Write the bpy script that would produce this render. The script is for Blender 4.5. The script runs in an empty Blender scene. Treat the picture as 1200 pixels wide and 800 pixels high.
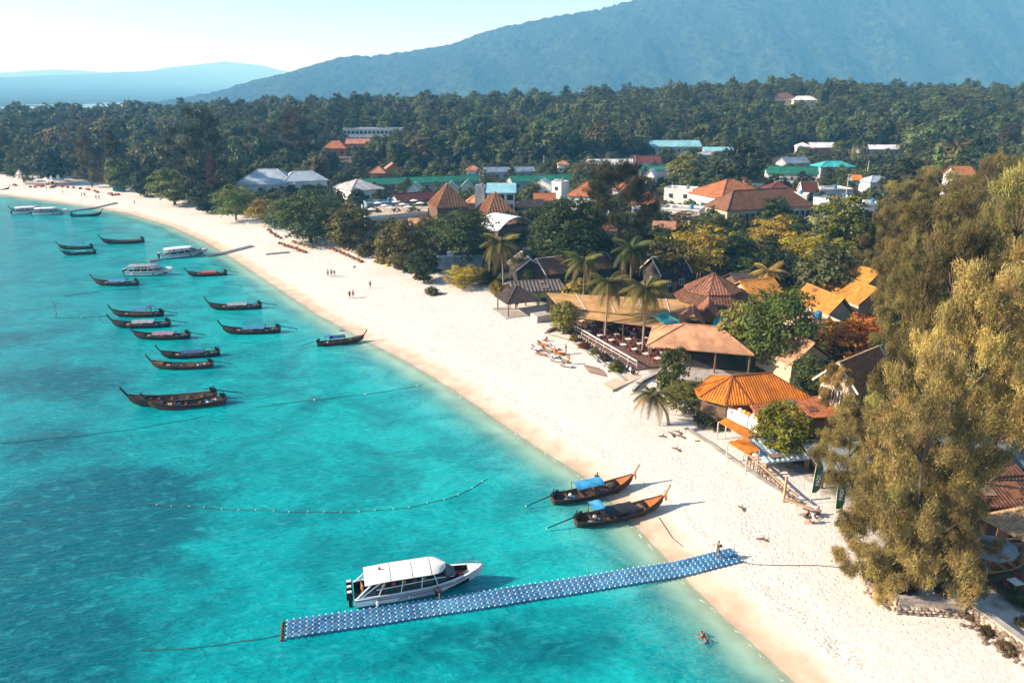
import bpy, math, random
import numpy as np
from mathutils import Vector, Matrix

# ------------------------------------------------------------------ camera, sky, sun, exposure
SC = bpy.context.scene
COL = SC.collection
F, CX, CY, HOR, CAMH = 850.0, 600.0, 400.0, 110.0, 40.0
TH = math.atan((CY - HOR) / F)
CT, ST = math.cos(TH), math.sin(TH)
cam_data = bpy.data.cameras.new('camera')
cam_data.sensor_width = 36.0
cam_data.lens = F / 1200.0 * 36.0
cam_data.clip_start = 0.5
cam_data.clip_end = 60000.0
cam = bpy.data.objects.new('camera', cam_data)
cam.location = (0, 0, CAMH)
cam.rotation_euler = (math.pi / 2 - TH, 0, 0)
COL.objects.link(cam)
SC.camera = cam

SUN_EL = math.radians(29.0)
SUN_TRAVEL = Vector((1.0, 0.07, 0.0)).normalized()
world = bpy.data.worlds.new('World')
SC.world = world
world.use_nodes = True
wn = world.node_tree.nodes
wl = world.node_tree.links
wn.clear()
sky = wn.new('ShaderNodeTexSky')
sky.sky_type = 'NISHITA'
sky.sun_disc = False
sky.sun_elevation = SUN_EL
sky.sun_rotation = math.atan2(-SUN_TRAVEL.x, -SUN_TRAVEL.y)
sky.altitude = 0
sky.air_density = 0.9
sky.dust_density = 0.4
sky.ozone_density = 1.8
bg = wn.new('ShaderNodeBackground')
bg.inputs['Strength'].default_value = 0.112
wo = wn.new('ShaderNodeOutputWorld')
wl.new(sky.outputs[0], bg.inputs[0])
wl.new(bg.outputs[0], wo.inputs[0])

sun_data = bpy.data.lights.new('sun', 'SUN')
sun_data.energy = 5.0
sun_data.angle = math.radians(0.6)
sun_data.color = (1.0, 0.90, 0.78)
sun = bpy.data.objects.new('sun', sun_data)
d = Vector((SUN_TRAVEL.x * math.cos(SUN_EL), SUN_TRAVEL.y * math.cos(SUN_EL), -math.sin(SUN_EL)))
sun.rotation_euler = d.to_track_quat('-Z', 'Y').to_euler()
sun.location = (-200, 20, 200)
COL.objects.link(sun)

SC.render.engine = 'CYCLES'
SC.view_settings.view_transform = 'Standard'
SC.view_settings.look = 'None'
SC.view_settings.gamma = 1.0
SC.view_settings.exposure = 0.90
SC.view_settings.use_curve_mapping = False
SC.cycles.max_bounces = 10
SC.cycles.transparent_max_bounces = 16
SC.cycles.volume_bounces = 4
SC.cycles.use_denoising = True

random.seed(7)
RNG = np.random.default_rng(7)

# ------------------------------------------------------------------ pixel -> place
def P(px, py, z=0.0):
    v = py - CY
    t = (CAMH - z) / (v * CT + F * ST)
    return Vector(((px - CX) * t, (F * CT - v * ST) * t, z))
def proj(x, y, z):
    dz = z - CAMH
    zc = y * CT - dz * ST
    v = -(y * ST + dz * CT)
    return CX + F * x / zc, CY + F * v / zc, zc
def at_dist(px, py, Y):
    """point on the pixel's ray at forward distance Y"""
    v = py - CY
    t = Y / (F * CT - v * ST)
    return Vector(((px - CX) * t, Y, CAMH - (v * CT + F * ST) * t))

SHORE_PX = [(0, 228), (60, 236), (110, 243), (150, 250), (200, 265), (240, 283), (264, 297), (292, 315), (330, 340),
            (372, 368), (428, 398), (480, 425), (530, 455), (580, 490), (632, 525), (682, 556), (724, 594), (768, 640),
            (806, 680), (848, 722), (898, 768), (935, 802), (985, 860), (1040, 930)]
VEG_PX = [(-60, 208), (0, 212), (60, 214), (100, 218), (150, 226), (200, 239), (250, 254), (320, 267), (380, 290), (480, 326),
          (520, 338), (575, 352), (625, 372), (650, 395), (740, 447), (790, 470), (835, 508), (880, 552), (960, 610), (1000, 668),
          (1015, 692), (1048, 714), (1128, 722), (1200, 775), (1290, 850)]
def seam(pts, left, right):
    w = [P(x, y, 0) for x, y in pts]
    a = [Vector(q) for q in left] + w + [Vector(q) for q in right]
    return np.array([[q[0], q[1]] for q in a])
SHORE = seam(SHORE_PX, [(-2600, 700, 0), (-900, 470, 0), (-420, 345, 0)], [(48, 20, 0), (70, -60, 0), (120, -900, 0)])
VEG = seam(VEG_PX, [(-2600, 760, 0), (-900, 520, 0), (-430, 392, 0)], [(66, 20, 0), (95, -60, 0), (150, -900, 0)])

def pl_dist(pl, x, y):
    """signed distance to a polyline; positive on the landward side"""
    best = np.full(x.shape, 1e12)
    for (ax, ay), (bx, by) in zip(pl[:-1], pl[1:]):
        dx, dy = bx - ax, by - ay
        L2 = dx * dx + dy * dy + 1e-9
        t = np.clip(((x - ax) * dx + (y - ay) * dy) / L2, 0, 1)
        best = np.minimum(best, (x - ax - t * dx) ** 2 + (y - ay - t * dy) ** 2)
    poly = np.vstack([pl, [[-2600, -900]]])
    ins = np.zeros(x.shape, bool)
    n = len(poly)
    for i in range(n):
        x1, y1 = poly[i]
        x2, y2 = poly[(i + 1) % n]
        c = ((y1 > y) != (y2 > y)) & (x < (x2 - x1) * (y - y1) / (y2 - y1 + 1e-12) + x1)
        ins ^= c
    return np.where(ins, -1, 1) * np.sqrt(best)

def sstep(a, b, x):
    t = np.clip((x - a) / (b - a), 0, 1)
    return t * t * (3 - 2 * t)

def hgt(x, y):
    x = np.asarray(x, float)
    y = np.asarray(y, float)
    d = pl_dist(SHORE, x, y)
    z = np.interp(d, [-70, -25, 0, 8, 25, 60, 200], [-5, -1.9, 0, .75, 1.6, 2.5, 4.5])
    A = np.interp(x, [-700, -455, -130, 30, 230, 420, 800], [5, 7, 17, 20, 32, 27, 22])
    z = z + A * sstep(340, 640, y) * (d > 0)
    z = z + (np.sin(x * .021 + 1.3) * np.cos(y * .017) * 2.0) * sstep(300, 500, y) * (d > 0)
    fall = sstep(820, 1300, y)
    z = np.where(d > 0, z * (1 - fall) - 6 * fall, z)
    return z
def ground(x, y):
    return float(hgt(np.array([x]), np.array([y]))[0])
YRAY = np.concatenate([np.arange(25, 200, .5), np.arange(200, 1200, 1.0)])
def hit(px, py, dz=0.0):
    """first place where the pixel's ray comes down to dz above the ground"""
    v = py - CY
    t = YRAY / (F * CT - v * ST)
    x, z = (px - CX) * t, CAMH - (v * CT + F * ST) * t
    f = z - hgt(x, YRAY) - dz
    k = np.nonzero(f <= 0)[0]
    i = max(1, int(k[0]) if len(k) else len(f) - 1)
    s_ = f[i - 1] / (f[i - 1] - f[i] + 1e-9)
    Y = YRAY[i - 1] + (YRAY[i] - YRAY[i - 1]) * min(max(s_, 0), 1)
    return at_dist(px, py, Y)
def GP(px, py, dz=0.0):
    """the place on the ground that the pixel shows (raised by dz)"""
    return hit(px, py, dz)

# ------------------------------------------------------------------ materials
def S(r, g, b):
    f = lambda c: (c / 255 / 12.92) if c <= 10 else ((c / 255 + .055) / 1.055) ** 2.4
    return (f(r), f(g), f(b))
MATS = {}
class NT:
    def __init__(s, name):
        s.m = bpy.data.materials.new(name)
        s.m.use_nodes = True
        s.n = s.m.node_tree.nodes
        s.l = s.m.node_tree.links
        s.n.clear()
        s.out = s.n.new('ShaderNodeOutputMaterial')
    def node(s, t, **kw):
        n = s.n.new(t)
        for k, v in kw.items():
            if k.startswith('_'):
                setattr(n, k[1:], v)
            else:
                sock = n.inputs[k.replace('__', ' ')] if not k.startswith('i') or not k[1:].isdigit() else n.inputs[int(k[1:])]
                if isinstance(v, bpy.types.NodeSocket):
                    s.l.new(v, sock)
                else:
                    sock.default_value = v
        return n
    def math(s, op, a, b=None, clamp=False):
        n = s.n.new('ShaderNodeMath')
        n.operation = op
        n.use_clamp = clamp
        for i, v in enumerate((a, b)):
            if v is None:
                continue
            if isinstance(v, bpy.types.NodeSocket):
                s.l.new(v, n.inputs[i])
            else:
                n.inputs[i].default_value = v
        return n.outputs[0]
    def mix(s, f, a, b, blend='MIX'):
        n = s.n.new('ShaderNodeMix')
        n.data_type = 'RGBA'
        n.blend_type = blend
        n.clamp_factor = True
        for sock, v in ((n.inputs[0], f), (n.inputs[6], a), (n.inputs[7], b)):
            if isinstance(v, bpy.types.NodeSocket):
                s.l.new(v, sock)
            elif isinstance(v, tuple):
                sock.default_value = (*v, 1) if len(v) == 3 else v
            else:
                sock.default_value = v
        return n.outputs[2]
    def ramp(s, f, stops, interp='LINEAR'):
        n = s.n.new('ShaderNodeValToRGB')
        n.color_ramp.interpolation = interp
        e = n.color_ramp.elements
        while len(e) > 1:
            e.remove(e[-1])
        e[0].position = stops[0][0]
        e[0].color = (*stops[0][1], 1)
        for p, c in stops[1:]:
            k = e.new(p)
            k.color = (*c, 1)
        s.l.new(f, n.inputs[0])
        return n.outputs[0]
    def rng(s, v, a, b, c=0.0, d=1.0):
        n = s.n.new('ShaderNodeMapRange')
        n.interpolation_type = 'SMOOTHSTEP'
        s.l.new(v, n.inputs[0])
        for i, q in enumerate((a, b, c, d)):
            n.inputs[i + 1].default_value = q
        return n.outputs[0]
    def obj(s, scale=(1, 1, 1), rot=(0, 0, 0), src='Object'):
        tc = s.n.new('ShaderNodeTexCoord')
        mp = s.n.new('ShaderNodeMapping')
        mp.inputs['Scale'].default_value = scale
        mp.inputs['Rotation'].default_value = rot
        s.l.new(tc.outputs[src], mp.inputs[0])
        return mp.outputs[0]
    def noise(s, vec, scale, detail=4, rough=.55, dist=0.0):
        n = s.n.new('ShaderNodeTexNoise')
        n.inputs['Scale'].default_value = scale
        n.inputs['Detail'].default_value = detail
        n.inputs['Roughness'].default_value = rough
        n.inputs['Distortion'].default_value = dist
        if vec is not None:
            s.l.new(vec, n.inputs['Vector'])
        return n.outputs[0]
    def attr(s, name):
        n = s.n.new('ShaderNodeAttribute')
        n.attribute_name = name
        return n
    def bsdf(s, col, rough=.7, bump=None, bstr=.5, bdist=.05, spec=.4, metal=0.0):
        p = s.n.new('ShaderNodeBsdfPrincipled')
        for k, v in (('Base Color', col), ('Roughness', rough)):
            if isinstance(v, bpy.types.NodeSocket):
                s.l.new(v, p.inputs[k])
            else:
                p.inputs[k].default_value = (*v, 1) if isinstance(v, tuple) else v
        p.inputs['Specular IOR Level'].default_value = spec
        p.inputs['Metallic'].default_value = metal
        if bump is not None:
            b = s.n.new('ShaderNodeBump')
            b.inputs['Strength'].default_value = bstr
            b.inputs['Distance'].default_value = bdist
            s.l.new(bump, b.inputs['Height'])
            s.l.new(b.outputs[0], p.inputs['Normal'])
        s.p = p
        return p.outputs[0]
    def done(s, sh):
        s.l.new(sh, s.out.inputs['Surface'])
        return s.m

def M(name, col=None, rough=.7, var=.25, scale=2.0, bump=.3, spec=.35, metal=0.0, streak=None, bdist=.03, dirt=None):
    """a worn, uneven plain surface"""
    if name in MATS:
        return MATS[name]
    t = NT(name)
    v = t.obj(streak or (1, 1, 1))
    n1 = t.noise(v, scale, 5, .6)
    n2 = t.noise(t.obj(), scale * .17, 3, .5)
    lo = tuple(c * (1 - var) for c in col)
    hi = tuple(min(c * (1 + var * .8), .95) for c in col)
    c = t.mix(t.rng(n1, .3, .7), lo, hi)
    c = t.mix(t.math('MULTIPLY', t.rng(n2, .42, .68), .5), c, dirt or tuple(q * .6 for q in col))
    MATS[name] = t.done(t.bsdf(c, rough, n1, bump, bdist, spec, metal))
    return MATS[name]

# ------------------------------------------------------------------ geometry helpers
class MB:
    def __init__(s):
        s.v = []
        s.f = []
    def add(s, vs, fs):
        o = len(s.v)
        s.v += [tuple(q) for q in vs]
        s.f += [tuple(i + o for i in f) for f in fs]
        return s
    def box(s, c, size, rz=0.0, taper=1.0):
        hx, hy, hz = size[0] / 2, size[1] / 2, size[2] / 2
        ca, sa = math.cos(rz), math.sin(rz)
        vs = []
        for z, k in ((-hz, 1), (hz, taper)):
            for x, y in ((-hx, -hy), (hx, -hy), (hx, hy), (-hx, hy)):
                vs.append((c[0] + (x * ca - y * sa) * k, c[1] + (x * sa + y * ca) * k, c[2] + z))
        return s.add(vs, [(3, 2, 1, 0), (4, 5, 6, 7), (0, 1, 5, 4), (1, 2, 6, 5), (2, 3, 7, 6), (3, 0, 4, 7)])
    def bar(s, p, q, w, h=None):
        p, q = Vector(p), Vector(q)
        h = h or w
        dr = (q - p).normalized()
        up = Vector((0, 0, 1)) if abs(dr.z) < .95 else Vector((1, 0, 0))
        sd = dr.cross(up).normalized() * (w / 2)
        u = sd.cross(dr).normalized() * (h / 2)
        vs = [p - sd - u, p + sd - u, p + sd + u, p - sd + u, q - sd - u, q + sd - u, q + sd + u, q - sd + u]
        return s.add(vs, [(0, 1, 2, 3), (7, 6, 5, 4), (0, 4, 5, 1), (1, 5, 6, 2), (2, 6, 7, 3), (3, 7, 4, 0)])
    def tube(s, pts, rad, n=6, cap=True):
        pts = [Vector(q) for q in pts]
        if not isinstance(rad, (list, tuple)):
            rad = [rad] * len(pts)
        vs, fs = [], []
        for i, p in enumerate(pts):
            dr = (pts[min(i + 1, len(pts) - 1)] - pts[max(i - 1, 0)]).normalized()
            up = Vector((0, 0, 1)) if abs(dr.z) < .9 else Vector((1, 0, 0))
            a = dr.cross(up).normalized()
            b = a.cross(dr)
            for k in range(n):
                an = 2 * math.pi * k / n
                vs.append(p + (a * math.cos(an) + b * math.sin(an)) * rad[i])
        for i in range(len(pts) - 1):
            for k in range(n):
                k2 = (k + 1) % n
                fs.append((i * n + k, i * n + k2, (i + 1) * n + k2, (i + 1) * n + k))
        if cap:
            fs.append(tuple(range(n))[::-1])
            fs.append(tuple((len(pts) - 1) * n + k for k in range(n)))
        return s.add(vs, fs)
    def poly(s, pts):
        return s.add(pts, [tuple(range(len(pts)))])
    def slab(s, pts, th):
        """a thick sheet: polygon plus the same polygon th lower"""
        n = len(pts)
        top = [Vector(q) for q in pts]
        bot = [q - Vector((0, 0, th)) for q in top]
        fs = [tuple(range(n)), tuple(range(2 * n - 1, n - 1, -1))]
        fs += [(i, n + i, n + (i + 1) % n, (i + 1) % n) for i in range(n)]
        return s.add(top + bot, fs)
    def prism(s, poly, z0, z1):
        return s.slab([(q[0], q[1], z1) for q in poly], z1 - z0)
    def lathe(s, c, prof, n=12):
        vs, fs = [], []
        for r, z in prof:
            for k in range(n):
                a = 2 * math.pi * k / n
                vs.append((c[0] + r * math.cos(a), c[1] + r * math.sin(a), c[2] + z))
        for i in range(len(prof) - 1):
            for k in range(n):
                k2 = (k + 1) % n
                fs.append((i * n + k, i * n + k2, (i + 1) * n + k2, (i + 1) * n + k))
        fs.append(tuple(range(n))[::-1])
        fs.append(tuple((len(prof) - 1) * n + k for k in range(n)))
        return s.add(vs, fs)
    def loft(s, secs, closed=False, caps=False):
        n = len(secs[0])
        vs = [q for sc in secs for q in sc]
        fs = []
        for i in range(len(secs) - 1):
            for k in range(n if closed else n - 1):
                k2 = (k + 1) % n
                fs.append((i * n + k, i * n + k2, (i + 1) * n + k2, (i + 1) * n + k))
        if caps:
            fs.append(tuple(range(n))[::-1])
            fs.append(tuple((len(secs) - 1) * n + k for k in range(n)))
        return s.add(vs, fs)
    def mesh(s, name, mat, off=(0, 0, 0), smooth=False):
        me = bpy.data.meshes.new(name)
        me.from_pydata([(a - off[0], b - off[1], c - off[2]) for a, b, c in s.v], [], s.f)
        import bmesh
        bm = bmesh.new()
        bm.from_mesh(me)
        bmesh.ops.recalc_face_normals(bm, faces=bm.faces)
        bm.to_mesh(me)
        bm.free()
        if mat:
            me.materials.append(mat)
        if smooth:
            me.polygons.foreach_set('use_smooth', [True] * len(me.polygons))
        return me

def put(name, me, parent=None):
    o = bpy.data.objects.new(name, me)
    COL.objects.link(o)
    o.parent = parent
    return o
def part(name, mb, mat, parent, world=True, smooth=False, label=None, kind=None):
    """a mesh of its own under a thing (or under a part, for sub-parts)"""
    off = (0, 0, 0)
    if world and parent is not None:
        r = parent
        while r.parent:
            r = r.parent
        off = r.location
    o = put(name, mb.mesh(name, mat, off, smooth), parent)
    if label:
        o['label'] = label
    if kind:
        o['kind'] = kind
    return o
def tag(o, label, cat, group=None, kind=None):
    o['label'] = label
    o['category'] = cat
    if group:
        o['group'] = group
    if kind:
        o['kind'] = kind
    return o
def thing(name, label, cat, loc=(0, 0, 0), rz=0.0, group=None):
    o = bpy.data.objects.new(name, None)
    o.empty_display_size = .3
    COL.objects.link(o)
    o.location = loc
    o.rotation_euler = (0, 0, rz)
    return tag(o, label, cat, group)
def solo(name, mb, mat, label, cat, loc=None, group=None, smooth=False, kind=None):
    """a thing that is one mesh, authored in world coordinates"""
    off = loc if loc is not None else mb.v[0]
    o = put(name, mb.mesh(name, mat, off, smooth))
    o.location = off
    return tag(o, label, cat, group, kind)
def copy_tree(o, parent=None):
    c = o.copy()
    COL.objects.link(c)
    c.parent = parent
    for ch in o.children:
        copy_tree(ch, c)
    return c
def structure(name, me, label=None):
    o = put(name, me)
    o['kind'] = 'structure'
    o['label'] = label or name
    return o
# ------------------------------------------------------------------ ground, sea, far land
def grid_mesh(name, xs, ys, zf, attrs=None, mat=None):
    X, Y = np.meshgrid(xs, ys)
    x, y = X.ravel(), Y.ravel()
    z = zf(x, y)
    nx, ny = len(xs), len(ys)
    i = (np.arange(ny - 1)[:, None] * nx + np.arange(nx - 1)[None, :]).ravel()
    q = np.stack([i, i + 1, i + nx + 1, i + nx], 1).astype(np.int32)
    me = bpy.data.meshes.new(name)
    me.vertices.add(len(x))
    me.vertices.foreach_set('co', np.stack([x, y, z], 1).astype(np.float32).ravel())
    me.loops.add(q.size)
    me.loops.foreach_set('vertex_index', q.ravel())
    me.polygons.add(len(q))
    me.polygons.foreach_set('loop_start', np.arange(0, q.size, 4, dtype=np.int32))
    me.polygons.foreach_set('use_smooth', np.ones(len(q), bool))
    for k, fn in (attrs or {}).items():
        a = me.attributes.new(k, 'FLOAT', 'POINT')
        a.data.foreach_set('value', fn(x, y).astype(np.float32))
    me.update(calc_edges=True)
    me.validate()
    if mat:
        me.materials.append(mat)
    return me

def spaced(stops):
    out = []
    for (a, st), (b, _) in zip(stops[:-1], stops[1:]):
        n = max(1, int(round((b - a) / st)))
        out += list(np.linspace(a, b, n, endpoint=False))
    return np.array(out + [stops[-1][0]])
XS = spaced([(-1600, 60), (-400, 10), (-240, 4), (-100, 1.6), (-40, .8), (60, 1.6), (110, 4), (300, 12), (900, 60), (1700, 60)])
YS = spaced([(-900, 150), (0, 8), (36, .8), (90, 1.2), (150, 2), (260, 3), (380, 8), (800, 25), (1400, 30)])

# --- sand and soil
t = NT('ground')
sd = t.attr('shore').outputs['Fac']
vd = t.attr('veg').outputs['Fac']
v = t.obj()
n_fine = t.noise(v, 2.4, 6, .72)
n_mid = t.noise(v, .35, 4, .6)
n_big = t.noise(v, .06, 3, .5)
n_foot = t.n.new('ShaderNodeTexVoronoi')
n_foot.feature = 'F1'
n_foot.inputs['Scale'].default_value = 2.3
n_foot.inputs['Randomness'].default_value = 1.0
t.l.new(v, n_foot.inputs['Vector'])
foot = t.rng(n_foot.outputs['Distance'], .08, .34, 0, 1)
dry = t.mix(t.rng(n_fine, .3, .7), (.61, .545, .485), (.75, .69, .63))
dry = t.mix(t.math('MULTIPLY', t.rng(n_mid, .5, .75), .35), dry, (.52, .45, .39))
speck = t.noise(v, 5.5, 2, .5)
trod = t.rng(n_big, .40, .62)
dry = t.mix(t.math('MULTIPLY', t.math('MULTIPLY', t.rng(speck, .63, .69), trod), .6), dry, (.26, .20, .15))
sdn = t.math('ADD', sd, t.math('MULTIPLY', t.math('SUBTRACT', n_mid, .5), 3.0))
wetf = t.rng(sdn, 1.2, 4.6, 1, 0)
damp = t.mix(t.rng(n_mid, .35, .65), (.64, .44, .30), (.74, .55, .40))
sand = t.mix(wetf, dry, damp)
wrack = t.math('MULTIPLY', t.math('MULTIPLY', t.rng(sdn, 3.6, 4.6), t.rng(sdn, 5.0, 6.2, 1, 0)), t.rng(speck, .54, .62))
sand = t.mix(t.math('MULTIPLY', wrack, .55), sand, (.24, .18, .11))
edge = t.rng(sdn, -.6, 1.1, 1, 0)
sand = t.mix(t.math('MULTIPLY', edge, .8), sand, (.42, .32, .22))
bed = t.mix(t.rng(n_mid, .3, .7), (.54, .50, .40), (.68, .62, .50))
sand = t.mix(t.rng(sd, -1.6, -.1, 1, 0), sand, bed)
soil = t.mix(t.rng(n_mid, .3, .7), (.07, .06, .035), (.16, .125, .075))
soil = t.mix(t.rng(n_big, .40, .55), soil, (.045, .06, .022))
vdn = t.math('ADD', vd, t.math('MULTIPLY', t.math('SUBTRACT', n_mid, .5), 8.0))
inl = t.rng(vdn, .8, 4.5, 0, 1)
col = t.mix(inl, sand, soil)
h1 = t.math('MULTIPLY', t.math('MULTIPLY', foot, trod), .55)
h = t.math('ADD', t.math('ADD', t.math('MULTIPLY', n_fine, .6), h1), t.math('MULTIPLY', n_mid, 2.0))
hh = t.math('MULTIPLY', h, t.rng(sdn, 2.0, 5.5, .12, 1))
g_mat = t.done(t.bsdf(col, t.rng(sdn, .4, 3.5, .35, .95), hh, .75, .12, .3))
ground_obj = structure('ground', grid_mesh('ground', XS, YS, hgt, {'shore': lambda x, y: pl_dist(SHORE, x, y), 'veg': lambda x, y: pl_dist(VEG, x, y)}, g_mat),
                       'pale sand beach rising to dark soil inland')

# --- sea
t = NT('sea_water')
sd = t.math('MULTIPLY', t.attr('shore').outputs['Fac'], -1.0)
v = t.obj()
nb = t.noise(t.obj((1, 1.5, 1)), .028, 3, .5)
nm = t.noise(t.obj((1, 1.3, 1), (0, 0, .5)), .11, 5, .62, .6)
ns = t.noise(t.obj((1, 2.2, 1), (0, 0, -.55)), .55, 4, .6, .4)
sdn = t.math('ADD', sd, t.math('MULTIPLY', t.math('SUBTRACT', nm, .5), 7.0))
body = t.ramp(t.math('DIVIDE', sdn, 90.0), [(0, (.20, .52, .47)), (.03, (.09, .50, .47)), (.09, (.006, .42, .42)), (.30, (.0, .335, .35)), (.55, (.0, .27, .30)), (1, (.0, .215, .26))])
body = t.mix(t.math('MULTIPLY', t.rng(nm, .38, .66), .65), body, (.0, .15, .18))
nr = t.noise(t.obj((1, 1.2, 1)), .22, 5, .65, .4)
reef = t.rng(t.math('ADD', t.attr('reef').outputs['Fac'], t.math('MULTIPLY', t.math('SUBTRACT', nr, .5), 1.1)), .18, .80)
body = t.mix(t.math('MULTIPLY', reef, .80), body, (.0, .080, .118))
body = t.mix(t.math('MULTIPLY', t.rng(ns, .50, .74), .28), body, (.04, .55, .53))  # wave highlights painted into the water colour as paler streaks
fl = t.noise(t.obj((1, 2.0, 1), (0, 0, -.5)), 1.5, 4, .65, .5)
body = t.mix(t.math('MULTIPLY', t.rng(fl, .50, .36), .32), body, (.0, .13, .17))  # dark sides of small ripples, painted into the colour too
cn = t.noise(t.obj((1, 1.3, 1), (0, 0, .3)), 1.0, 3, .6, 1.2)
cauf = t.math('MULTIPLY', t.rng(t.math('ABSOLUTE', t.math('SUBTRACT', cn, .5)), .0, .05, 1, 0), t.rng(sd, 2, 13, 1, 0))  # net of sunlight caustics near the shore, painted into the water colour
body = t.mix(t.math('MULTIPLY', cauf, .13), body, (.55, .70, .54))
w1 = t.noise(t.obj((1, 2.6, 1), (0, 0, -.6)), .9, 3, .55, .5)
w2 = t.noise(t.obj((1, 1.8, 1), (0, 0, .35)), 2.6, 3, .6, .3)
w3 = t.noise(t.obj((1, 2.0, 1), (0, 0, -.3)), .22, 2, .5)
wh = t.math('ADD', t.math('ADD', t.math('MULTIPLY', w1, .55), t.math('MULTIPLY', w2, .16)), t.math('MULTIPLY', w3, .9))
calm = t.rng(sd, 0, 18, .25, 1)
wh = t.math('MULTIPLY', wh, calm)
fo_ = t.rng(t.math('ABSOLUTE', t.math('SUBTRACT', t.math('SUBTRACT', sd, .5), t.math('MULTIPLY', t.math('SUBTRACT', nm, .5), 2.2))), .02, .22, 1, 0)
foam = t.math('MULTIPLY', fo_, t.rng(t.noise(t.obj(), 1.6, 4, .7), .46, .60))
body = t.mix(foam, body, (.78, .80, .78))
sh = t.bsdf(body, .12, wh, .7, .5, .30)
t.p.inputs['IOR'].default_value = 1.33
tr = t.node('ShaderNodeBsdfTransparent', Color=(.76, .95, .92, 1))
al = t.rng(t.math('ADD', sd, t.math('MULTIPLY', t.math('SUBTRACT', nm, .5), 3.0)), -.2, 6.5, .04, 1)
mx = t.node('ShaderNodeMixShader')
al = t.math('MAXIMUM', al, t.math('MULTIPLY', foam, .75))
t.l.new(al, mx.inputs[0])
t.l.new(tr.outputs[0], mx.inputs[1])
t.l.new(sh, mx.inputs[2])
w_mat = t.done(mx.outputs[0])
REEF = [(95, 590, 7, 1), (60, 612, 6, .9), (150, 578, 5, .8), (30, 660, 7, .7), (200, 612, 4, .5), (15, 748, 6, .8), (110, 790, 5, .6), (60, 520, 6, .8), (110, 450, 7, .7), (35, 440, 8, .6), (470, 560, 4, .35),
        (420, 528, 4, .35), (365, 472, 4, .5), (560, 742, 4, .4), (640, 772, 4, .5), (705, 742, 2.5, .4), (250, 680, 4, .35), (310, 448, 6, .4), (20, 395, 9, .6), (150, 640, 4, .6), (480, 770, 4, .45), (300, 560, 4, .3)]
def reef_f(x, y):
    v_ = np.zeros_like(x)
    for px, py, r_, k_ in REEF:
        c_ = P(px, py, 0)
        v_ = v_ + k_ * np.exp(-(((x - c_.x) / (r_ * 1.3)) ** 2 + ((y - c_.y) / r_) ** 2))
    return v_
XW = spaced([(-16000, 1500), (-2000, 100), (-400, 10), (-200, 4), (-60, 2), (60, 10), (200, 100), (2000, 1500), (16000, 1500)])
YW = spaced([(-6000, 1000), (-200, 20), (30, 2), (110, 4), (330, 10), (500, 100), (1500, 1000), (20000, 1000)])
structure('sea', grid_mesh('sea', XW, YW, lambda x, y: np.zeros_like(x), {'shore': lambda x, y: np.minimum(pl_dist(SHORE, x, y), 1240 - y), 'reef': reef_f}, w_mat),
          'clear turquoise shallow sea with dark patches')

# --- mountain and far hills
def hills(name, prof, Y0, depth, front, mat, step, rough, label, back=1.0, pw=1.25):
    pts = [at_dist(px, py, Y0) for px, py in prof]
    px_ = np.array([p.x for p in pts])
    pz_ = np.array([p.z for p in pts])
    xs = np.arange(px_[0], px_[-1], step)
    ys = np.arange(Y0 - front, Y0 + depth, step * 1.3)
    r = np.random.default_rng(3)
    ph = r.uniform(0, 6.28, (14, 2))
    def zf(x, y):
        top = np.interp(x, px_, pz_)
        s = (y - Y0)
        wob = 1 + .05 * np.sin(x / (front * .14) + 1.1) + .03 * np.sin(x / (front * .05) + 2.0 + y / (front * .2))
        k = np.where(s < 0, 1 - np.clip(-s / front * wob, 0, 1) ** pw, 1 - (s / depth) ** 1.6 * back)
        k = np.clip(k, -.2, 1)
        z = top * k
        for j in range(7):
            w = front * .12 / (1.75 ** j)
            z = z + rough * .7 ** j * np.sin(x / w + ph[j, 0] + .7 * np.sin(y / w * .6)) * np.cos(y / w * .8 + ph[j, 1]) * np.clip(-s / front * 4, 0, 1)
        q = np.random.default_rng(5).uniform(-1, 1, x.shape)
        return z + q * 9.0
    return structure(name, grid_mesh(name, xs, ys, zf, None, mat), label)
t = NT('mountain_forest')
v = t.obj()
a = t.noise(v, .035, 6, .65)
b = t.noise(v, .004, 4, .55)
c = t.mix(t.rng(a, .3, .7), (.003, .010, .007), (.055, .080, .038))
c = t.mix(t.rng(b, .45, .65), c, (.022, .034, .020))
m_mat = t.done(t.bsdf(c, .95, a, 1.0, 14.0, .1))
hills('mountain', [(205, 150), (235, 124), (262, 112), (300, 96), (345, 85), (400, 68), (440, 66), (470, 63), (520, 55), (580, 35), (640, 22), (700, 12), (750, -1), (830, -18), (950, -30),
                   (1100, -34), (1250, -30), (1500, 10), (1900, 90), (2100, 130)], 3500, 1500, 750, m_mat, 15, 5, 'forested mountain rising behind the island, blue with haze')
hills('far_hills', [(-700, 128), (-400, 100), (-200, 88), (0, 84), (60, 80), (120, 84), (170, 83), (190, 79), (230, 74), (262, 71), (300, 75), (345, 85), (420, 95), (600, 128)], 15500, 1500, 13400, m_mat, 200, 2,
      'very pale distant hills almost lost in haze', pw=.55)
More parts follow.
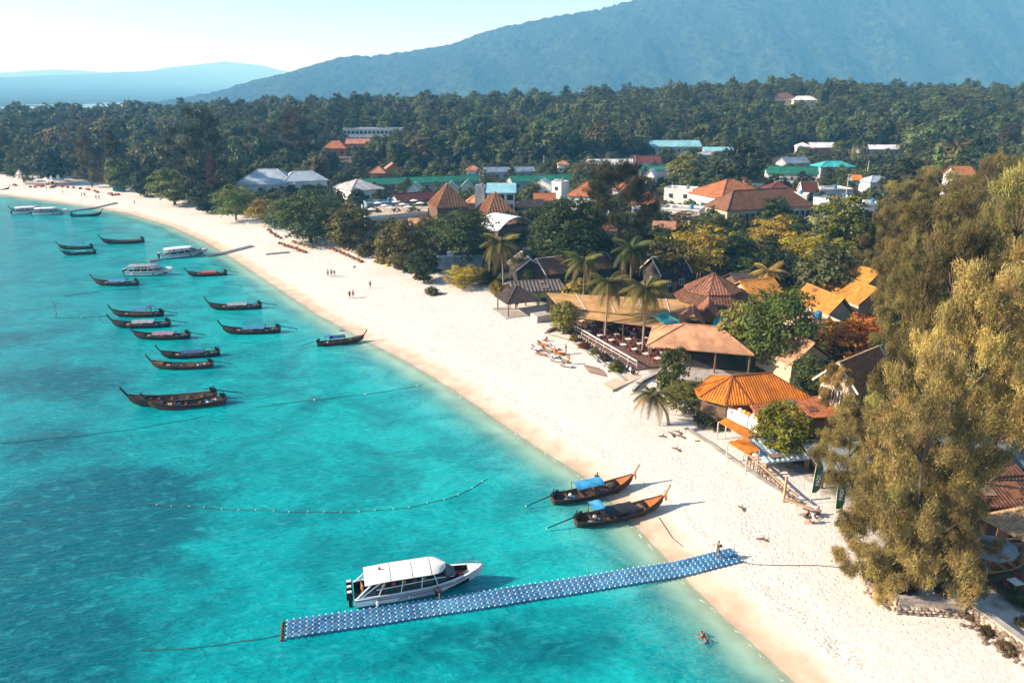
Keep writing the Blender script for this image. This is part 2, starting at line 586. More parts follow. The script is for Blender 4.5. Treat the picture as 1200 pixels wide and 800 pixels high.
# ------------------------------------------------------------------ boats
MATS['hull_dark'] = M('hull_dark', (.030, .024, .022), .55, .4, 3, .3)
M('hull_brown', (.10, .045, .022), .5, .45, 3, .3)
M('hull_rust', (.20, .065, .025), .6, .5, 5, .3)
M('wood_orange', (.50, .17, .035), .45, .3, 4, .3, streak=(1, 8, 1))
M('wood_pale', (.46, .32, .18), .6, .3, 4, .3, streak=(1, 6, 1))
M('wood_inner', (.11, .06, .035), .7, .5, 3, .4, streak=(1, 5, 1))
M('tarp_bright', (.06, .34, .62), .5, .25, 1.5, .5, bdist=.08)
M('tarp_blue', (.045, .20, .36), .5, .25, 1.5, .5, bdist=.08)
M('tarp_pale', (.26, .30, .33), .6, .25, 1.5, .5, bdist=.08)
M('tarp_navy', (.03, .08, .20), .6, .3, 1.5, .5, bdist=.08)
M('tarp_red', (.50, .07, .03), .6, .3, 1.5, .5, bdist=.08)
M('tarp_mauve', (.26, .18, .24), .6, .3, 1.5, .5, bdist=.08)
M('tarp_black', (.025, .025, .03), .55, .3, 1.5, .5, bdist=.08)
M('engine_black', (.02, .02, .022), .4, .4, 6, .2, metal=.3)
M('steel', (.35, .36, .38), .35, .3, 6, .1, metal=.8)
M('white_paint', (.80, .81, .82), .3, .05, 1.5, .05, spec=.5)
M('white_canvas', (.82, .80, .77), .75, .07, 1.2, .3)
M('cloth_red', (.55, .05, .04), .8, .3, 6, .3)
M('cloth_orange', (.75, .22, .03), .8, .3, 6, .3)
M('cloth_yellow', (.75, .48, .05), .8, .3, 6, .3)
M('cloth_teal', (.04, .30, .32), .8, .3, 6, .3)
M('cloth_white', (.72, .70, .66), .8, .15, 6, .3)
M('rope', (.06, .055, .05), .9, .3, 9, .3)
M('glass_dark', (.012, .014, .017), .08, .2, 1, .0, spec=.6)
M('stripe_blue', (.02, .13, .36), .35, .1, 2, .0)
M('stripe_red', (.48, .05, .02), .35, .15, 2, .0)
M('stripe_teal', (.02, .35, .40), .35, .15, 2, .0)

def st_interp(xs, tab):
    a = np.array(tab, float)
    return [tuple(np.interp(x, a[:, 0], a[:, k]) for k in range(1, a.shape[1])) for x in xs]

LT = {}
def longtail_meshes():
    # x forward; hull 9.4 m; table: x, half beam, sheer z, keel z
    tab = [(-4.7, .62, .74, .02), (-4.0, .78, .66, -.12), (-2.5, .95, .56, -.22), (0, 1.02, .55, -.25), (2.0, .92, .68, -.22),
           (3.3, .68, .95, -.08), (4.2, .36, 1.20, .22), (4.75, .10, 1.45, .78)]
    xs = list(np.linspace(-4.7, 4.75, 22))
    st = st_interp(xs, tab)
    def sec(x, w, zs, zk, inn=0.0):
        w2 = max(w - inn, .02)
        pts = []
        for k in range(-4, 5):
            a = abs(k) / 4
            y = (1 if k > 0 else -1) * w2 * (a ** .6)
            z = zk + inn * 1.3 + (zs - zk - inn * 1.3) * (a ** 2.0)
            pts.append((x, y, z))
        return pts
    o = MB().loft([sec(x, *s) for x, s in zip(xs, st)])
    i = MB().loft([sec(x, *s, .09) for x, s in zip(xs[:-2], st[:-2])])
    tr = [q for q in sec(xs[0], *st[0])]
    o.poly(tr)
    LT['hull'] = o
    LT['hull_lining'] = i
    rail = MB()
    for sg in (-1, 1):
        rail.tube([(x, sg * s[0], s[1] + .03) for x, s in zip(xs, st)], .065, 5)
    rail.tube([(xs[0], -st[0][0], st[0][1] + .03), (xs[0], st[0][0], st[0][1] + .03)], .06, 5)
    LT['gunwale'] = rail
    stripe = MB()
    for sg in (-1, 1):
        stripe.loft([[(x, sg * (s[0] * .965 + .02), s[1] - .10), (x, sg * (s[0] * .90 + .03), s[1] - .24)] for x, s in zip(xs[1:-1], st[1:-1])])
    LT['side_stripe'] = stripe
    deck = MB()
    xd = [3.0, 3.5, 4.0, 4.4, 4.72]
    sdk = st_interp(xd, tab)
    deck.loft([[(x, -s[0] + .05, s[1] - .02), (x, 0, s[1] + .05), (x, s[0] - .05, s[1] - .02)] for x, s in zip(xd, sdk)])
    LT['bow_deck'] = deck
    prow = MB().tube([(4.35, 0, .55), (4.72, 0, 1.25), (5.02, 0, 1.70), (5.36, 0, 2.25), (5.52, 0, 2.55)], [.10, .13, .12, .12, .10], 6)
    LT['prow_post'] = prow
    LT['ribbon'] = [MB().tube([(4.95 + .06 * k, .10 * (k - 1), 1.72 + .1 * k), (5.02 + .06 * k, .17 * (k - 1), 1.4), (5.0 + .03 * k, .22 * (k - 1), .95 + .1 * k)], [.10, .11, .07], 5) for k in range(3)]
    th = []
    for x in (-3.0, -1.4, .3, 1.7, 2.6):
        w = np.interp(x, [q[0] for q in tab], [q[1] for q in tab])
        z = np.interp(x, [q[0] for q in tab], [q[2] for q in tab])
        th.append(MB().box((x, 0, z - .16), (.26, 2 * w - .2, .05)))
    LT['thwart'] = th
    fl = MB()
    for k in range(6):
        fl.box((-.3, -.5 + .2 * k, -.05), (6.4, .16, .03))
    LT['floor'] = fl
    eng = MB().box((-4.35, 0, 1.12), (.62, .42, .40), taper=.85).box((-4.15, 0, 1.40), (.34, .30, .22)).tube([(-4.5, .1, 1.25), (-4.5, .1, 1.75)], .05, 6)
    eng.box((-4.62, 0, 1.10), (.16, .55, .34)).tube([(-4.0, 0, 1.25), (-3.3, 0, 1.42)], .035, 5).tube([(-4.42, 0, .55), (-4.40, 0, 1.0)], .11, 6)
    LT['engine'] = eng
    LT['tail_shaft_out'] = MB().tube([(-4.6, 0, 1.1), (-7.6, 0, .42)], [.07, .05], 6)
    prop = MB().lathe((-7.66, 0, .40), [(.02, -.05), (.06, 0), (.02, .05)], 6)
    for a in range(3):
        an = a * 2.094
        prop.poly([(-7.66, 0, .4), (-7.70, .2 * math.cos(an), .4 + .2 * math.sin(an)), (-7.64, .2 * math.cos(an + .6), .4 + .2 * math.sin(an + .6))])
    LT['propeller'] = prop
    def canopy(x0, x1, w, z, arch):
        sec_ = []
        for x in np.linspace(x0, x1, 7):
            sag = .03 * math.sin(x * 5)
            sec_.append([(x, w * math.sin(a), z - arch + arch * math.cos(a) + sag) for a in np.linspace(-1.35, 1.35, 9)])
        m = MB().loft(sec_)
        m.loft([[(q[0], q[1] * .985, q[2] - .035) for q in s_] for s_ in sec_])
        return m
    LT['canopy_mid'] = canopy(-2.2, 1.0, .86, 1.85, .42)
    LT['canopy_low'] = canopy(-2.2, 1.4, .92, 1.25, .40)
    LT['canopy_small'] = canopy(-3.1, -1.9, .85, 2.05, .15)
    def posts(x0, x1, w, z):
        return [MB().tube([(x, sg * w, .35), (x, sg * w, z)], .035, 5) for x in (x0, x1) for sg in (-1, 1)]
    LT['post_mid'] = posts(-2.1, .9, .84, 1.55)
    LT['post_low'] = posts(-2.1, 1.3, .88, .95)
    LT['post_small'] = posts(-3.0, -2.0, .80, 1.98)
    r = random.Random(4)
    cg = []
    for k in range(5):
        x = -3.3 + k * .24 + r.uniform(-.1, .1)
        cg.append(MB().lathe((x, r.uniform(-.5, .5), .25), [(.2, 0), (.24, .12), (.2, .28), (.06, .36)], 7))
    LT['bundle'] = cg
    LT['crate'] = [MB().box((2.15, .2, .55), (.5, .7, .28), .2), MB().box((1.2, -.35, .3), (.45, .45, .3), .5)]
    LT['mast'] = MB().tube([(-2.9, .5, .4), (-2.95, .5, 2.3)], .03, 5).tube([(-3.4, .5, 2.25), (-2.4, .5, 2.4)], .025, 5)
longtail_meshes()
_lc = {}
def lmesh(key, mat, idx=None):
    k = (key, mat, idx)
    if k not in _lc:
        m = LT[key] if idx is None else LT[key][idx]
        _lc[k] = m.mesh(key, MATS[mat], (0, 0, 0), key in ('hull', 'hull_lining', 'prow_post', 'canopy_mid', 'canopy_low', 'canopy_small'))
    return _lc[k]
def longtail(label, loc, rz, scale=1.0, canopy='low', tarp='tarp_blue', hull='hull_dark', deck='hull_dark', stripe='hull_brown', prow='hull_dark', tail=True,
             ribbons=0, mast=False, small=None, cargo=True, group='longtail boats in the bay', pitch=0.0):
    t = thing('longtail_boat', label, 'boat', loc, rz, group)
    t.scale = (scale,) * 3
    t.rotation_euler = (0, -pitch, rz)
    h = put('hull', lmesh('hull', hull), t)
    put('side_stripe', lmesh('side_stripe', stripe), h)
    put('hull_lining', lmesh('hull_lining', 'wood_inner'), h)
    put('gunwale', lmesh('gunwale', 'hull_brown'), h)
    put('floorboard', lmesh('floor', 'wood_inner'), h)
    put('bow_deck', lmesh('bow_deck', deck), t)
    pp = put('prow_post', lmesh('prow_post', prow), t)
    for k in range(ribbons):
        put('ribbon', lmesh('ribbon', ('cloth_orange', 'cloth_yellow', 'cloth_red')[k], k), pp)
    for k in range(5):
        put('thwart', lmesh('thwart', 'wood_inner', k), t)
    e = put('engine', lmesh('engine', 'engine_black'), t)
    if tail:
        s_ = put('tail_shaft', lmesh('tail_shaft_out', 'engine_black'), e)
        put('propeller', lmesh('propeller', 'steel'), e)
    if canopy:
        c = put('canopy', lmesh('canopy_' + canopy, tarp), t)
        for k in range(4):
            put('canopy_post', lmesh('post_' + canopy, 'hull_brown', k), c)
    if small:
        c = put('stern_awning', lmesh('canopy_small', small), t)
        for k in range(4):
            put('awning_post', lmesh('post_small', 'hull_brown', k), c)
    if cargo:
        for k, mm in enumerate(('cloth_white', 'wood_pale', 'tarp_navy', 'cloth_white', 'tarp_blue')):
            put('bundle', lmesh('bundle', mm, k), t)
        put('crate', lmesh('crate', 'wood_pale', 0), t)
        put('crate', lmesh('crate', 'tarp_navy', 1), t)
    if mast:
        put('mast', lmesh('mast', 'steel'), t)
    return t
def moor(label, bow, stern, z=0.0, lift=0.0, **kw):
    b, s = P(*bow, z), P(*stern, z)
    d_ = b - s
    L = d_.length
    c = (b + s) / 2
    k = max(.82, min(1.25, L / 8.9))
    return longtail(label, (c.x, c.y, lift), math.atan2(d_.y, d_.x), k, **kw)

moor('dark longtail boat with empty open hull, alone off the beached skiff', (122, 286), (168, 284), canopy=None, tail=False, cargo=False)
moor('dark longtail boat with pale blue canopy, outer of a moored pair', (71, 292), (108, 291), canopy='mid', tarp='tarp_blue')
moor('dark longtail boat with low teal cover, inner of a moored pair', (76, 299), (111, 297), canopy='low', tarp='cloth_teal', tail=True)
moor('dark longtail boat with crumpled blue tarp beside the white speedboat', (113, 334), (161, 334), canopy='low', tarp='tarp_blue', tail=False)
moor('dark longtail boat carrying a red canopy, floating near the beach pontoon', (222, 324), (265, 322), canopy='low', tarp='tarp_red', mast=True)
moor('dark longtail boat with blue canopy and stern awning, first of three abreast', (135, 371), (190, 370), canopy='mid', tarp='tarp_blue', small='tarp_navy')
moor('dark longtail boat with pale grey canopy, middle of three abreast', (135, 384), (198, 382), canopy='low', tarp='tarp_pale')
moor('dark longtail boat with mauve cover and long tail shaft, last of three abreast', (160, 397), (221, 396), canopy='low', tarp='tarp_mauve')
moor('dark longtail boat with grey box awning and thin mast', (248, 363), (305, 361), canopy='low', tarp='tarp_pale', mast=True)
moor('dark longtail boat with flat bright blue awning and thin mast', (264, 391), (327, 389), canopy='low', tarp='tarp_blue', mast=True, stripe='hull_rust')
moor('dark longtail boat with navy covers, tied behind a brown hulled boat', (192, 420), (256, 416), canopy='low', tarp='tarp_navy', tail=False, mast=True)
moor('brown longtail boat with orange bow lining, tied in front of a navy covered boat', (181, 432), (248, 430), canopy=None, hull='hull_brown', deck='wood_orange', stripe='hull_rust')
moor('dark longtail boat with navy canopy, bow almost touching the dry sand', (425, 400), (373, 405), canopy='mid', tarp='tarp_navy', small='tarp_blue', hull='hull_brown')
moor('long brown open longtail boat half hidden behind its twin', (156, 476), (252, 467), canopy=None, hull='hull_brown', tail=True, cargo=False, deck='hull_brown')
moor('long brown open longtail boat with upright black prow, in front of its twin', (178, 480), (263, 472), canopy=None, hull='hull_rust', deck='hull_brown', tail=False, stripe='hull_dark')
moor('small dark open longtail boat moored beside the white roofed tour boats', (118, 253), (84, 254), canopy=None, tail=False)
moor('dark longtail boat lying off the far sand with its bow towards the beach', (10, 224), (-22, 226), canopy='low', tarp='tarp_black', tail=False)
moor('dark longtail boat half hidden behind white roofed tour boats', (15, 249), (48, 247), canopy=None, tail=False)
# the two with their bows on the sand
kw = dict(hull='hull_brown', deck='wood_orange', prow='wood_pale', stripe='hull_dark', group='longtail boats beached at the waterline')
moor('beached longtail boat with bright blue tarp canopy and orange bow deck', (738, 571), (650, 588), .15, .12, canopy='mid', tarp='tarp_bright', ribbons=1, pitch=.03, **kw)
moor('beached longtail boat with black canopy, small blue stern awning and orange bow deck', (773, 597), (677, 614), .15, .12, canopy='low', tarp='tarp_black', small='tarp_bright', ribbons=3, pitch=.03, **kw)

# ------------------------------------------------------------------ speedboat
def text_mesh(body, size, mat, depth=.01, shear=0.0):
    cu = bpy.data.curves.new('lettering', 'FONT')
    cu.body = body
    cu.size = size
    cu.extrude = depth
    cu.shear = shear
    cu.align_x = 'CENTER'
    cu.resolution_u = 2
    o = bpy.data.objects.new('lettering', cu)
    COL.objects.link(o)
    bpy.context.view_layer.update()
    dg = bpy.context.evaluated_depsgraph_get()
    me = bpy.data.meshes.new_from_object(o.evaluated_get(dg))
    bpy.data.objects.remove(o)
    bpy.data.curves.remove(cu)
    me.materials.clear()
    me.materials.append(mat)
    return me
HT = [(-5.4, 1.34, .98, 1.16, .16, -.35), (-2, 1.45, 1.02, 1.25, .18, -.40), (1, 1.42, 1.12, 1.18, .25, -.38), (2.8, 1.18, 1.26, .86, .42, -.25), (4.2, .78, 1.42, .46, .70, .05),
      (5.1, .36, 1.56, .16, 1.0, .55), (5.55, .05, 1.64, .02, 1.3, 1.1)]
def speedboat(label, loc, rz, writing=True, scale=1.0, group='white speedboats', roofmat='white_canvas'):
    t = thing('speedboat', label, 'speedboat', loc, rz, group)
    t.scale = (scale,) * 3
    lp = lambda n, mb, mt, par=None, sm=False: part(n, mb, MATS[mt], par or t, False, sm)
    xs = list(np.linspace(-5.4, 5.55, 26))
    st = st_interp(xs, HT)
    hull = MB().loft([[(x, -s[0], s[1]), (x, -(s[0] * .5 + s[2] * .5), (s[1] + s[3]) / 2), (x, -s[2], s[3]), (x, 0, s[4]), (x, s[2], s[3]), (x, s[0] * .5 + s[2] * .5, (s[1] + s[3]) / 2), (x, s[0], s[1])]
                      for x, s in zip(xs, st)])
    s = st[0]
    hull.poly([(-5.4, -s[0], s[1]), (-5.4, -s[2], s[3]), (-5.4, 0, s[4]), (-5.4, s[2], s[3]), (-5.4, s[0], s[1])])
    h = lp('hull', hull, 'white_paint')
    inn = MB().loft([[(x, -max(q[0] - .22, .02), q[1] + .01), (x, -max(q[0] - .26, .01), .42), (x, max(q[0] - .26, .01), .42), (x, max(q[0] - .22, .02), q[1] + .01)] for x, q in zip(xs, st) if x < 4.3])
    lp('cockpit', inn, 'glass_dark', h)
    dk = MB()
    for sg in (-1, 1):
        dk.loft([[(x, sg * q[0], q[1] + .004), (x, sg * max(q[0] - .22, .02), q[1] + .014)] for x, q in zip(xs, st)])
    xf = [x for x in xs if x >= 4.1]
    sf = st_interp(xf, HT)
    dk.loft([[(x, -q[0] + .05, q[1] + .03), (x, 0, q[1] + .08), (x, q[0] - .05, q[1] + .03)] for x, q in zip(xf, sf)])
    lp('side_deck', dk, 'white_paint', h)
    for nm, a, b, x0, x1, mt in (('blue_stripe', .06, .17, -5.3, 4.9, 'stripe_blue'), ('red_stripe', .34, .48, -3.6, 3.9, 'stripe_red'), ('teal_stripe', .21, .28, -5.3, 4.9, 'stripe_teal')):
        m = MB()
        for sg in (-1, 1):
            xx = np.linspace(x0, x1, 18)
            m.loft([[(x, sg * (q[0] - (q[0] - q[2]) * a + .012), q[1] - (q[1] - q[3]) * a), (x, sg * (q[0] - (q[0] - q[2]) * b + .012), q[1] - (q[1] - q[3]) * b)] for x, q in zip(xx, st_interp(xx, HT))])
        lp(nm, m, mt, h)
    # cabin
    cab = MB()
    def ring(x, w, z, r):
        return [(x, -w, z), (x, -w * .96, z + r), (x, w * .96, z + r), (x, w, z)]
    cab.loft([ring(-3.6, 1.16, 1.02, .52), ring(-1, 1.18, 1.04, .62), ring(1.2, 1.08, 1.12, .68), ring(2.3, .92, 1.2, .55), ring(3.1, .62, 1.28, .12)], False)
    lp('cabin_glass', cab, 'glass_dark')
    fr = MB()
    for sg in (-1, 1):
        for x, x2 in ((-3.4, -2.9), (-1.6, -1.4), (.1, .2), (1.5, 1.2)):
            fr.bar((x, sg * 1.19, 1.05), (x2, sg * 1.14, 2.12), .06)
        fr.bar((-3.6, sg * 1.19, 1.56), (1.4, sg * 1.14, 1.78), .05)
        fr.bar((1.4, sg * 1.12, 1.8), (2.9, sg * .66, 1.40), .06)
        fr.bar((-5.2, sg * 1.2, 1.0), (-3.9, sg * 1.12, 2.15), .10)
        fr.bar((-4.9, sg * 1.2, 1.0), (-3.2, sg * 1.14, 2.18), .08)
    lp('canopy_frame', fr, 'white_paint')
    rf = []
    for x in np.linspace(-4.5, 2.3, 20):
        k = 1 if x < .9 else math.sqrt(max(.02, 1 - ((x - .9) / 1.42) ** 2))
        w = 1.26 * k + .02
        zt = 2.46 + .10 * min(1, (x + 4.5) / 2) - (.0 if x < .9 else .16 * ((x - .9) / 1.4) ** 2)
        rf.append([(x, w * a, zt - .26 * abs(a) ** 2.4) for a in np.linspace(-1, 1, 11)])
    rb = MB().loft(rf)
    rb.loft([[(q[0], q[1] * .98, q[2] - .06) for q in r_] for r_ in rf])
    for sg in (0, -1):
        rb.loft([[r_[sg], (r_[sg][0], r_[sg][1] * .98, r_[sg][2] - .06)] for r_ in rf])
    roof = lp('canopy_roof', rb, roofmat, None, True)
    sm_ = MB()
    for x in (-2.4, -.6, .95):
        k = 1
        sm_.tube([(x, 1.27 * a, 2.575 - (.0 if x > -2.5 else .0) - .26 * abs(a) ** 2.4) for a in np.linspace(-1, 1, 11)], .018, 4)
    lp('canopy_seam', sm_, 'tarp_pale', roof)
    lp('roof_lamp', MB().lathe((-3.2, .2, 2.5), [(.10, 0), (.10, .18), (.04, .3)], 8), 'cloth_red', roof)
    lp('windscreen', MB().loft([[(2.32, -.92, 1.72), (2.32, .92, 1.72)], [(3.12, -.64, 1.42), (3.12, .64, 1.42)]]), 'glass_dark')
    for k in range(5):
        x = -2.9 + k * .85
        for sg in (-1, 1):
            sb = lp('seat', MB().box((x, sg * .62, .72), (.5, .8, .5)).box((x - .2, sg * .62, 1.2), (.14, .8, .6)), 'tarp_navy')
            lp('life_jacket', MB().box((x - .1, sg * .95, 1.72), (.34, .12, .30), .2), 'cloth_red' if k % 2 else 'cloth_orange', sb)
    lp('bow_bench', MB().box((3.2, .45, .75), (1.4, .35, .35)).box((3.2, -.45, .75), (1.4, .35, .35)), 'stripe_red')
    rl = MB()
    for sg in (-1, 1):
        pts = [(x, sg * max(q[0] - .12, .0), q[1] + .32) for x, q in zip([3.4, 4.2, 4.9, 5.4], st_interp([3.4, 4.2, 4.9, 5.4], HT))]
        rl.tube(pts, .022, 5)
        for p in pts:
            rl.tube([(p[0], p[1], p[2] - .32), p], .018, 5)
    lp('bow_rail', rl, 'steel')
    for y in (-.72, 0, .72):
        e = lp('outboard_engine', MB().box((-5.75, y, 1.12), (.55, .40, .62), taper=.8).box((-5.72, y, .45), (.3, .16, .9)), 'engine_black')
        lp('engine_cap', MB().box((-5.75, y, 1.46), (.40, .30, .10), taper=.8), 'white_paint', e)
    lp('fender', MB().lathe((1.3, -1.52, .25), [(.05, 0), (.15, .12), (.16, .45), (.05, .6)], 8), 'engine_black')
    lp('fender', MB().lathe((-3.6, -1.50, .22), [(.05, 0), (.13, .12), (.13, .4), (.05, .52)], 8), 'white_paint')
    if writing:
        me = text_mesh('Sea Holiday', .62, MATS['stripe_blue'], .004, .3)
        w = put('lettering', me, h)
        w.rotation_euler = (math.radians(78), 0, math.radians(.6))
        w.location = (-.5, -1.385, .40)
    return t
def on_axis(px, py, ang, z=0):
    p = P(px, py, z)
    return p, ang
PA, PB = P(336, 736, .25), P(866, 651, .5)          # the pontoon's two ends
pon_ang = math.atan2(PB.y - PA.y, PB.x - PA.x)
bdir = Vector((math.cos(pon_ang + .015), math.sin(pon_ang + .015), 0))
bn = Vector((-bdir.y, bdir.x, 0))
bc = P(418, 716, 0) + bn * 1.42 + bdir * 5.3
bc.z = 0
speedboat('white speedboat with canvas roof, red stripe and lettering, moored along the blue pontoon', bc, pon_ang + .015)
def far_speedboat(label, bow, stern, **kw):
    b, s = P(*bow, 0), P(*stern, 0)
    d_ = b - s
    c = (b + s) / 2
    return speedboat(label, (c.x, c.y, 0), math.atan2(d_.y, d_.x), False, min(1.3, max(.85, d_.length / 10.6)), **kw)
far_speedboat('white speedboat with pale roof tied to the end of a dark beach pontoon', (243, 298), (189, 303))
far_speedboat('white speedboat with two tone roof anchored off the pontoon boat', (203, 322), (150, 322), roofmat='tarp_pale')
far_speedboat('white roofed tour boat tied at the far pontoon, seaward of its neighbour', (79, 251), (40, 252))
far_speedboat('white roofed tour boat lying alongside another, beside a dark prow', (56, 249), (16, 251))

# ------------------------------------------------------------------ pontoons
t = NT('float_blue')
nn = t.noise(t.obj(), .9, 4, .6)
vc = t.n.new('ShaderNodeTexVoronoi')
vc.inputs['Scale'].default_value = 1.9
t.l.new(t.obj(), vc.inputs['Vector'])
sp_ = t.n.new('ShaderNodeSeparateColor')
t.l.new(vc.outputs['Color'], sp_.inputs[0])
nl_ = t.noise(t.obj(), .12, 3, .5)
c = t.mix(t.math('ADD', t.math('MULTIPLY', sp_.outputs[0], .55), t.math('MULTIPLY', t.rng(nl_, .35, .65), .45)), (.012, .095, .23), (.10, .31, .49))
c = t.mix(t.math('MULTIPLY', t.rng(nn, .52, .72), .5), c, (.10, .13, .15))
MATS['float_blue'] = t.done(t.bsdf(c, .45, nn, .2, .02, .5))
M('float_pin', (.70, .76, .80), .4, .1, 3, .0)
M('float_grey', (.16, .19, .22), .6, .2, 2, .2)
def pontoon(label, A, B, rows, mat, pin, lift, group=None, sink=None, cell=.5):
    d_ = B - A
    d_.z = 0
    L = d_.length
    n = int(L / cell)
    u = d_.normalized()
    w = Vector((-u.y, u.x, 0))
    t = thing('floating_pontoon', label, 'pontoon', (A.x, A.y, 0), 0, group)
    cubes, pins, lugs = MB(), MB(), MB()
    r = random.Random(2)
    g = []
    for i in range(n + 1):
        p = A + u * (i * cell)
        gz = ground(p.x, p.y)
        g.append(max(0, gz + .02) + .006 * math.sin(i * .7) + .01 * math.sin(i * .23))
    bow = lambda i_: -.12 * math.sin(math.pi * i_ / n) + .02 * math.sin(i_ * .35)
    for i in range(n):
        for j in range(rows):
            p = A + u * ((i + .5) * cell) + w * ((j + .5 - rows / 2) * cell + bow(i + .5))
            z = (g[i] + g[i + 1]) / 2 + r.uniform(-.008, .008)
            a = math.atan2(u.y, u.x) + r.uniform(-.015, .015)
            cubes.box((p.x, p.y, z + .04), (cell * .94, cell * .94, .34), a)
            cubes.box((p.x, p.y, z + .235), (cell * .94, cell * .94, .06), a, .70)
    for i in range(n + 1):
        for j in range(rows + 1):
            p = A + u * (i * cell) + w * ((j - rows / 2) * cell + bow(i))
            pins.box((p.x, p.y, g[i] + .255), (.115, .115, .06), .78, .7)
    part('float_cubes', cubes, mat, t, kind='stuff')
    part('connector_pins', pins, pin, t, kind='stuff')
    return t
pontoon('long bright blue floating pontoon of plastic cubes running from the sand past the speedboat', PA, PB, 4, MATS['float_blue'], MATS['float_pin'], 0)
pontoon('thin dark pontoon reaching the sand beside two white speedboats', P(240, 299, .3), P(299, 290, .3), 3, MATS['float_grey'], MATS['float_grey'], 0, cell=.7)
pontoon('thin dark pontoon joining the white roofed tour boats to the far beach', P(76, 247.5, .3), P(137, 239.5, .3), 3, MATS['float_grey'], MATS['float_grey'], 0, cell=.7)
pontoon('short dark pontoon piece floating at the stern of a white speedboat', P(173, 304.5, .3), P(187, 302.5, .3), 4, MATS['float_grey'], MATS['float_grey'], 0, cell=.7)
M('rust', (.16, .09, .05), .9, .5, 5, .5)
fr = MB()
u = Vector((math.cos(pon_ang), math.sin(pon_ang), 0))
w = Vector((-u.y, u.x, 0))
for k in range(7):
    q = PA - u * .35 + w * (-1 + k * .33)
    fr.lathe((q.x, q.y, -.1), [(.10, 0), (.16, .1), (.12, .26), (.04, .32)], 6)
solo('mooring_tackle', fr, MATS['rust'], 'clump of weathered mooring floats at the seaward end of the blue pontoon', 'floats')

# ------------------------------------------------------------------ buoy ropes
def rope_line(label, pts, floats=True, step=1.1, size=.07, mat='rope', fmat='cloth_white'):
    w = [P(x, y, .03) for x, y in pts]
    path = []
    for a, b in zip(w[:-1], w[1:]):
        k = max(2, int((b - a).length / .8))
        path += [a.lerp(b, i / k) for i in range(k)]
    path.append(w[-1])
    path = [Vector((p.x + .08 * math.sin(i * 1.3), p.y + .08 * math.cos(i * .9), .02)) for i, p in enumerate(path)]
    t = thing('buoy_line', label, 'buoy line', path[0])
    part('rope', MB().tube(path, .035, 4), MATS[mat], t)
    if floats:
        fl = MB()
        k = 0.0
        for a, b in zip(path[:-1], path[1:]):
            k += (b - a).length
            if k > step:
                k = 0
                fl.lathe((b.x, b.y, -.03), [(.02, 0), (size, .04), (size, .12), (.02, .16)], 6)
        part('floats', fl, MATS[fmat], t, kind='stuff')
    return t
rope_line('curving buoy rope with white floats seaward of the beached longtail boats', [(165, 590), (230, 594), (300, 598), (370, 600), (430, 599), (480, 594), (530, 583), (560, 568), (572, 561)])
rope_line('dark mooring rope sagging towards the sand behind the twin brown longtails', [(300, 477), (345, 471), (400, 465), (450, 459), (495, 451)], step=7, size=.14)
rope_line('faint rope trailing seaward from the twin brown longtails', [(0, 519), (80, 512), (160, 502), (240, 488)], False)
rope_line('frayed mooring rope at the seaward end of the blue pontoon', [(166, 762), (215, 759), (260, 755), (300, 749), (332, 742)], step=12, size=.2, fmat='rope')
rope_line('buoy rope among the moored longtail boats with tiny floats', [(62, 372), (95, 372), (125, 370)], step=2)
rope_line('short buoy rope with dark floats near the outer longtail boats', [(60, 350), (65, 360), (66, 373)], step=2, fmat='rope')
rope_line('buoy rope seaward of the red canopy longtail boat', [(75, 347), (110, 342), (160, 338), (210, 333)], step=3, fmat='rope')
# ------------------------------------------------------------------ vegetation
def foliage_mat(name, trans=.25, rough=.55):
    t = NT(name)
    oi = t.n.new('ShaderNodeObjectInfo')
    tint = t.attr('tint')
    sep = t.n.new('ShaderNodeSeparateColor')
    t.l.new(tint.outputs['Color'], sep.inputs[0])
    k = t.math('MULTIPLY', sep.outputs[0], t.math('ADD', t.math('MULTIPLY', oi.outputs['Random'], .75), .65))
    hs = t.n.new('ShaderNodeHueSaturation')
    t.l.new(oi.outputs['Color'], hs.inputs['Color'])
    rh = t.math('FRACT', t.math('MULTIPLY', oi.outputs['Random'], 17.3))
    t.l.new(t.math('ADD', t.math('ADD', .462, t.math('MULTIPLY', rh, .035)), t.math('MULTIPLY', sep.outputs[1], .05)), hs.inputs['Hue'])
    t.l.new(k, hs.inputs['Value'])
    p = t.bsdf(hs.outputs[0], rough, spec=.25)
    tr = t.n.new('ShaderNodeBsdfTranslucent')
    t.l.new(hs.outputs[0], tr.inputs[0])
    mx = t.n.new('ShaderNodeMixShader')
    mx.inputs[0].default_value = trans
    t.l.new(p, mx.inputs[1])
    t.l.new(tr.outputs[0], mx.inputs[2])
    return t.done(mx.outputs[0])
FOL = foliage_mat('foliage', .33)
M('bark', (.14, .10, .07), .9, .4, 6, .8, streak=(1, 1, .3))
M('bark_pale', (.28, .23, .18), .9, .35, 6, .8, streak=(1, 1, .3))
M('palm_trunk', (.30, .24, .18), .9, .3, 8, .8, streak=(1, 1, 3))

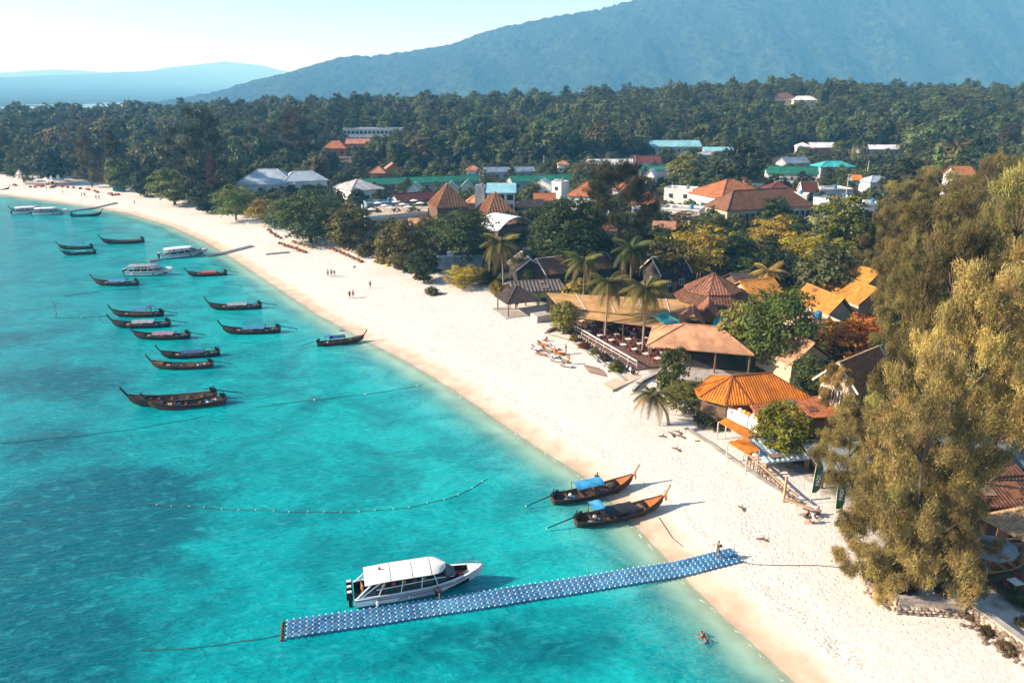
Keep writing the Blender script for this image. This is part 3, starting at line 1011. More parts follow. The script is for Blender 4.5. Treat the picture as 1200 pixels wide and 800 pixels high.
def leaf_mesh(name, ctr, ax, bx, tint, hue, tri=False):
    """one small face per leaf: centre, two half axes"""
    n = len(ctr)
    if tri:
        V = np.stack([ctr - bx, ctr + bx, ctr + 2 * ax], 1)
    else:
        V = np.stack([ctr - ax, ctr - bx * .8 + ax * .15, ctr + ax, ctr + bx * .8 + ax * .15], 1)
    k = V.shape[1]
    me = bpy.data.meshes.new(name)
    me.vertices.add(n * k)
    me.vertices.foreach_set('co', V.astype(np.float32).ravel())
    me.loops.add(n * k)
    me.loops.foreach_set('vertex_index', np.arange(n * k, dtype=np.int32))
    me.polygons.add(n)
    me.polygons.foreach_set('loop_start', np.arange(0, n * k, k, dtype=np.int32))
    a = me.attributes.new('tint', 'FLOAT_COLOR', 'POINT')
    C = np.ones((n, k, 4), np.float32)
    C[:, :, 0] = tint[:, None]
    C[:, :, 1] = hue[:, None]
    a.data.foreach_set('color', C.ravel())
    me.update(calc_edges=True)
    me.materials.append(FOL)
    return me
def unit(v):
    return v / (np.linalg.norm(v, axis=-1, keepdims=True) + 1e-9)
def crown(name, seed, nc, nl, leaf, shape):
    """crown inside radius .5, height 0..1 (scaled by the tree)"""
    r = np.random.default_rng(seed)
    C, R = [], []
    while len(C) < nc:
        p = r.uniform(-1, 1, 3)
        rad = np.hypot(p[0], p[1])
        h = (p[2] + 1) / 2
        if shape == 'round':
            ok = rad ** 2 + (abs(p[2] - .05)) ** 2.2 < 1 and (rad ** 2 + p[2] ** 2 > .30) and h > .04
        elif shape == 'umbrella':
            ok = rad < 1.0 and abs(h - (.78 - .42 * rad ** 2)) < .20 * (1.1 - rad * .5)
        elif shape == 'layered':
            ok = rad < (1.05 - .55 * abs(h - .45)) and (h * 5.2) % 1 < .5 and h > .18
        elif shape == 'tall':
            ok = rad < .30 + .75 * math.sin(math.pi * min(1, (h * .92 + .06)) ** .8) * .9 and rad < 1 and h > .1
        elif shape == 'cone':
            ok = rad < (1.04 - h) ** .8 * 1.1 and rad < .95 and h > .12
        else:
            ok = rad < 1 and h < .8 - .4 * rad
        if ok:
            C.append((p[0] * .42, p[1] * .42, .03 + h * .89))
            R.append(r.uniform(.07, .15))
    C = np.array(C)
    R = np.array(R)
    lobe = r.uniform(.75, 1.0, 12)
    ang = (np.arctan2(C[:, 1], C[:, 0]) / (2 * np.pi) * 12).astype(int) % 12
    C[:, :2] *= lobe[ang][:, None] ** .9
    ct, cn, ti, hu = [], [], [], []
    for c, rr in zip(C, R):
        d_ = unit(r.normal(size=(nl, 3)))
        d_[:, 2] = np.where(d_[:, 2] < -.3, -d_[:, 2] * .7, d_[:, 2])
        q = r.uniform(.35, 1, nl) ** .6
        pts = c + d_ * q[:, None] * rr * np.array([1.15, 1.15, .85])
        ct.append(pts)
        out = unit(c - np.array([0, 0, .45]))
        cn.append(unit(d_ * .7 + out * .35 + np.array([0, 0, .35]) + r.normal(size=(nl, 3)) * .45))
        ti.append(r.uniform(.62, 1.32) * r.uniform(.75, 1.25, nl))
        hu.append(np.clip(r.uniform(.1, .9) + r.normal(0, .15, nl), 0, 1))
    ct, cn, ti, hu = np.vstack(ct), np.vstack(cn), np.hstack(ti), np.hstack(hu)
    a = unit(np.cross(cn, r.normal(size=cn.shape)))
    b = np.cross(cn, a)
    s = leaf * r.uniform(.6, 1.35, len(ct))[:, None]
    return leaf_mesh(name, ct, a * s, b * s * .62, ti, hu)
def feather_crown(name, seed, nc, nl, length, width, shape='wide'):
    """casuarina: drooping plumes of very thin needles"""
    r = np.random.default_rng(seed)
    ct, ax, bx, ti, hu = [], [], [], [], []
    nb = max(14, nc // 11)
    low = {'wide': .06, 'high': .36, 'cone': .08}[shape]
    boughs = []
    for k in range(nb):
        h = (k + r.uniform(0, 1)) / nb
        rmax = (.20 + .31 * math.sin(math.pi * min(1, h * .72 + .26))) if shape != 'cone' else (.34 * (1.04 - h) ** .7)
        a = k * 2.399 + r.uniform(-.5, .5)
        rad = rmax * r.uniform(.35, 1.0) ** .6
        boughs.append((rad, a, low + .04 + h * (.92 - low), r.uniform(.62, 1.28)))
    for k in range(nc):
        rad, a, hh, bt = boughs[k % nb]
        c = np.array([rad * math.cos(a), rad * math.sin(a), hh]) + r.normal(0, 1, 3) * np.array([.052, .052, .024])
        out = np.array([math.cos(a), math.sin(a), r.uniform(.1, 1.1)]) + r.normal(0, .4, 3)
        out /= np.linalg.norm(out)
        L = r.uniform(.035, .075)
        s = r.uniform(-1, 1, nl)
        wob = r.normal(0, 1, (nl, 3)) * np.array([.019, .019, .014])
        pts = c + out * (s[:, None] * L) + wob * (1.1 - .5 * s[:, None])
        pts[:, 2] -= (s > .2) * (s - .2) ** 2 * .04
        dr = unit(out * .7 + r.normal(0, .55, (nl, 3)) + np.array([0, 0, .05]))
        nm = r.normal(size=(nl, 3)) + out * .5 + np.array([0, 0, .5])
        sd = unit(np.cross(dr, nm))
        ln = length * r.uniform(.6, 1.3, nl)[:, None]
        ct.append(pts)
        ax.append(dr * ln * .5)
        bx.append(sd * width * r.uniform(.6, 1.3, nl)[:, None])
        ti.append(bt * r.uniform(.7, 1.2) * r.uniform(.7, 1.3, nl))
        hu.append(np.clip(r.uniform(.2, .8) + r.normal(0, .1, nl), 0, 1))
    return leaf_mesh(name, np.vstack(ct), np.vstack(ax), np.vstack(bx), np.hstack(ti), np.hstack(hu), True)
def trunk_mesh(name, seed, limbs, top, mat, r0=.022, lean=.03):
    r = random.Random(seed)
    m = MB()
    pts = [Vector((0, 0, -.03))]
    for k in range(1, 6):
        pts.append(Vector((r.uniform(-lean, lean) * k / 3, r.uniform(-lean, lean) * k / 3, top * k / 5)))
    m.tube(pts, [r0 * q for q in (1.3, 1, .85, .7, .5, .25)], 7)
    for k in range(limbs):
        i = r.randint(1, 4)
        a = r.uniform(0, 6.28)
        L = r.uniform(.18, .34)
        p = pts[i]
        q = p + Vector((math.cos(a) * L * .55, math.sin(a) * L * .55, L * .35))
        e = q + Vector((math.cos(a + .3) * L * .5, math.sin(a + .3) * L * .5, L * .35))
        m.tube([p, q, e], [r0 * .5, r0 * .33, r0 * .12], 5)
    return m.mesh(name, MATS[mat], (0, 0, 0), True)
CROWNS = {}
def protos(kind):
    if kind in CROWNS:
        return CROWNS[kind]
    n = 3
    if kind == 'broad':
        r = [(trunk_mesh('trunk', 10 + i, 9, .72, 'bark'), crown('crown', 20 + i, 95, 46, .032, 'round')) for i in range(n)]
    elif kind == 'big':
        r = [(trunk_mesh('trunk', 12 + i, 10, .7, 'bark'), crown('crown', 60 + i, 190, 62, .020, 'round')) for i in range(2)]
    elif kind == 'umbrella':
        r = [(trunk_mesh('trunk', 15 + i, 10, .66, 'bark_pale', .02), crown('crown', 30 + i, 85, 50, .027, 'umbrella')) for i in range(2)]
    elif kind == 'layered':
        r = [(trunk_mesh('trunk', 16 + i, 10, .8, 'bark_pale', .018), crown('crown', 35 + i, 100, 50, .022, 'layered')) for i in range(2)]
    elif kind == 'tall':
        r = [(trunk_mesh('trunk', 17 + i, 6, .85, 'bark'), crown('crown', 40 + i, 90, 40, .034, 'tall')) for i in range(n)]
    elif kind == 'bush':
        r = [(trunk_mesh('trunk', 19 + i, 8, .5, 'bark', .016), crown('crown', 45 + i, 70, 50, .036, 'bush')) for i in range(2)]
    elif kind == 'casuarina':
        r = [(trunk_mesh('trunk', 50 + i, 16, .92, 'bark', .016), feather_crown('crown', 50 + i, 350, 260, .025, .0024)) for i in range(3)]
    elif kind == 'high_casuarina':
        r = [(trunk_mesh('trunk', 51 + i, 16, .92, 'bark', .016), feather_crown('crown', 58 + i, 270, 250, .025, .0026, 'high')) for i in range(2)]
    elif kind == 'far_casuarina':
        r = [(trunk_mesh('trunk', 54 + i, 8, .92, 'bark', .016), feather_crown('crown', 55 + i, 170, 45, .060, .006, 'wide' if i else 'cone')) for i in range(2)]
    elif kind == 'far_broad':
        r = [(trunk_mesh('trunk', 70 + i, 4, .7, 'bark'), crown('crown', 70 + i, 70, 26, .050, ('round', 'tall', 'round', 'umbrella')[i])) for i in range(4)]
    CROWNS[kind] = r
    return r
TREES = []
FIRST = {}
NAME = {'broad': 'broadleaf_tree', 'big': 'broadleaf_tree', 'umbrella': 'spreading_tree', 'layered': 'almond_tree', 'tall': 'tall_tree', 'bush': 'shrub', 'casuarina': 'casuarina_tree', 'high_casuarina': 'casuarina_tree',
        'far_casuarina': 'casuarina_tree', 'far_broad': 'forest_tree'}
def plant(kind, loc, h, w, col, label, cat='tree', group=None, var=None, rz=None):
    pr = protos(kind)
    k = random.randrange(len(pr)) if var is None else var
    t = thing(NAME[kind], label, cat, loc, random.uniform(0, 6.28) if rz is None else rz, group)
    t.scale = (w, w, h)
    tk = put('trunk', pr[k][0], t)
    cr = put('crown', pr[k][1], t)
    cr.color = (*col, 1)
    TREES.append(t)
    FIRST.setdefault(pr[k][1].name, cr)
    return t
def tree_px(kind, px, base, top, wpx, col, label, cat='tree', group=None, var=None, dist=None):
    """base pixel on the ground, top pixel and crown width in pixels"""
    if dist:
        p = at_dist(px, (base + top) / 2, dist)
        p.z = ground(p.x, p.y)
        ztop = at_dist(px, top, dist).z
    else:
        p = GP(px, base)
        ztop = at_dist(px, top, p.y).z
    zc = proj(p.x, p.y, (p.z + ztop) / 2)[2]
    return plant(kind, (p.x, p.y, p.z - .1), max(1.2, ztop - p.z), wpx * zc / F * 1.08, col, label, cat, group, var)

DG = (.058, .085, .020)       # dark green
MG = (.125, .155, .026)
YG = (.32, .25, .024)         # sunlit yellow green
OG = (.15, .13, .032)       # olive
LG = (.20, .20, .03)
GO = (.38, .275, .095)       # dry golden casuarina
GO2 = (.29, .235, .075)
BR = (.115, .080, .040)

# tree line along the far beach
for a in [
    ('far_casuarina', 28, 214, 165, 40, DG, 'dark feathery casuarina standing over the far end of the beach'),
    ('broad', 62, 216, 172, 44, DG, 'dark round tree behind the white pointed beach tents'),
    ('far_casuarina', 108, 219, 150, 42, OG, 'olive casuarina beside the white pointed beach tents'),
    ('far_casuarina', 140, 222, 152, 48, (.10, .085, .03), 'pair-like olive casuarina with brownish plumes above the far sand'),
    ('broad', 142, 224, 182, 36, MG, 'green leafy tree in front of the brownish casuarina on the far beach'),
    ('broad', 172, 230, 196, 40, DG, 'low dark tree by the green tent on the far beach'),
    ('broad', 205, 240, 197, 58, MG, 'wide green tree leaning over the sand beyond the green tent'),
    ('far_casuarina', 250, 240, 128, 86, (.07, .085, .028), 'tallest dark casuarina rising above the far beach tree line'),
    ('far_casuarina', 222, 236, 150, 60, (.05, .058, .022), 'dark casuarina next to the tallest one on the far beach'),
    ('far_casuarina', 254, 246, 183, 30, (.16, .09, .04), 'dry brown casuarina in front of the tallest dark casuarina'),
    ('broad', 243, 249, 216, 42, DG, 'rounded dark green tree at the edge of the wide beach'),
    ('far_casuarina', 350, 204, 126, 74, (.085, .065, .03), 'brown tinged tall casuarina behind the white hall'),
    ('far_casuarina', 312, 203, 140, 54, (.055, .06, .024), 'dark casuarina behind the hipped hall roof'),
    ('layered', 277, 258, 217, 62, MG, 'layered green almond tree on the sand near the white hall'),
    ('umbrella', 312, 263, 230, 52, YG, 'yellow green spreading tree beside a blue flag on the sand'),
    ('big', 364, 284, 220, 96, DG, 'large dark green spreading tree in front of the white hall'),
    ('broad', 411, 291, 236, 62, (.13, .125, .025), 'yellowing broadleaf tree in front of the terrace restaurant'),
    ('broad', 470, 316, 256, 66, OG, 'olive green tree shading the beach bar below the terrace'),
    ('broad', 497, 330, 291, 44, DG, 'small dark tree at the sand edge beside a blue wall'),
    ('big', 546, 312, 243, 84, DG, 'large dark tree beside the white arched roof'),
    ('umbrella', 520, 300, 272, 40, (.17, .08, .03), 'reddish leaved tree tucked under the large dark tree'),
    ('layered', 545, 336, 310, 56, YG, 'low flat yellow green tree in front of a blue wall'),
    ('bush', 433, 300, 272, 36, OG, 'olive bush behind the row of beach seats'),
    ('big', 668, 322, 228, 104, DG, 'broad dark green tree behind the brown thatched roofs'),
    ('casuarina', 722, 318, 187, 82, (.13, .12, .045), 'tall thin dark casuarina standing in the middle of the town'),
    ('broad', 780, 335, 277, 66, (.17, .13, .04), 'orange tinged tree left of the yellow layered tree'),
    ('layered', 818, 328, 262, 82, YG, 'yellow green layered tree below the big brown hipped roofs'),
    ('layered', 902, 302, 248, 62, YG, 'bright yellow green layered tree against the glass front of the brown roofed hotel'),
    ('broad', 905, 270, 229, 46, DG, 'round dark tree in front of the brown hipped hotel roof'),
    ('broad', 984, 300, 224, 76, (.20, .20, .026), 'tall bright green tree beside the brown hipped hotel'),
    ('layered', 942, 318, 272, 66, YG, 'yellow green tree behind the ochre roofs'),
    ('broad', 964, 360, 284, 76, (.10, .10, .035), 'olive and pink tinged tree over the ochre roofs'),
    ('broad', 900, 340, 290, 66, DG, 'dark tree behind the octagonal pavilion roof'),
    ('broad', 850, 320, 285, 60, DG, 'dark shaded tree behind the dark gabled house'),
    ('umbrella', 1002, 425, 364, 92, (.62, .17, .02), 'flame tree with orange blossom over the cottage roof'),
    ('big', 905, 432, 332, 92, MG, 'large rounded green tree with sunlit left side next to the peach tent roof'),
    ('broad', 868, 424, 348, 60, LG, 'fresh green tree overhanging the right edge of the peach tent roof'),
    ('broad', 946, 466, 412, 52, DG, 'dark leafy tree behind the orange corrugated roof'),
    ('broad', 786, 470, 402, 44, MG, 'dark young tree on the sand beside the tiled terrace'),
    ('layered', 802, 484, 440, 56, LG, 'sunlit sea almond tree beside the bent palm'),
    ('bush', 833, 497, 472, 44, OG, 'olive bush under the corner of the orange corrugated roof'),
    ('broad', 914, 536, 470, 76, (.19, .20, .016), 'bright yellow green rounded tree beside the white banner'),
    ('broad', 660, 390, 350, 36, LG, 'small clipped round tree at the restaurant corner'),
    ('broad', 1064, 245, 184, 72, (.045, .050, .02), 'large dark brownish tree beyond the golden casuarinas'),
    ('broad', 800, 216, 178, 48, (.17, .165, .03), 'pale yellow green tree behind the white boxy houses'),
    ('broad', 862, 225, 160, 70, (.042, .055, .020), 'large dark tree behind the brown hipped hotel'),
    ('broad', 812, 205, 172, 36, DG, 'dark tree between the yellow tree and the cyan roofed hall'),
    ('broad', 690, 222, 186, 44, OG, 'olive tree in front of the long pale roof'),
    ('broad', 775, 300, 262, 44, DG, 'shaded tree right of the thin dark casuarina'),
    ('broad', 690, 318, 272, 50, DG, 'dark tree at the foot of the thin dark casuarina'),
    ('broad', 745, 325, 276, 48, DG, 'deep green tree behind the dark gabled house'),
    ('broad', 618, 330, 292, 40, DG, 'shadowed tree under the white arched roof'),
    ('broad', 528, 286, 249, 56, MG, 'green tree directly below the steep pyramid roof'),
    ('broad', 500, 276, 252, 32, OG, 'small olive tree at the corner of the raised terrace'),
    ('broad', 455, 280, 255, 40, OG, 'olive tree against the terrace wall'),
    ('broad', 394, 262, 233, 38, DG, 'dark tree below the grey hip roofed house'),
    ('broad', 580, 292, 260, 40, DG, 'dark tree under the second pyramid roof'),
    ('broad', 642, 268, 242, 46, DG, 'dark tree below the low orange roofed house'),
    ('broad', 610, 262, 246, 26, MG, 'small green tree beside the white arched roof'),
    ('broad', 772, 270, 243, 44, DG, 'dark tree below the grey terrace house'),
    ('broad', 800, 272, 246, 42, (.19, .13, .035), 'rusty tree in front of the grey terrace house'),
    ('broad', 838, 276, 252, 40, MG, 'green tree at the corner of the brown hipped hotel'),
    ('broad', 742, 296, 252, 44, DG, 'deep shaded tree beside the thin dark casuarina'),
    ('broad', 930, 275, 250, 46, DG, 'dark tree against the glass front near the hotel end'),
    ('broad', 700, 262, 236, 42, OG, 'olive tree in front of the terracotta house'),
    ('broad', 968, 262, 235, 34, MG, 'green tree hiding the white flat roofed house'),
    ('broad', 868, 332, 300, 52, MG, 'green tree rising behind the octagonal pavilion'),
    ('broad', 920, 372, 340, 44, OG, 'olive tree in front of the ochre gabled house'),
    ('broad', 1040, 440, 395, 50, OG, 'olive tree behind the cottage roof ridge'),
    ('broad', 968, 405, 372, 40, OG, 'small olive tree between the ochre gable and the flame tree'),
]:
    tree_px(*a)
# shrubs along terraces and planters
for a in [
    (672, 399, 387, 14, YG, 'small yellow shrub beside the restaurant steps'), (684, 408, 394, 16, (.24, .10, .02), 'rusty orange shrub in the long restaurant planter'),
    (697, 416, 402, 16, (.22, .16, .02), 'golden shrub in the long restaurant planter'), (708, 424, 408, 18, (.12, .07, .03), 'brownish shrub in the long restaurant planter'),
    (722, 434, 415, 22, LG, 'fresh green shrub at the low end of the restaurant planter'), (582, 345, 320, 18, YG, 'small yellow shrub behind the thatched gazebo'),
    (448, 308, 290, 20, YG, 'yellow bush behind the beach bar seats'), (990, 618, 603, 26, OG, 'scrubby bush at the foot of the feather flags'),
    (506, 345, 330, 18, OG, 'low bush at the corner of the blue wall'), (1060, 690, 672, 34, BR, 'dry brown scrub inside the angled stone wall'),
    (1140, 724, 712, 22, BR, 'dry weeds at the corner of the stone wall'), (1158, 742, 730, 22, BR, 'dry weeds half way along the stone wall'),
    (1180, 762, 748, 26, BR, 'dry weeds at the low end of the stone wall')]:
    tree_px('bush', *a[:5], a[5], 'shrub', 'shrubs along the beach front')

# the golden casuarina grove at the right
cas = [
    ('casuarina', 1054, 694, 405, 140, GO, 'huge golden casuarina with low drooping branches beside the stone wall'),
    ('high_casuarina', 985, 606, 474, 72, GO, 'slender golden casuarina over the two green feather flags'),
    ('high_casuarina', 1112, 610, 305, 135, GO, 'tall golden casuarina behind the huge one, brown plumes reaching high'),
    ('high_casuarina', 1188, 575, 240, 130, GO, 'tallest golden casuarina above the rusty brown sheet roofs'),
    ('casuarina', 1078, 540, 262, 105, GO2, 'golden casuarina in the middle of the grove behind the cottage'),
    ('casuarina', 1050, 450, 272, 62, GO2, 'narrow olive gold casuarina between the cottage and the ochre roofs'),
    ('casuarina', 1150, 480, 195, 118, GO2, 'tall olive casuarina at the back of the golden grove'),
    ('casuarina', 1198, 430, 168, 100, (.26, .20, .065), 'olive brown casuarina furthest up the grove'),
    ('casuarina', 1062, 390, 230, 80, (.28, .21, .06), 'olive casuarina above the ochre roofs'),
    ('casuarina', 1103, 375, 208, 90, (.25, .20, .06), 'olive casuarina behind the golden grove beside the dark brownish tree'),
    ('casuarina', 1028, 345, 240, 52, (.26, .21, .055), 'light olive casuarina next to the bright green tree'),
    ('casuarina', 1145, 325, 178, 80, (.23, .19, .06), 'olive casuarina in front of the far terracotta roof'),
    ('high_casuarina', 1212, 520, 300, 110, GO, 'golden casuarina behind the tallest one in the grove'),
    ('casuarina', 1046, 300, 212, 56, (.28, .22, .06), 'sunlit olive casuarina right of the bright green tree'),
    ('casuarina', 1180, 345, 176, 90, (.25, .20, .06), 'olive casuarina beside the white house above the grove'),
    ('casuarina', 1085, 300, 196, 70, (.26, .21, .06), 'olive casuarina in front of the large dark brownish tree'),
    ('high_casuarina', 972, 505, 424, 36, GO, 'thin young casuarina in front of the cottage gable'),
    ('casuarina', 1040, 520, 400, 62, GO2, 'golden casuarina in front of the brown cottage roof'),
    ('casuarina', 1028, 688, 566, 96, GO, 'low bushy casuarina with drooping needles at the angled end of the stone wall'),
    ('casuarina', 1088, 684, 540, 104, GO2, 'low bushy casuarina filling the shade behind the stone wall corner'),
    ('casuarina', 1020, 570, 470, 70, GO2, 'small golden casuarina filling the gap beside the blue tarpaulin shed'),
]
for k, a in enumerate(cas):
    tree_px(*a, group='golden casuarina grove', var=k % 2 if a[0][0] == 'h' else k % 3)

# ------------------------------------------------------------------ palms
def frond_mesh(name, seed, droop):
    r = np.random.default_rng(seed)
    n = 26
    ct, ax, bx, ti, hu = [], [], [], [], []
    def pt(s):
        return np.array([s * (1 - .18 * droop * s), 0, .28 * s - droop * .62 * s * s])
    for k in range(n):
        s = .12 + .88 * k / n
        p = pt(s)
        tg = unit(pt(s + .02) - p)
        ll = .30 * math.sin(math.pi * min(1, .18 + s * .80)) + .04
        for sg in (-1, 1):
            dr = unit(tg * .55 + np.array([0, sg * .75, -.35 - .25 * r.random()]))
            ct.append(p)
            ax.append(dr * ll * .5)
            bx.append(tg * .021)
            ti.append(r.uniform(.75, 1.3))
            hu.append(r.uniform(.3, .7))
    me = leaf_mesh(name, np.array(ct), np.array(ax), np.array(bx), np.array(ti), np.array(hu), True)
    import bmesh
    bm = bmesh.new()
    bm.from_mesh(me)
    lay = bm.verts.layers.float_color.get('tint')
    prev = None
    for s in np.linspace(0, 1, 9):
        p = pt(s)
        ring = []
        for q in ((0, -.012, .0), (0, .012, 0), (0, 0, .015)):
            v_ = bm.verts.new((p[0], p[1] + q[1] * (1.1 - s), p[2] + q[2] * (1.1 - s)))
            v_[lay] = (1.3, .3, 0, 1)
            ring.append(v_)
        if prev:
            for i in range(3):
                bm.faces.new((prev[i], prev[(i + 1) % 3], ring[(i + 1) % 3], ring[i]))
        prev = ring
    bm.to_mesh(me)
    bm.free()
    return me
FRONDS = [frond_mesh('frond', 80 + i, dr) for i, dr in enumerate((.7, 1.1, 1.6, 2.1))]
def palm(label, base, topz, R, col, lean=(0, 0), n=27, dry=6, group='coconut palms'):
    t = thing('coconut_palm', label, 'palm', base, 0, group)
    h = topz - base[2]
    top = Vector((lean[0], lean[1], h))
    pts = [Vector((lean[0] * s * s, lean[1] * s * s, h * s - .1 * (1 - s))) for s in np.linspace(0, 1, 8)]
    part('trunk', MB().tube(pts, [.24, .19, .17, .16, .15, .14, .14, .12], 8), MATS['palm_trunk'], t, False, True)
    r = random.Random(int(abs(base[0] * 13 + base[1] * 7)))
    for k in range(n):
        up = k / n
        fr = put('frond', FRONDS[0 if up > .75 else 1 if up > .45 else 2 if up > .2 else 3], t)
        fr.location = top + Vector((0, 0, .05 + .12 * up))
        fr.rotation_euler = (r.uniform(-.25, .25), -(-.35 + 1.25 * up) * .75, k * 2.399 + r.uniform(-.2, .2))
        s = R * r.uniform(.82, 1.1)
        fr.scale = (s, s, s)
        fr.color = (*(col if k >= dry else (.30, .19, .05)), 1)
    part('coconut_cluster', MB().lathe(top + Vector((.12, 0, -.35)), [(.05, 0), (.22, .1), (.24, .25), (.1, .4)], 7), M('coconut', (.20, .15, .04), .7), t, False, True)
    return t
def palm_px(label, px, base, top, wpx, col=(.12, .11, .02), lean=(0, 0), dist=None, **kw):
    p = GP(px, base) if not dist else Vector((at_dist(px, base, dist).x, dist, 0))
    p.z = ground(p.x, p.y)
    zt = at_dist(px, top + .35 * (wpx * .5), p.y).z
    R = wpx * proj(p.x, p.y, zt)[2] / F / 2 * 1.25
    return palm(label, p, zt, R, col, lean, **kw)
palm_px('coconut palm with golden fronds right of the blue wall', 590, 338, 277, 52, (.15, .13, .025), (-.6, 0))
palm_px('coconut palm leaning over the ochre restaurant roof, behind another palm', 683, 372, 299, 48, (.11, .11, .025))
palm_px('coconut palm with drooping fronds rising through the ochre restaurant roof', 709, 398, 324, 50, (.13, .12, .025), (.3, 0))
palm_px('coconut palm with pale trunk standing among the dining tables', 753, 412, 330, 62, (.14, .12, .025), (0, .5))
palm_px('coconut palm beside the dark gabled house', 738, 345, 284, 52, (.07, .085, .02))
palm_px('short bent palm growing out over the white sand', 783, 497, 452, 56, (.10, .09, .022), (-2.2, -.5), n=16, dry=6)
palm_px('pale yellow fronded palm behind the octagonal pavilion roof', 897, 355, 312, 44, (.32, .22, .05), n=18)
palm_px('coconut palm near the far white roofed houses', 1003, 200, 160, 34, (.05, .07, .02))
palm_px('brownish coconut palm above the golden grove', 1112, 225, 168, 30, (.13, .09, .03))
# ------------------------------------------------------------------ buildings
def roofmat(name, col, var=.3, scale=1.2, streak=(1, 1, 1), rough=.8, bump=.5):
    return M(name, col, rough, min(.5, var * 1.5), scale, bump, .2, 0, streak, .06, dirt=tuple(q * .42 + .01 for q in col))
roofmat('tile_terracotta', (.40, .15, .062), .25, 2.5)
roofmat('tile_brown', (.20, .095, .055), .3, 2.5)
roofmat('tile_maroon', (.13, .04, .032), .3, 2.5)
roofmat('thatch_tan', (.36, .17, .085), .35, 3, (1, 1, 4))
roofmat('thatch_grey', (.20, .165, .14), .45, 3, (1, 1, 4))
roofmat('thatch_dark', (.11, .082, .068), .45, 3, (1, 1, 4))
roofmat('thatch_straw', (.48, .33, .19), .3, 3, (1, 1, 4))
roofmat('sheet_orange', (.66, .225, .028), .18, 1.0, rough=.5)
roofmat('sheet_ochre', (.56, .265, .055), .18, 1.0, rough=.6)
roofmat('canvas_ochre', (.47, .28, .115), .15, .6, rough=.85)
roofmat('canvas_peach', (.52, .28, .155), .2, .6, rough=.85)
roofmat('tile_salmon', (.44, .20, .12), .3, 2.5)
roofmat('sheet_bluegrey', (.38, .46, .52), .12, .7, rough=.5)
roofmat('sheet_grey', (.42, .42, .42), .2, .7, rough=.6)
roofmat('sheet_white', (.68, .69, .69), .1, .7, rough=.5)
roofmat('sheet_cyan', (.24, .50, .56), .12, .7, rough=.45)
roofmat('sheet_green', (.022, .16, .10), .2, .7, rough=.5)
roofmat('sheet_palegreen', (.26, .48, .27), .2, .7, rough=.6)
roofmat('sheet_teal', (.06, .42, .42), .2, .7, rough=.5)
roofmat('sheet_slate', (.16, .22, .28), .2, .7, rough=.6)
roofmat('sheet_rust', (.15, .075, .05), .45, 1.5)
roofmat('sheet_dark', (.045, .040, .042), .4, 1.5)
M('wall_white', (.72, .70, .66), .85, .12, .8, .2)
M('wall_cream', (.62, .50, .36), .85, .15, .8, .2)
M('wall_grey', (.36, .38, .40), .85, .2, .8, .2)
M('wall_blue', (.20, .27, .32), .85, .2, .8, .2)
M('wall_brown', (.17, .105, .07), .85, .3, 1.5, .3)
M('wall_dark', (.055, .045, .040), .8, .3, 1.5, .3)
M('wall_orange', (.45, .19, .08), .85, .2, 1, .2)
M('wood_post', (.26, .15, .08), .8, .3, 5, .4, streak=(1, 1, .3))
M('trim_white', (.74, .70, .62), .6, .12, 2, .1)
M('concrete', (.46, .42, .37), .9, .25, 1.2, .4)
M('window_glass', (.03, .06, .075), .12, .3, .6, .0, spec=.6)
M('window_teal', (.04, .13, .15), .15, .3, .6, .0, spec=.6)
M('banner_white', (.80, .79, .77), .7, .05, 1, .1)

PROT = []
M('patch_grey', (.24, .17, .12), .7, .4, 2, .3)
M('patch_brown', (.20, .10, .05), .7, .4, 2, .3)
def ribs_on(face, spacing, w, h, mb):
    """thin raised strips running up the slope of one roof face (first two points are its eave)"""
    f = [Vector(q) for q in face]
    e0, e1 = f[0], f[1]
    u = (e1 - e0).normalized()
    n = u.cross(f[2] - e0).normalized()
    if n.z < 0:
        n = -n
    v = n.cross(u)
    if v.z < 0:
        v = -v
    pts = [((q - e0).dot(u), (q - e0).dot(v)) for q in f]
    umin, umax = min(p[0] for p in pts), max(p[0] for p in pts)
    k = umin + spacing * .5
    while k < umax:
        vs = []
        for i in range(len(pts)):
            (a, b), (c, d_) = pts[i], pts[(i + 1) % len(pts)]
            if (a - k) * (c - k) < 0:
                vs.append(b + (d_ - b) * (k - a) / (c - a))
        if len(vs) >= 2 and max(vs) - min(vs) > .15:
            p, q = e0 + u * k + v * min(vs), e0 + u * k + v * max(vs)
            mb.bar(p + n * h * .4, q + n * h * .4, w, h)
        k += spacing
def shell(faces, th, mb):
    for f in faces:
        mb.slab(f, th)
    return mb
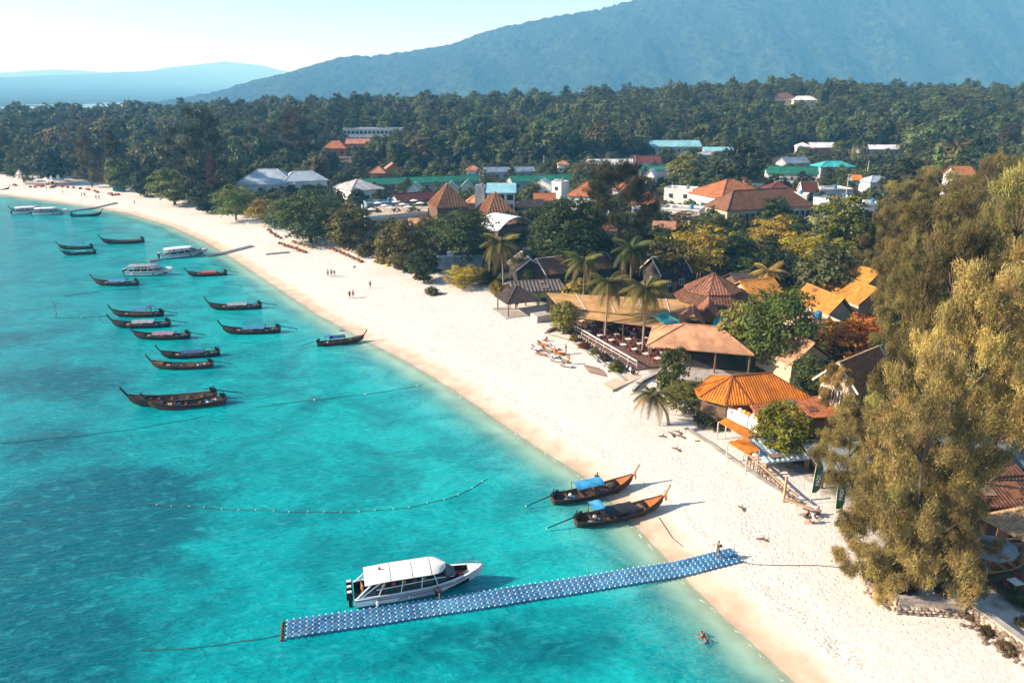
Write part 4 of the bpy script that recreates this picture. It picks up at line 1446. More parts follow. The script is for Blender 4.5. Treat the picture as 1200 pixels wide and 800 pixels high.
def roof_faces(B, C, D, A, rise, kind, ins, axis):
    up = Vector((0, 0, rise))
    if kind == 'pyr':
        R = (B + D) / 2 + up
        return [[B, C, R], [C, D, R], [D, A, R], [A, B, R]], [(R, B), (R, C), (R, D), (R, A)], []
    if kind in ('hip', 'gable'):
        if axis == 'd':
            B, C, D, A = A, B, C, D
        u = (C - B).normalized()
        if kind == 'gable':
            ins = 0
        elif ins is None:
            ins = min((A - B).length, (C - B).length * .98) / 2
        R1, R2 = (A + B) / 2 + u * ins + up, (C + D) / 2 - u * ins + up
        fs = [[B, C, R2, R1], [D, A, R1, R2]]
        gab = []
        if kind == 'hip':
            fs += [[C, D, R2], [A, B, R1]]
        else:
            gab = [[A, B, R1], [C, D, R2]]
        rg = [(R1, R2)] + ([(R1, A), (R1, B), (R2, C), (R2, D)] if kind == 'hip' else [])
        return fs, rg, gab
    if kind == 'shed':
        return [[B, C, D + up, A + up]], [], []
    if kind == 'arch':
        fs = []
        n = 12
        for i in range(n):
            a, b = i / n, (i + 1) / n
            z = lambda s: Vector((0, 0, rise * (1 - (2 * s - 1) ** 2)))
            fs.append([B.lerp(C, a) + z(a), B.lerp(C, b) + z(b), A.lerp(D, b) + z(b), A.lerp(D, a) + z(a)])
        return fs, [], []
    return [[B, C, D, A]], [], []
def house(name, label, B, C, A, he, rise, roof, rmat, wmat, win=(0, 0), rows=1, ins=None, axis='w', over=.5, opened=False, dist=None, ribs=0, cat='house', wmt='window_glass',
          group=None, ridge='auto', near=False, deck=None, wsize=(1.2, 1.2)):
    if not dist and not isinstance(A, tuple) and B[1] < 206:
        C = (C[0], B[1] + (C[1] - B[1]) * .25)
    if dist:
        Bw, Cw = at_dist(*B, dist), at_dist(*C, dist)
        Cw.z = Bw.z = (Bw.z + Cw.z) / 2
        g = ground(Bw.x, Bw.y) - .5
        he = Bw.z - g
    else:
        Bw = hit(*B, he)
        g = Bw.z - he
        Cw = P(*C, g + he) if B[1] > 180 else at_dist(*C, Bw.y)
        Cw.z = Bw.z
    if isinstance(A, tuple):
        Aw = P(*A, g + he)
        u_ = (Cw - Bw).normalized()
        # square the corner a little so that it is a real rectangle
        n_ = Vector((-u_.y, u_.x, 0))
        dl = (Aw - Bw)
        k = dl.dot(u_)
        Aw = Bw + n_ * abs(dl.dot(n_)) + u_ * k * .25
        L = dl.length
        Aw = Bw + (Aw - Bw).normalized() * L
        n2 = (Aw - Bw).normalized()
    else:
        u_ = (Cw - Bw).normalized()
        n_ = Vector((-u_.y, u_.x, 0))
        Aw = Bw + n_ * A
    Dw = Aw + Cw - Bw
    ctr = (Bw + Dw) / 2
    t = thing(name, label, cat, (ctr.x, ctr.y, g), 0, group)
    fs, rg, gab = roof_faces(Bw, Cw, Dw, Aw, rise, roof, ins, axis)
    rf = part('roof', shell(fs, .16, MB()), MATS[rmat], t)
    if rg and ridge:
        m = MB()
        for a, b in rg:
            m.bar(a + Vector((0, 0, .05)), b + Vector((0, 0, .05)), .28 if not near else .22, .12)
        part('ridge_cap', m, MATS[rmat if ridge == 'auto' else ridge], rf)
    if ribs:
        m = MB()
        for f in fs:
            ribs_on(f, ribs, ribs * .34, ribs * .22, m)
        part('roof_ribs', m, MATS[rmat], rf, kind='stuff')
    if ribs:
        rp = random.Random(int(Bw.x * 10))
        for _ in range(3):
            f = fs[rp.randrange(min(2, len(fs)))]
            if len(f) != 4:
                continue
            a_, b_ = rp.uniform(.1, .85), rp.uniform(.05, .7)
            u1 = (f[1] - f[0]).normalized() * rp.uniform(.7, 1.6)
            v1 = ((f[3].lerp(f[2], a_)) - f[0].lerp(f[1], a_))
            p_ = f[0].lerp(f[1], a_) + v1 * b_ + Vector((0, 0, ribs * .34 + .02))
            v1 = v1 * rp.uniform(.12, .28)
            part('roof_patch', MB().slab([p_, p_ + u1, p_ + u1 + v1, p_ + v1], .03), MATS[rp.choice(['patch_grey', 'patch_brown', rmat])], rf)
    # walls
    def inset(o):
        uu, nn = (Cw - Bw).normalized() * o, (Aw - Bw).normalized() * o
        return [Bw + uu + nn, Cw - uu + nn, Dw - uu - nn, Aw + uu - nn]
    W = inset(over)
    ztop = g + he - .10
    if opened:
        m = []
        nb = max(2, int((Cw - Bw).length / 4) + 1)
        na = max(2, int((Aw - Bw).length / 4) + 1)
        spots = []
        for i in range(nb):
            spots += [W[0].lerp(W[1], i / (nb - 1)), W[3].lerp(W[2], i / (nb - 1))]
        for i in range(1, na - 1):
            spots += [W[0].lerp(W[3], i / (na - 1)), W[1].lerp(W[2], i / (na - 1))]
        for q in spots:
            part('post', MB().box((q.x, q.y, (g - .3 + ztop) / 2), (.22, .22, ztop - g + .3 - .02)), MATS['wood_post'], t)
    else:
        wl_ = part('wall', MB().prism([(q.x, q.y) for q in W], g - .6, ztop), MATS[wmat], t)
        for gt in gab:
            q = [Vector(p) for p in gt]
            c_ = (q[0] + q[1]) / 2
            inn = (ctr - c_)
            inn.z = 0
            inn = inn.normalized() * over
            s_ = 1 - 2 * over / max((q[1] - q[0]).length, 1)
            q = [c_ + (p - c_) * s_ + inn + Vector((0, 0, -.12)) for p in q]
            m = MB().add(q + [p + inn.normalized() * .15 for p in q], [(0, 1, 2), (5, 4, 3), (0, 3, 4, 1), (1, 4, 5, 2), (2, 5, 3, 0)])
            part('gable', m, MATS[wmat], t)
            if ridge and ridge != 'auto':
                p0, p1, p2 = [Vector(p) for p in gt]
                m = MB()
                o_ = -inn.normalized() * .06 + Vector((0, 0, .02))
                m.bar(p0 + o_, p2 + o_, .16, .22)
                m.bar(p1 + o_, p2 + o_, .16, .22)
                part('bargeboard', m, MATS['trim_white'], t)
        for side, n in ((0, win[0]), (1, win[1])):
            if not n:
                continue
            a, b = (W[0], W[1]) if side == 0 else (W[3], W[0])
            dr = (b - a).normalized()
            no = Vector((dr.y, -dr.x, 0))
            rz = math.atan2(dr.y, dr.x)
            for r_ in range(rows):
                z = g + (he - .1) * (r_ + .55) / rows
                ww = min(wsize[0], (b - a).length / n * .7)
                hh = min(wsize[1], he / rows * .55)
                for k in range(n):
                    p = a.lerp(b, (k + .5) / n) + no * .03
                    wo_ = part('window', MB().box((p.x, p.y, z), (ww, .08, hh), rz), MATS[wmt], t)
                    if near:
                        m = MB()
                        for sx in (-.5, 0, .5):
                            q = p + dr * ww * sx + no * .03
                            m.box((q.x, q.y, z), (.10, .10, hh + .1), rz)
                        for sz in (-.5, .5):
                            q = p + no * .03
                            m.box((q.x, q.y, z + hh * sz), (ww + .1, .102, .10), rz)
                        part('frame', m, MATS['trim_white'], wo_)
    if deck:
        part('deck', MB().prism([(q.x, q.y) for q in inset(-.4)], g - .5, g + deck), MATS['concrete'], t)
    if roof == 'flat':
        m = MB()
        q = inset(.12)
        for i in range(4):
            a, b = q[i] + Vector((0, 0, .25)), q[(i + 1) % 4] + Vector((0, 0, .25))
            m.bar(a, b, .2, .55)
        part('parapet', m, MATS[wmat], t)
        q = ctr + (Cw - Bw) * .22
        part('water_tank', MB().lathe((q.x, q.y, g + he), [(.55, 0), (.6, .1), (.6, 1.2), (.3, 1.5)], 10), MATS['steel' if he > 5 else 'tarp_blue'], t)
        q = ctr - (Cw - Bw) * .2 - (Aw - Bw) * .2
        part('roof_hatch', MB().box((q.x, q.y, g + he + .5), (1.6, 1.4, 1.1)), MATS[wmat], t)
    if not opened and (Bw.y < 420):
        dr = (W[1] - W[0]).normalized()
        q = W[0].lerp(W[1], .5 if win[0] % 2 == 0 else .5 + .5 / max(win[0], 1)) + Vector((dr.y, -dr.x, 0)) * .03
        part('door', MB().box((q.x, q.y, g + 1.05), (1.1, .09, 2.2), math.atan2(dr.y, dr.x)), MATS['wood_post'], t)
    pr = [proj(*v_)[:2] for f in fs for v_ in f]
    lowy = proj(Bw.x, Bw.y, g + he * .78)[1]
    PROT.append([min(p[0] for p in pr), min(p[1] for p in pr), max(p[0] for p in pr), max(p[1] for p in pr), ctr.y, 0.0])
    return t, (Bw, Cw, Dw, Aw), g

HS = [
    ('hall', 'white hall with blue grey hipped roof behind the beach trees', (273, 217), (347, 216), 17, 6, 5, 'hip', 'sheet_bluegrey', 'wall_white', dict(win=(6, 2), ins=8)),
    ('hall', 'long white hall wing with blue grey roof and small square windows', (332, 213.5), (385, 211), 14, 6.5, 3.2, 'hip', 'sheet_bluegrey', 'wall_white', dict(win=(9, 0), ins=5)),
    ('house', 'grey hip roofed house with teal shaded front beside the white hall', (411, 224), (451, 221), (382, 219), 5.5, 3, 'hip', 'sheet_grey', 'wall_white', dict(win=(3, 4))),
    ('pavilion', 'steep pyramid roofed pavilion of tan thatch above the terrace restaurant', (511, 244), (550, 242), (496, 239), 6.5, 6.5, 'pyr', 'thatch_tan', 'wall_brown', dict(ribs=.9, cat='pavilion')),
    ('pavilion', 'second tan pyramid roof, lower, beside the white block with cyan roof', (570, 254), (607, 252), (556, 246), 4.5, 6, 'pyr', 'thatch_tan', 'wall_brown', dict(ribs=.9, cat='pavilion')),
    ('pavilion', 'small rounded tan roof between the two pyramid roofs', (545, 238), (567, 238), 6, 5, 2.2, 'pyr', 'canvas_peach', 'wall_brown', dict(cat='pavilion')),
    ('house', 'modern white block with sloping cyan roof and dark balconies', (569, 226), (605, 226), 12, 9, 1.6, 'shed', 'sheet_cyan', 'wall_white', dict(win=(3, 0), rows=3, wsize=(3.2, 2.0))),
    ('house', 'narrow grey stair block attached beside the cyan roofed white block', (556, 222), (568, 222), 8, 9.5, .1, 'flat', 'sheet_grey', 'wall_grey', dict(over=.1)),
    ('hall', 'brown walled hall with white arched roof under dark trees', (584, 271), (628, 264), 9, 6.2, 2.8, 'arch', 'sheet_white', 'wall_brown', dict(over=.3)),
    ('shed', 'low blue grey flat roofed building at the edge of the sand', (513, 303), (566, 301), 6, 3.6, .1, 'flat', 'sheet_slate', 'wall_blue', dict(over=.1, cat='shed')),
    ('house', 'brown tiled long roof with white edged gable behind the grey thatch', (640, 322), (722, 313), 9, 3.6, 2.4, 'gable', 'tile_brown', 'wall_dark', dict(win=(5, 0), ribs=.5, ridge='trim_white')),
    ('house', 'dark tiled roof with pale ridges tucked behind the long brown roof', (604, 318), (640, 316), 8, 3.4, 2.4, 'gable', 'thatch_dark', 'wall_dark', dict(axis='d', ridge='trim_white')),
    ('shelter', 'long weathered grey thatch shelter behind the beach gazebo', (602, 343), (663, 340), (580, 334), 3.2, 1.3, 'gable', 'thatch_grey', 'wall_dark', dict(opened=True, ribs=.7, cat='shelter')),
    ('gazebo', 'open dark thatched gazebo standing on the sand', (594, 356), (634, 352), (574, 347), 2.7, 2.3, 'hip', 'thatch_dark', 'wall_dark', dict(opened=True, ribs=.45, cat='gazebo', deck=.15, near=True)),
    ('house', 'dark wooden house with white bargeboards and pale blue porch', (775, 324), (811, 320), (753, 314), 3.6, 3, 'gable', 'sheet_dark', 'wall_dark', dict(ridge='trim_white', win=(2, 1), ribs=.5, wmt='window_teal', near=True)),
    ('house', 'ochre roofed house with small triangular gable vent', (971, 369), (1003, 367), (924, 350), 3.6, 2.6, 'gable', 'sheet_ochre', 'wall_cream', dict(axis='d', ribs=.5, win=(2, 0), near=True)),
    ('house', 'ochre roofed house behind the one with the gable vent', (1006, 357), (1046, 354), (957, 337), 3.8, 2.6, 'gable', 'sheet_ochre', 'wall_cream', dict(axis='d', ribs=.5)),
    ('house', 'ochre roof highest up, half hidden by the golden casuarinas', (1010, 340), (1046, 337), (982, 324), 5, 3, 'gable', 'sheet_ochre', 'wall_cream', dict(axis='d', ribs=.5)),
    ('house', 'ochre roof behind the pale yellow palm', (884, 354), (926, 349), 9, 4.0, 2.6, 'gable', 'sheet_ochre', 'wall_cream', dict(ribs=.5)),
    ('shed', 'low pale pink flat roof in front of the ochre gabled house', (934, 384), (986, 380), 6, 3.2, .1, 'flat', 'canvas_peach', 'wall_cream', dict(over=.1, cat='shed')),
    ('house', 'peach roofed twin gabled house behind the large rounded tree', (928, 428), (976, 418), (902, 404), 3, 2.6, 'gable', 'canvas_peach', 'wall_cream', dict(axis='d')),
    ('cottage', 'two storey cottage with white framed windows and dark brown roof', (1006, 462), (1052, 440), (954, 444), 5.6, 3.0, 'gable', 'thatch_tan', 'wall_cream', dict(ridge='wood_pale', win=(2, 4), rows=2, near=True, ribs=.45, over=.7, wsize=(1.1, 1.5))),
    ('shed', 'orange brown lean-to roof behind the yellow green rounded tree', (893, 494), (990, 487), 4, 2.8, .9, 'shed', 'tile_terracotta', 'wall_orange', dict(ribs=.35, cat='shed')),
    ('shed', 'patched blue grey sheet roof shed behind the beach fence', (898, 542), (956, 536), 4.5, 1.9, .45, 'shed', 'sheet_bluegrey', 'wall_dark', dict(opened=True, ribs=.6, cat='shed')),
    ('shed', 'blue tarpaulin covered shed behind the green feather flags', (963, 552), (1040, 550), 5, 2.3, .7, 'shed', 'tarp_pale', 'wall_dark', dict(opened=True, cat='shed')),
    ('shed', 'rusty brown sheet roof beside the golden casuarinas', (1140, 594), (1235, 594), 8, 3.6, 1.8, 'shed', 'sheet_rust', 'wall_dark', dict(ribs=.35, cat='shed')),
    ('shed', 'grey sheet roof above the rusty brown one', (1130, 548), (1230, 548), 5, 4.2, .8, 'shed', 'sheet_slate', 'wall_dark', dict(cat='shed')),
    ('shelter', 'straw roofed beach shelter beside the white parasol', (1206, 636), (1286, 604), (1152, 604), 3.0, 1.3, 'hip', 'thatch_straw', 'wall_dark', dict(opened=True, ribs=.28, cat='shelter', near=True)),
    ('hotel', 'hotel wing with large terracotta hipped roof and glass balcony', (845, 233), (905, 229), (803, 225), 7, 4.5, 'hip', 'tile_terracotta', 'wall_white', dict(win=(4, 3), wmt='window_teal', wsize=(2.4, 2), cat='hotel')),
    ('hotel', 'hotel wing with brown hipped roof over a dark glass front', (852, 247), (954, 241), (820, 241), 6.5, 4.6, 'hip', 'tile_brown', 'wall_cream', dict(win=(15, 2), wmt='window_glass', wsize=(3.6, 3.4), cat='hotel')),
    ('house', 'white flat roofed block beside the terracotta hotel wing', (778, 222), (812, 224), 8, 7.5, .1, 'flat', 'sheet_white', 'wall_white', dict(over=.1, win=(2, 1), rows=2)),
    ('house', 'grey terrace house with white balcony edge below the hotel', (774, 245), (820, 248), 8, 4.5, .1, 'flat', 'sheet_grey', 'wall_white', dict(over=.1, win=(4, 0))),
    ('house', 'terracotta hipped roof house behind the thin dark casuarina', (738, 238), (772, 240), 9, 5, 3, 'hip', 'tile_terracotta', 'wall_white', dict(win=(3, 0))),
    ('house', 'terracotta hipped roof house right of the small white houses', (663, 229), (701, 231), 11, 6, 4, 'hip', 'tile_terracotta', 'wall_white', dict(win=(3, 1))),
    ('house', 'low orange roofed house right of the cyan roofed white block', (606, 243), (652, 241), 8, 3.6, 1.6, 'hip', 'tile_salmon', 'wall_brown', dict(win=(4, 0))),
    ('house', 'narrow white gabled house, left of a matching pair', (743, 205), (753, 205), 6, 6.5, 2.2, 'gable', 'sheet_white', 'wall_white', dict(axis='d', over=.2, win=(1, 0), rows=2)),
    ('house', 'narrow white gabled house, right of a matching pair', (756, 206), (767, 206.5), 6, 6.5, 2.2, 'gable', 'sheet_white', 'wall_white', dict(axis='d', over=.2, win=(1, 0), rows=2)),
    ('house', 'small white house with orange porch roof among green roofs', (622, 217), (646, 218), 6, 5.5, 2, 'gable', 'sheet_white', 'wall_white', dict(axis='d', over=.2, win=(2, 0))),
    ('house', 'small white tower house beside the orange porch roof', (646, 214), (658, 215), 5, 8, .1, 'flat', 'sheet_grey', 'wall_white', dict(over=.1, win=(1, 0), rows=2)),
    ('hall', 'long low green sheet roof in front of the forest, beachward half', (425, 217), (562, 212), 9, 3.6, 2.0, 'gable', 'sheet_green', 'wall_grey', dict(win=(12, 0))),
    ('hall', 'long low green sheet roof running towards the white gabled pair', (600, 213.5), (695, 210), 9, 3.6, 2.0, 'gable', 'sheet_green', 'wall_grey', dict(win=(8, 0))),
    ('hut', 'pale green gabled hut beside the dark brown long roof', (476, 223), (496, 223), 6, 3.2, 2.6, 'gable', 'sheet_palegreen', 'wall_white', dict(axis='d', cat='hut', over=.4)),
    ('hut', 'pale green gabled hut behind the steep pyramid roof', (519, 222), (537, 222), 6, 3.2, 2.6, 'gable', 'sheet_palegreen', 'wall_white', dict(axis='d', cat='hut', over=.4)),
    ('hut', 'pale green gabled hut beside the grey stair block', (539, 220), (555, 220), 6, 3.2, 2.6, 'gable', 'sheet_palegreen', 'wall_white', dict(axis='d', cat='hut', over=.4)),
    ('house', 'long dark brown tiled roof with dormers behind the terrace', (467, 237), (513, 233), 8, 4, 2.2, 'gable', 'tile_maroon', 'wall_grey', dict(win=(6, 0))),
    ('house', 'grey flat building with scalloped parapet behind the terrace', (430, 240), (470, 238), 7, 4.2, .1, 'flat', 'sheet_slate', 'wall_blue', dict(over=.1, win=(5, 0))),
    ('house', 'low peach roof under the terrace parapet', (480, 264), (506, 263), 5, 3, 1.2, 'shed', 'canvas_peach', 'wall_brown', dict()),
    ('hall', 'long white building with bright green roof and square windows', (898, 203), (960, 207.5), 8, 4.4, 2.6, 'gable', 'sheet_green', 'wall_white', dict(win=(7, 0))),
    ('house', 'teal hipped roof house beyond the green roofed white building', (962, 196), (1003, 194), 10, 5, 2.2, 'hip', 'sheet_teal', 'wall_grey', dict(win=(3, 0))),
    ('house', 'small white roofed house left of the orange trimmed white roof', (936, 172), (951, 172), 8, 5, 2, 'hip', 'sheet_white', 'wall_white', dict(win=(2, 0))),
    ('house', 'white roofed house with orange trim at the edge of the forest', (952, 173), (982, 172), 12, 3.8, 2.4, 'gable', 'sheet_white', 'wall_orange', dict(win=(3, 0))),
    ('hall', 'long pale sheet roof building near the golden grove, by the forest', (1013, 175), (1058, 174), 12, 3.6, 2, 'gable', 'sheet_white', 'wall_grey', dict(win=(5, 0))),
    ('house', 'slate blue sheet roof behind the bright green roofed building', (922, 192), (951, 189), 10, 5, 2.6, 'gable', 'sheet_slate', 'wall_grey', dict(win=(3, 0))),
    ('house', 'dark maroon roofs below the bright green roofed building', (901, 223), (931, 223), 9, 5, 2.4, 'hip', 'tile_maroon', 'wall_brown', dict(win=(3, 0))),
    ('house', 'wide grey flat roofed house right of the brown hotel wing', (955, 224), (1001, 223), 10, 4, .1, 'flat', 'sheet_grey', 'wall_white', dict(over=.1, win=(4, 0))),
    ('house', 'white parapet house in front of the dark maroon roofs', (913, 228), (946, 230), 6, 4.5, .1, 'flat', 'sheet_white', 'wall_white', dict(over=.1)),
    ('house', 'little temple style house with orange edged maroon gable', (940, 225), (960, 225), 5, 5, 3, 'gable', 'tile_maroon', 'wall_white', dict(ridge='wood_orange', over=.2)),
    ('house', 'white flat roofed house half hidden by the bright green tree', (974, 236), (1009, 233), 7, 5, .1, 'flat', 'sheet_white', 'wall_white', dict(over=.1, win=(3, 0))),
    ('house', 'tiny house with orange roof and blue wall near the teal roof', (999, 211), (1012, 211), 5, 4.5, 1.8, 'gable', 'sheet_orange', 'wall_blue', dict()),
    ('hall', 'large hall with long pale cyan gabled roof at the forest edge', (762, 172), (823, 172), 14, 4.6, 3, 'gable', 'sheet_cyan', 'wall_grey', dict(win=(8, 0))),
    ('hall', 'low pale cyan roof right of the large cyan hall', (826, 177), (862, 174), 10, 3.8, 1.8, 'gable', 'sheet_cyan', 'wall_grey', dict(win=(4, 0))),
    ('hall', 'grey sheet roof in front of the large cyan hall', (806, 182), (842, 180), 9, 4, 1.4, 'gable', 'sheet_grey', 'wall_grey', dict()),
    ('hall', 'wide pale beige sheet roof left of the maroon roofed white house', (692, 194), (744, 192), 14, 4.5, 2.2, 'gable', 'sheet_white', 'wall_grey', dict(win=(4, 0))),
    ('house', 'white walled house with maroon tile roof and arcade', (742, 190), (776, 190), 9, 5, 2.6, 'gable', 'tile_maroon', 'wall_white', dict(win=(7, 0))),
    ('house', 'low green sheet roof below the maroon roofed white house', (745, 199.5), (786, 198), 6, 3.4, 1.2, 'shed', 'sheet_green', 'wall_white', dict()),
    ('house', 'small orange roofed house in front of the coconut palms', (545, 200), (564, 200), 7, 4.5, 2, 'hip', 'tile_salmon', 'wall_white', dict(win=(2, 0))),
    ('house', 'long slate roof right of the small orange roofed house', (567, 202), (628, 198), 9, 3.6, 1.8, 'gable', 'sheet_slate', 'wall_grey', dict(win=(6, 0))),
    ('house', 'terracotta roofed villa lowest on the wooded slope, left of its twin', (432, 203), (452, 203), 8, 5, 2.6, 'hip', 'tile_salmon', 'wall_orange', dict(win=(2, 1))),
    ('house', 'terracotta roofed villa lowest on the wooded slope, right of its twin', (451, 199), (471, 197), 8, 5, 2.6, 'gable', 'tile_salmon', 'wall_orange', dict(axis='d', win=(2, 1))),
    ('house', 'tiny white house with orange roof left of the olive tree', (653, 193), (668, 193), 6, 5, 1.6, 'hip', 'tile_salmon', 'wall_white', dict(win=(2, 0))),
    ('hotel', 'long white hotel with rows of dark windows on the wooded slope', (401, 152), (470, 151), 14, 9, .1, 'flat', 'sheet_slate', 'wall_white', dict(over=.1, win=(14, 2), rows=2, dist=470, cat='hotel', wsize=(2.4, 1.8))),
    ('house', 'terracotta roofed house left below the long white hotel', (377, 173), (406, 175), 10, 6, 4, 'hip', 'tile_terracotta', 'wall_orange', dict(win=(3, 1), dist=420)),
    ('house', 'terracotta roofed house right below the long white hotel', (404, 168), (433, 169), 9, 6, 2.6, 'gable', 'tile_salmon', 'wall_orange', dict(win=(3, 1), dist=430)),
    ('house', 'pale hilltop villa with white roof on the ridge', (930, 118), (959, 117), 10, 6, 3, 'hip', 'sheet_white', 'wall_cream', dict(win=(3, 0), dist=560)),
    ('house', 'brown roofed hilltop villa left of the white roofed one on the ridge', (908, 115), (932, 114), 9, 6, 3.4, 'hip', 'tile_brown', 'wall_cream', dict(win=(3, 0), dist=565)),
    ('house', 'terracotta roof showing above the golden casuarina grove', (1121, 206), (1146, 206), 8, 6, 2.4, 'gable', 'tile_terracotta', 'wall_white', dict(dist=215, win=(2, 0))),
    ('house', 'white house showing above the golden grove at its outer edge', (1172, 212), (1215, 212), 9, 6, 2.0, 'gable', 'sheet_white', 'wall_white', dict(dist=215, win=(3, 0))),
]
HS += [
    ('house', 'low brown tiled roof under the thin dark casuarina', (700, 270), (734, 271), 7, 3.4, 2, 'gable', 'tile_brown', 'wall_cream', dict(win=(3, 0))),
    ('house', 'small terracotta gable between the olive tree and the thin casuarina', (716, 222), (740, 223), 7, 4.5, 2.2, 'hip', 'tile_terracotta', 'wall_white', dict(win=(2, 0))),
    ('house', 'dark sheet roof squeezed behind the yellow layered tree', (838, 318), (876, 315), 7, 3.2, 1.8, 'gable', 'sheet_dark', 'wall_brown', dict(ribs=.5)),
    ('house', 'grey weathered roof right behind the octagonal pavilion', (866, 336), (905, 333), 7, 3.4, 1.8, 'gable', 'thatch_dark', 'wall_brown', dict(ribs=.5)),
    ('house', 'dark thatched roof below the white arched hall', (588, 302), (622, 300), 6, 3.2, 1.8, 'gable', 'thatch_dark', 'wall_brown', dict(ribs=.6)),
    ('house', 'white boxy house beside the golden grove with blue water tank', (1010, 240), (1036, 240), 7, 4.5, .1, 'flat', 'sheet_white', 'wall_white', dict(over=.1, win=(2, 0))),
    ('house', 'white flat house with low parapet below the terracotta house', (690, 252), (716, 252), 6, 4, .1, 'flat', 'sheet_grey', 'wall_white', dict(over=.1, win=(3, 0))),
    ('house', 'rusty terracotta shed roof below the grey terrace house', (764, 268), (792, 269), 6, 3.2, 1.2, 'shed', 'tile_salmon', 'wall_brown', dict()),
    ('house', 'small grey sheet roof between the hotel and the bright green tree', (956, 262), (986, 260), 6, 3.6, 1.6, 'gable', 'sheet_grey', 'wall_white', dict(win=(2, 0))),
    ('house', 'small terracotta roof behind the low orange roofed house', (625, 235), (652, 235), 6, 4.2, 2, 'gable', 'tile_terracotta', 'wall_white', dict(win=(2, 0))),
    ('house', 'brown roofed house left of the dark maroon roofs', (872, 214), (898, 214), 7, 4.5, 2.2, 'gable', 'tile_brown', 'wall_white', dict(win=(2, 0))),
    ('house', 'pale blue grey roof among gardens below the teal roof', (1020, 214), (1048, 213), 8, 4.2, 2, 'hip', 'sheet_bluegrey', 'wall_white', dict(win=(2, 0))),
]
M('wall_wood', (.15, .105, .08), .8, .3, 1.5, .3)
for h in HS:
    house(*h[:10], **h[10])

# --- restaurant with sloping ochre canvas roof
def px_poly(pts):
    return [P(x, y, z) for x, y, z in pts]
g0 = GP(700, 398).z
t = thing('restaurant', 'open beach restaurant under a long ochre canvas roof', 'restaurant', GP(712, 385))
r1 = px_poly([(655, 360, g0 + 3.9), (806, 376, g0 + 3.9), (800, 351, g0 + 4.9), (641, 343, g0 + 4.9)])
r2 = px_poly([(660, 370, g0 + 3.1), (806, 388, g0 + 3.1), (806, 377.5, g0 + 3.75), (655, 361.5, g0 + 3.75)])
rf = part('roof', MB().slab(r1, .10), MATS['canvas_ochre'], t)
part('lower_roof', MB().slab(r2, .08), MATS['canvas_ochre'], t)
m = MB()
for k in (.22, .45, .68, .88):
    m.bar(r1[0].lerp(r1[1], k) + Vector((0, 0, .05)), r1[3].lerp(r1[2], k) + Vector((0, 0, .05)), .12, .06)
part('roof_seam', m, MATS['trim_white'], rf)
for k in np.linspace(.03, .97, 7):
    for a, b, z in ((r2[0], r2[1], 3.0), (r1[3], r1[2], 4.7)):
        q = a.lerp(b, k)
        part('post', MB().box((q.x, q.y, g0 + z / 2 - .15), (.16, .16, z + .2)), MATS['wood_post'], t)
back = px_poly([(645, 352, g0), (800, 362, g0)])
q0, q1 = r1[3].copy(), r1[2].copy()
m = MB().bar((q0.x, q0.y + .3, g0 + 2), (q1.x, q1.y + .3, g0 + 2), .15, 4.2)
part('back_wall', m, MATS['wall_dark'], t)
fl = [P(662, 381, g0 + .12), P(746, 433, g0 + .12), P(812, 424, g0 + .12), P(812, 384, g0 + .12), P(655, 362, g0 + .12)]
part('floor', MB().prism([(q.x, q.y) for q in fl], g0 - .8, g0 + .12), M('deck_dark', (.16, .09, .07), .8, .3, 1.5, .3), t)
PROT.append([640, 342, 806, 420, P(720, 400, 2).y, .3])
# railing
ra, rb = P(666, 384, g0 + .12), P(746, 431, g0 + .12)
t = thing('railing', 'white topped railing along the seaward edge of the dining deck', 'railing', ra)
for z, hh, w_ in ((1.05, .16, .22), (.45, .07, .08)):
    part('rail', MB().bar(ra + Vector((0, 0, z)), rb + Vector((0, 0, z)), w_, hh), MATS['trim_white'], t)
for k in np.linspace(0, 1, 10):
    q = ra.lerp(rb, k)
    part('post', MB().box((q.x, q.y, q.z + .45), (.14, .14, .96)), MATS['trim_white'], t)
# long planter below the rail, path, end block
pa, pb = P(657, 390, g0 - .5), P(742, 443, g0 - .5)
nrm = (ra - pa)
t = thing('planter', 'long low planter wall under the restaurant railing', 'planter', pa)
off = Vector((.9, .5, 0))
part('planter_wall', MB().prism([(pa.x, pa.y), (pb.x, pb.y), (pb.x + 1.1, pb.y + .7), (pa.x + 1.1, pa.y + .7)], g0 - 1.2, g0 - .25), MATS['wall_cream'], t)
part('soil', MB().prism([(pa.x + .15, pa.y + .1), (pb.x + .1, pb.y + .2), (pb.x + .95, pb.y + .6), (pa.x + .95, pa.y + .6)], g0 - .26, g0 - .22), MATS['bark'], t)
m = MB()
for k in range(26):
    q = pa.lerp(pb, (k + .5) / 26) + Vector((.5, .3, .3))
    for j in range(22):
        a, hgt_ = random.uniform(0, 6.28), random.uniform(.3, .75)
        m.poly([q + Vector((.3 * math.cos(a), .3 * math.sin(a), 0)), q + Vector((.3 * math.cos(a) + .12, .3 * math.sin(a) + .05, 0)), q + Vector((.75 * math.cos(a), .75 * math.sin(a), hgt_ * 1.3))])
o = solo('hedge_plants', m, FOL, 'mixed yellow and green hedge filling the long restaurant planter', 'hedge', pa, kind='stuff')
o.color = (.20, .15, .025, 1)
blk = [P(706, 449, 1.6), P(748, 431, 1.6), P(764, 436, 1.6), P(718, 456, 1.6)]
solo('planter_block', MB().prism([(q.x, q.y) for q in blk], .6, g0 - .15), MATS['wall_cream'], 'square concrete planter block at the seaward end of the railing', 'planter')
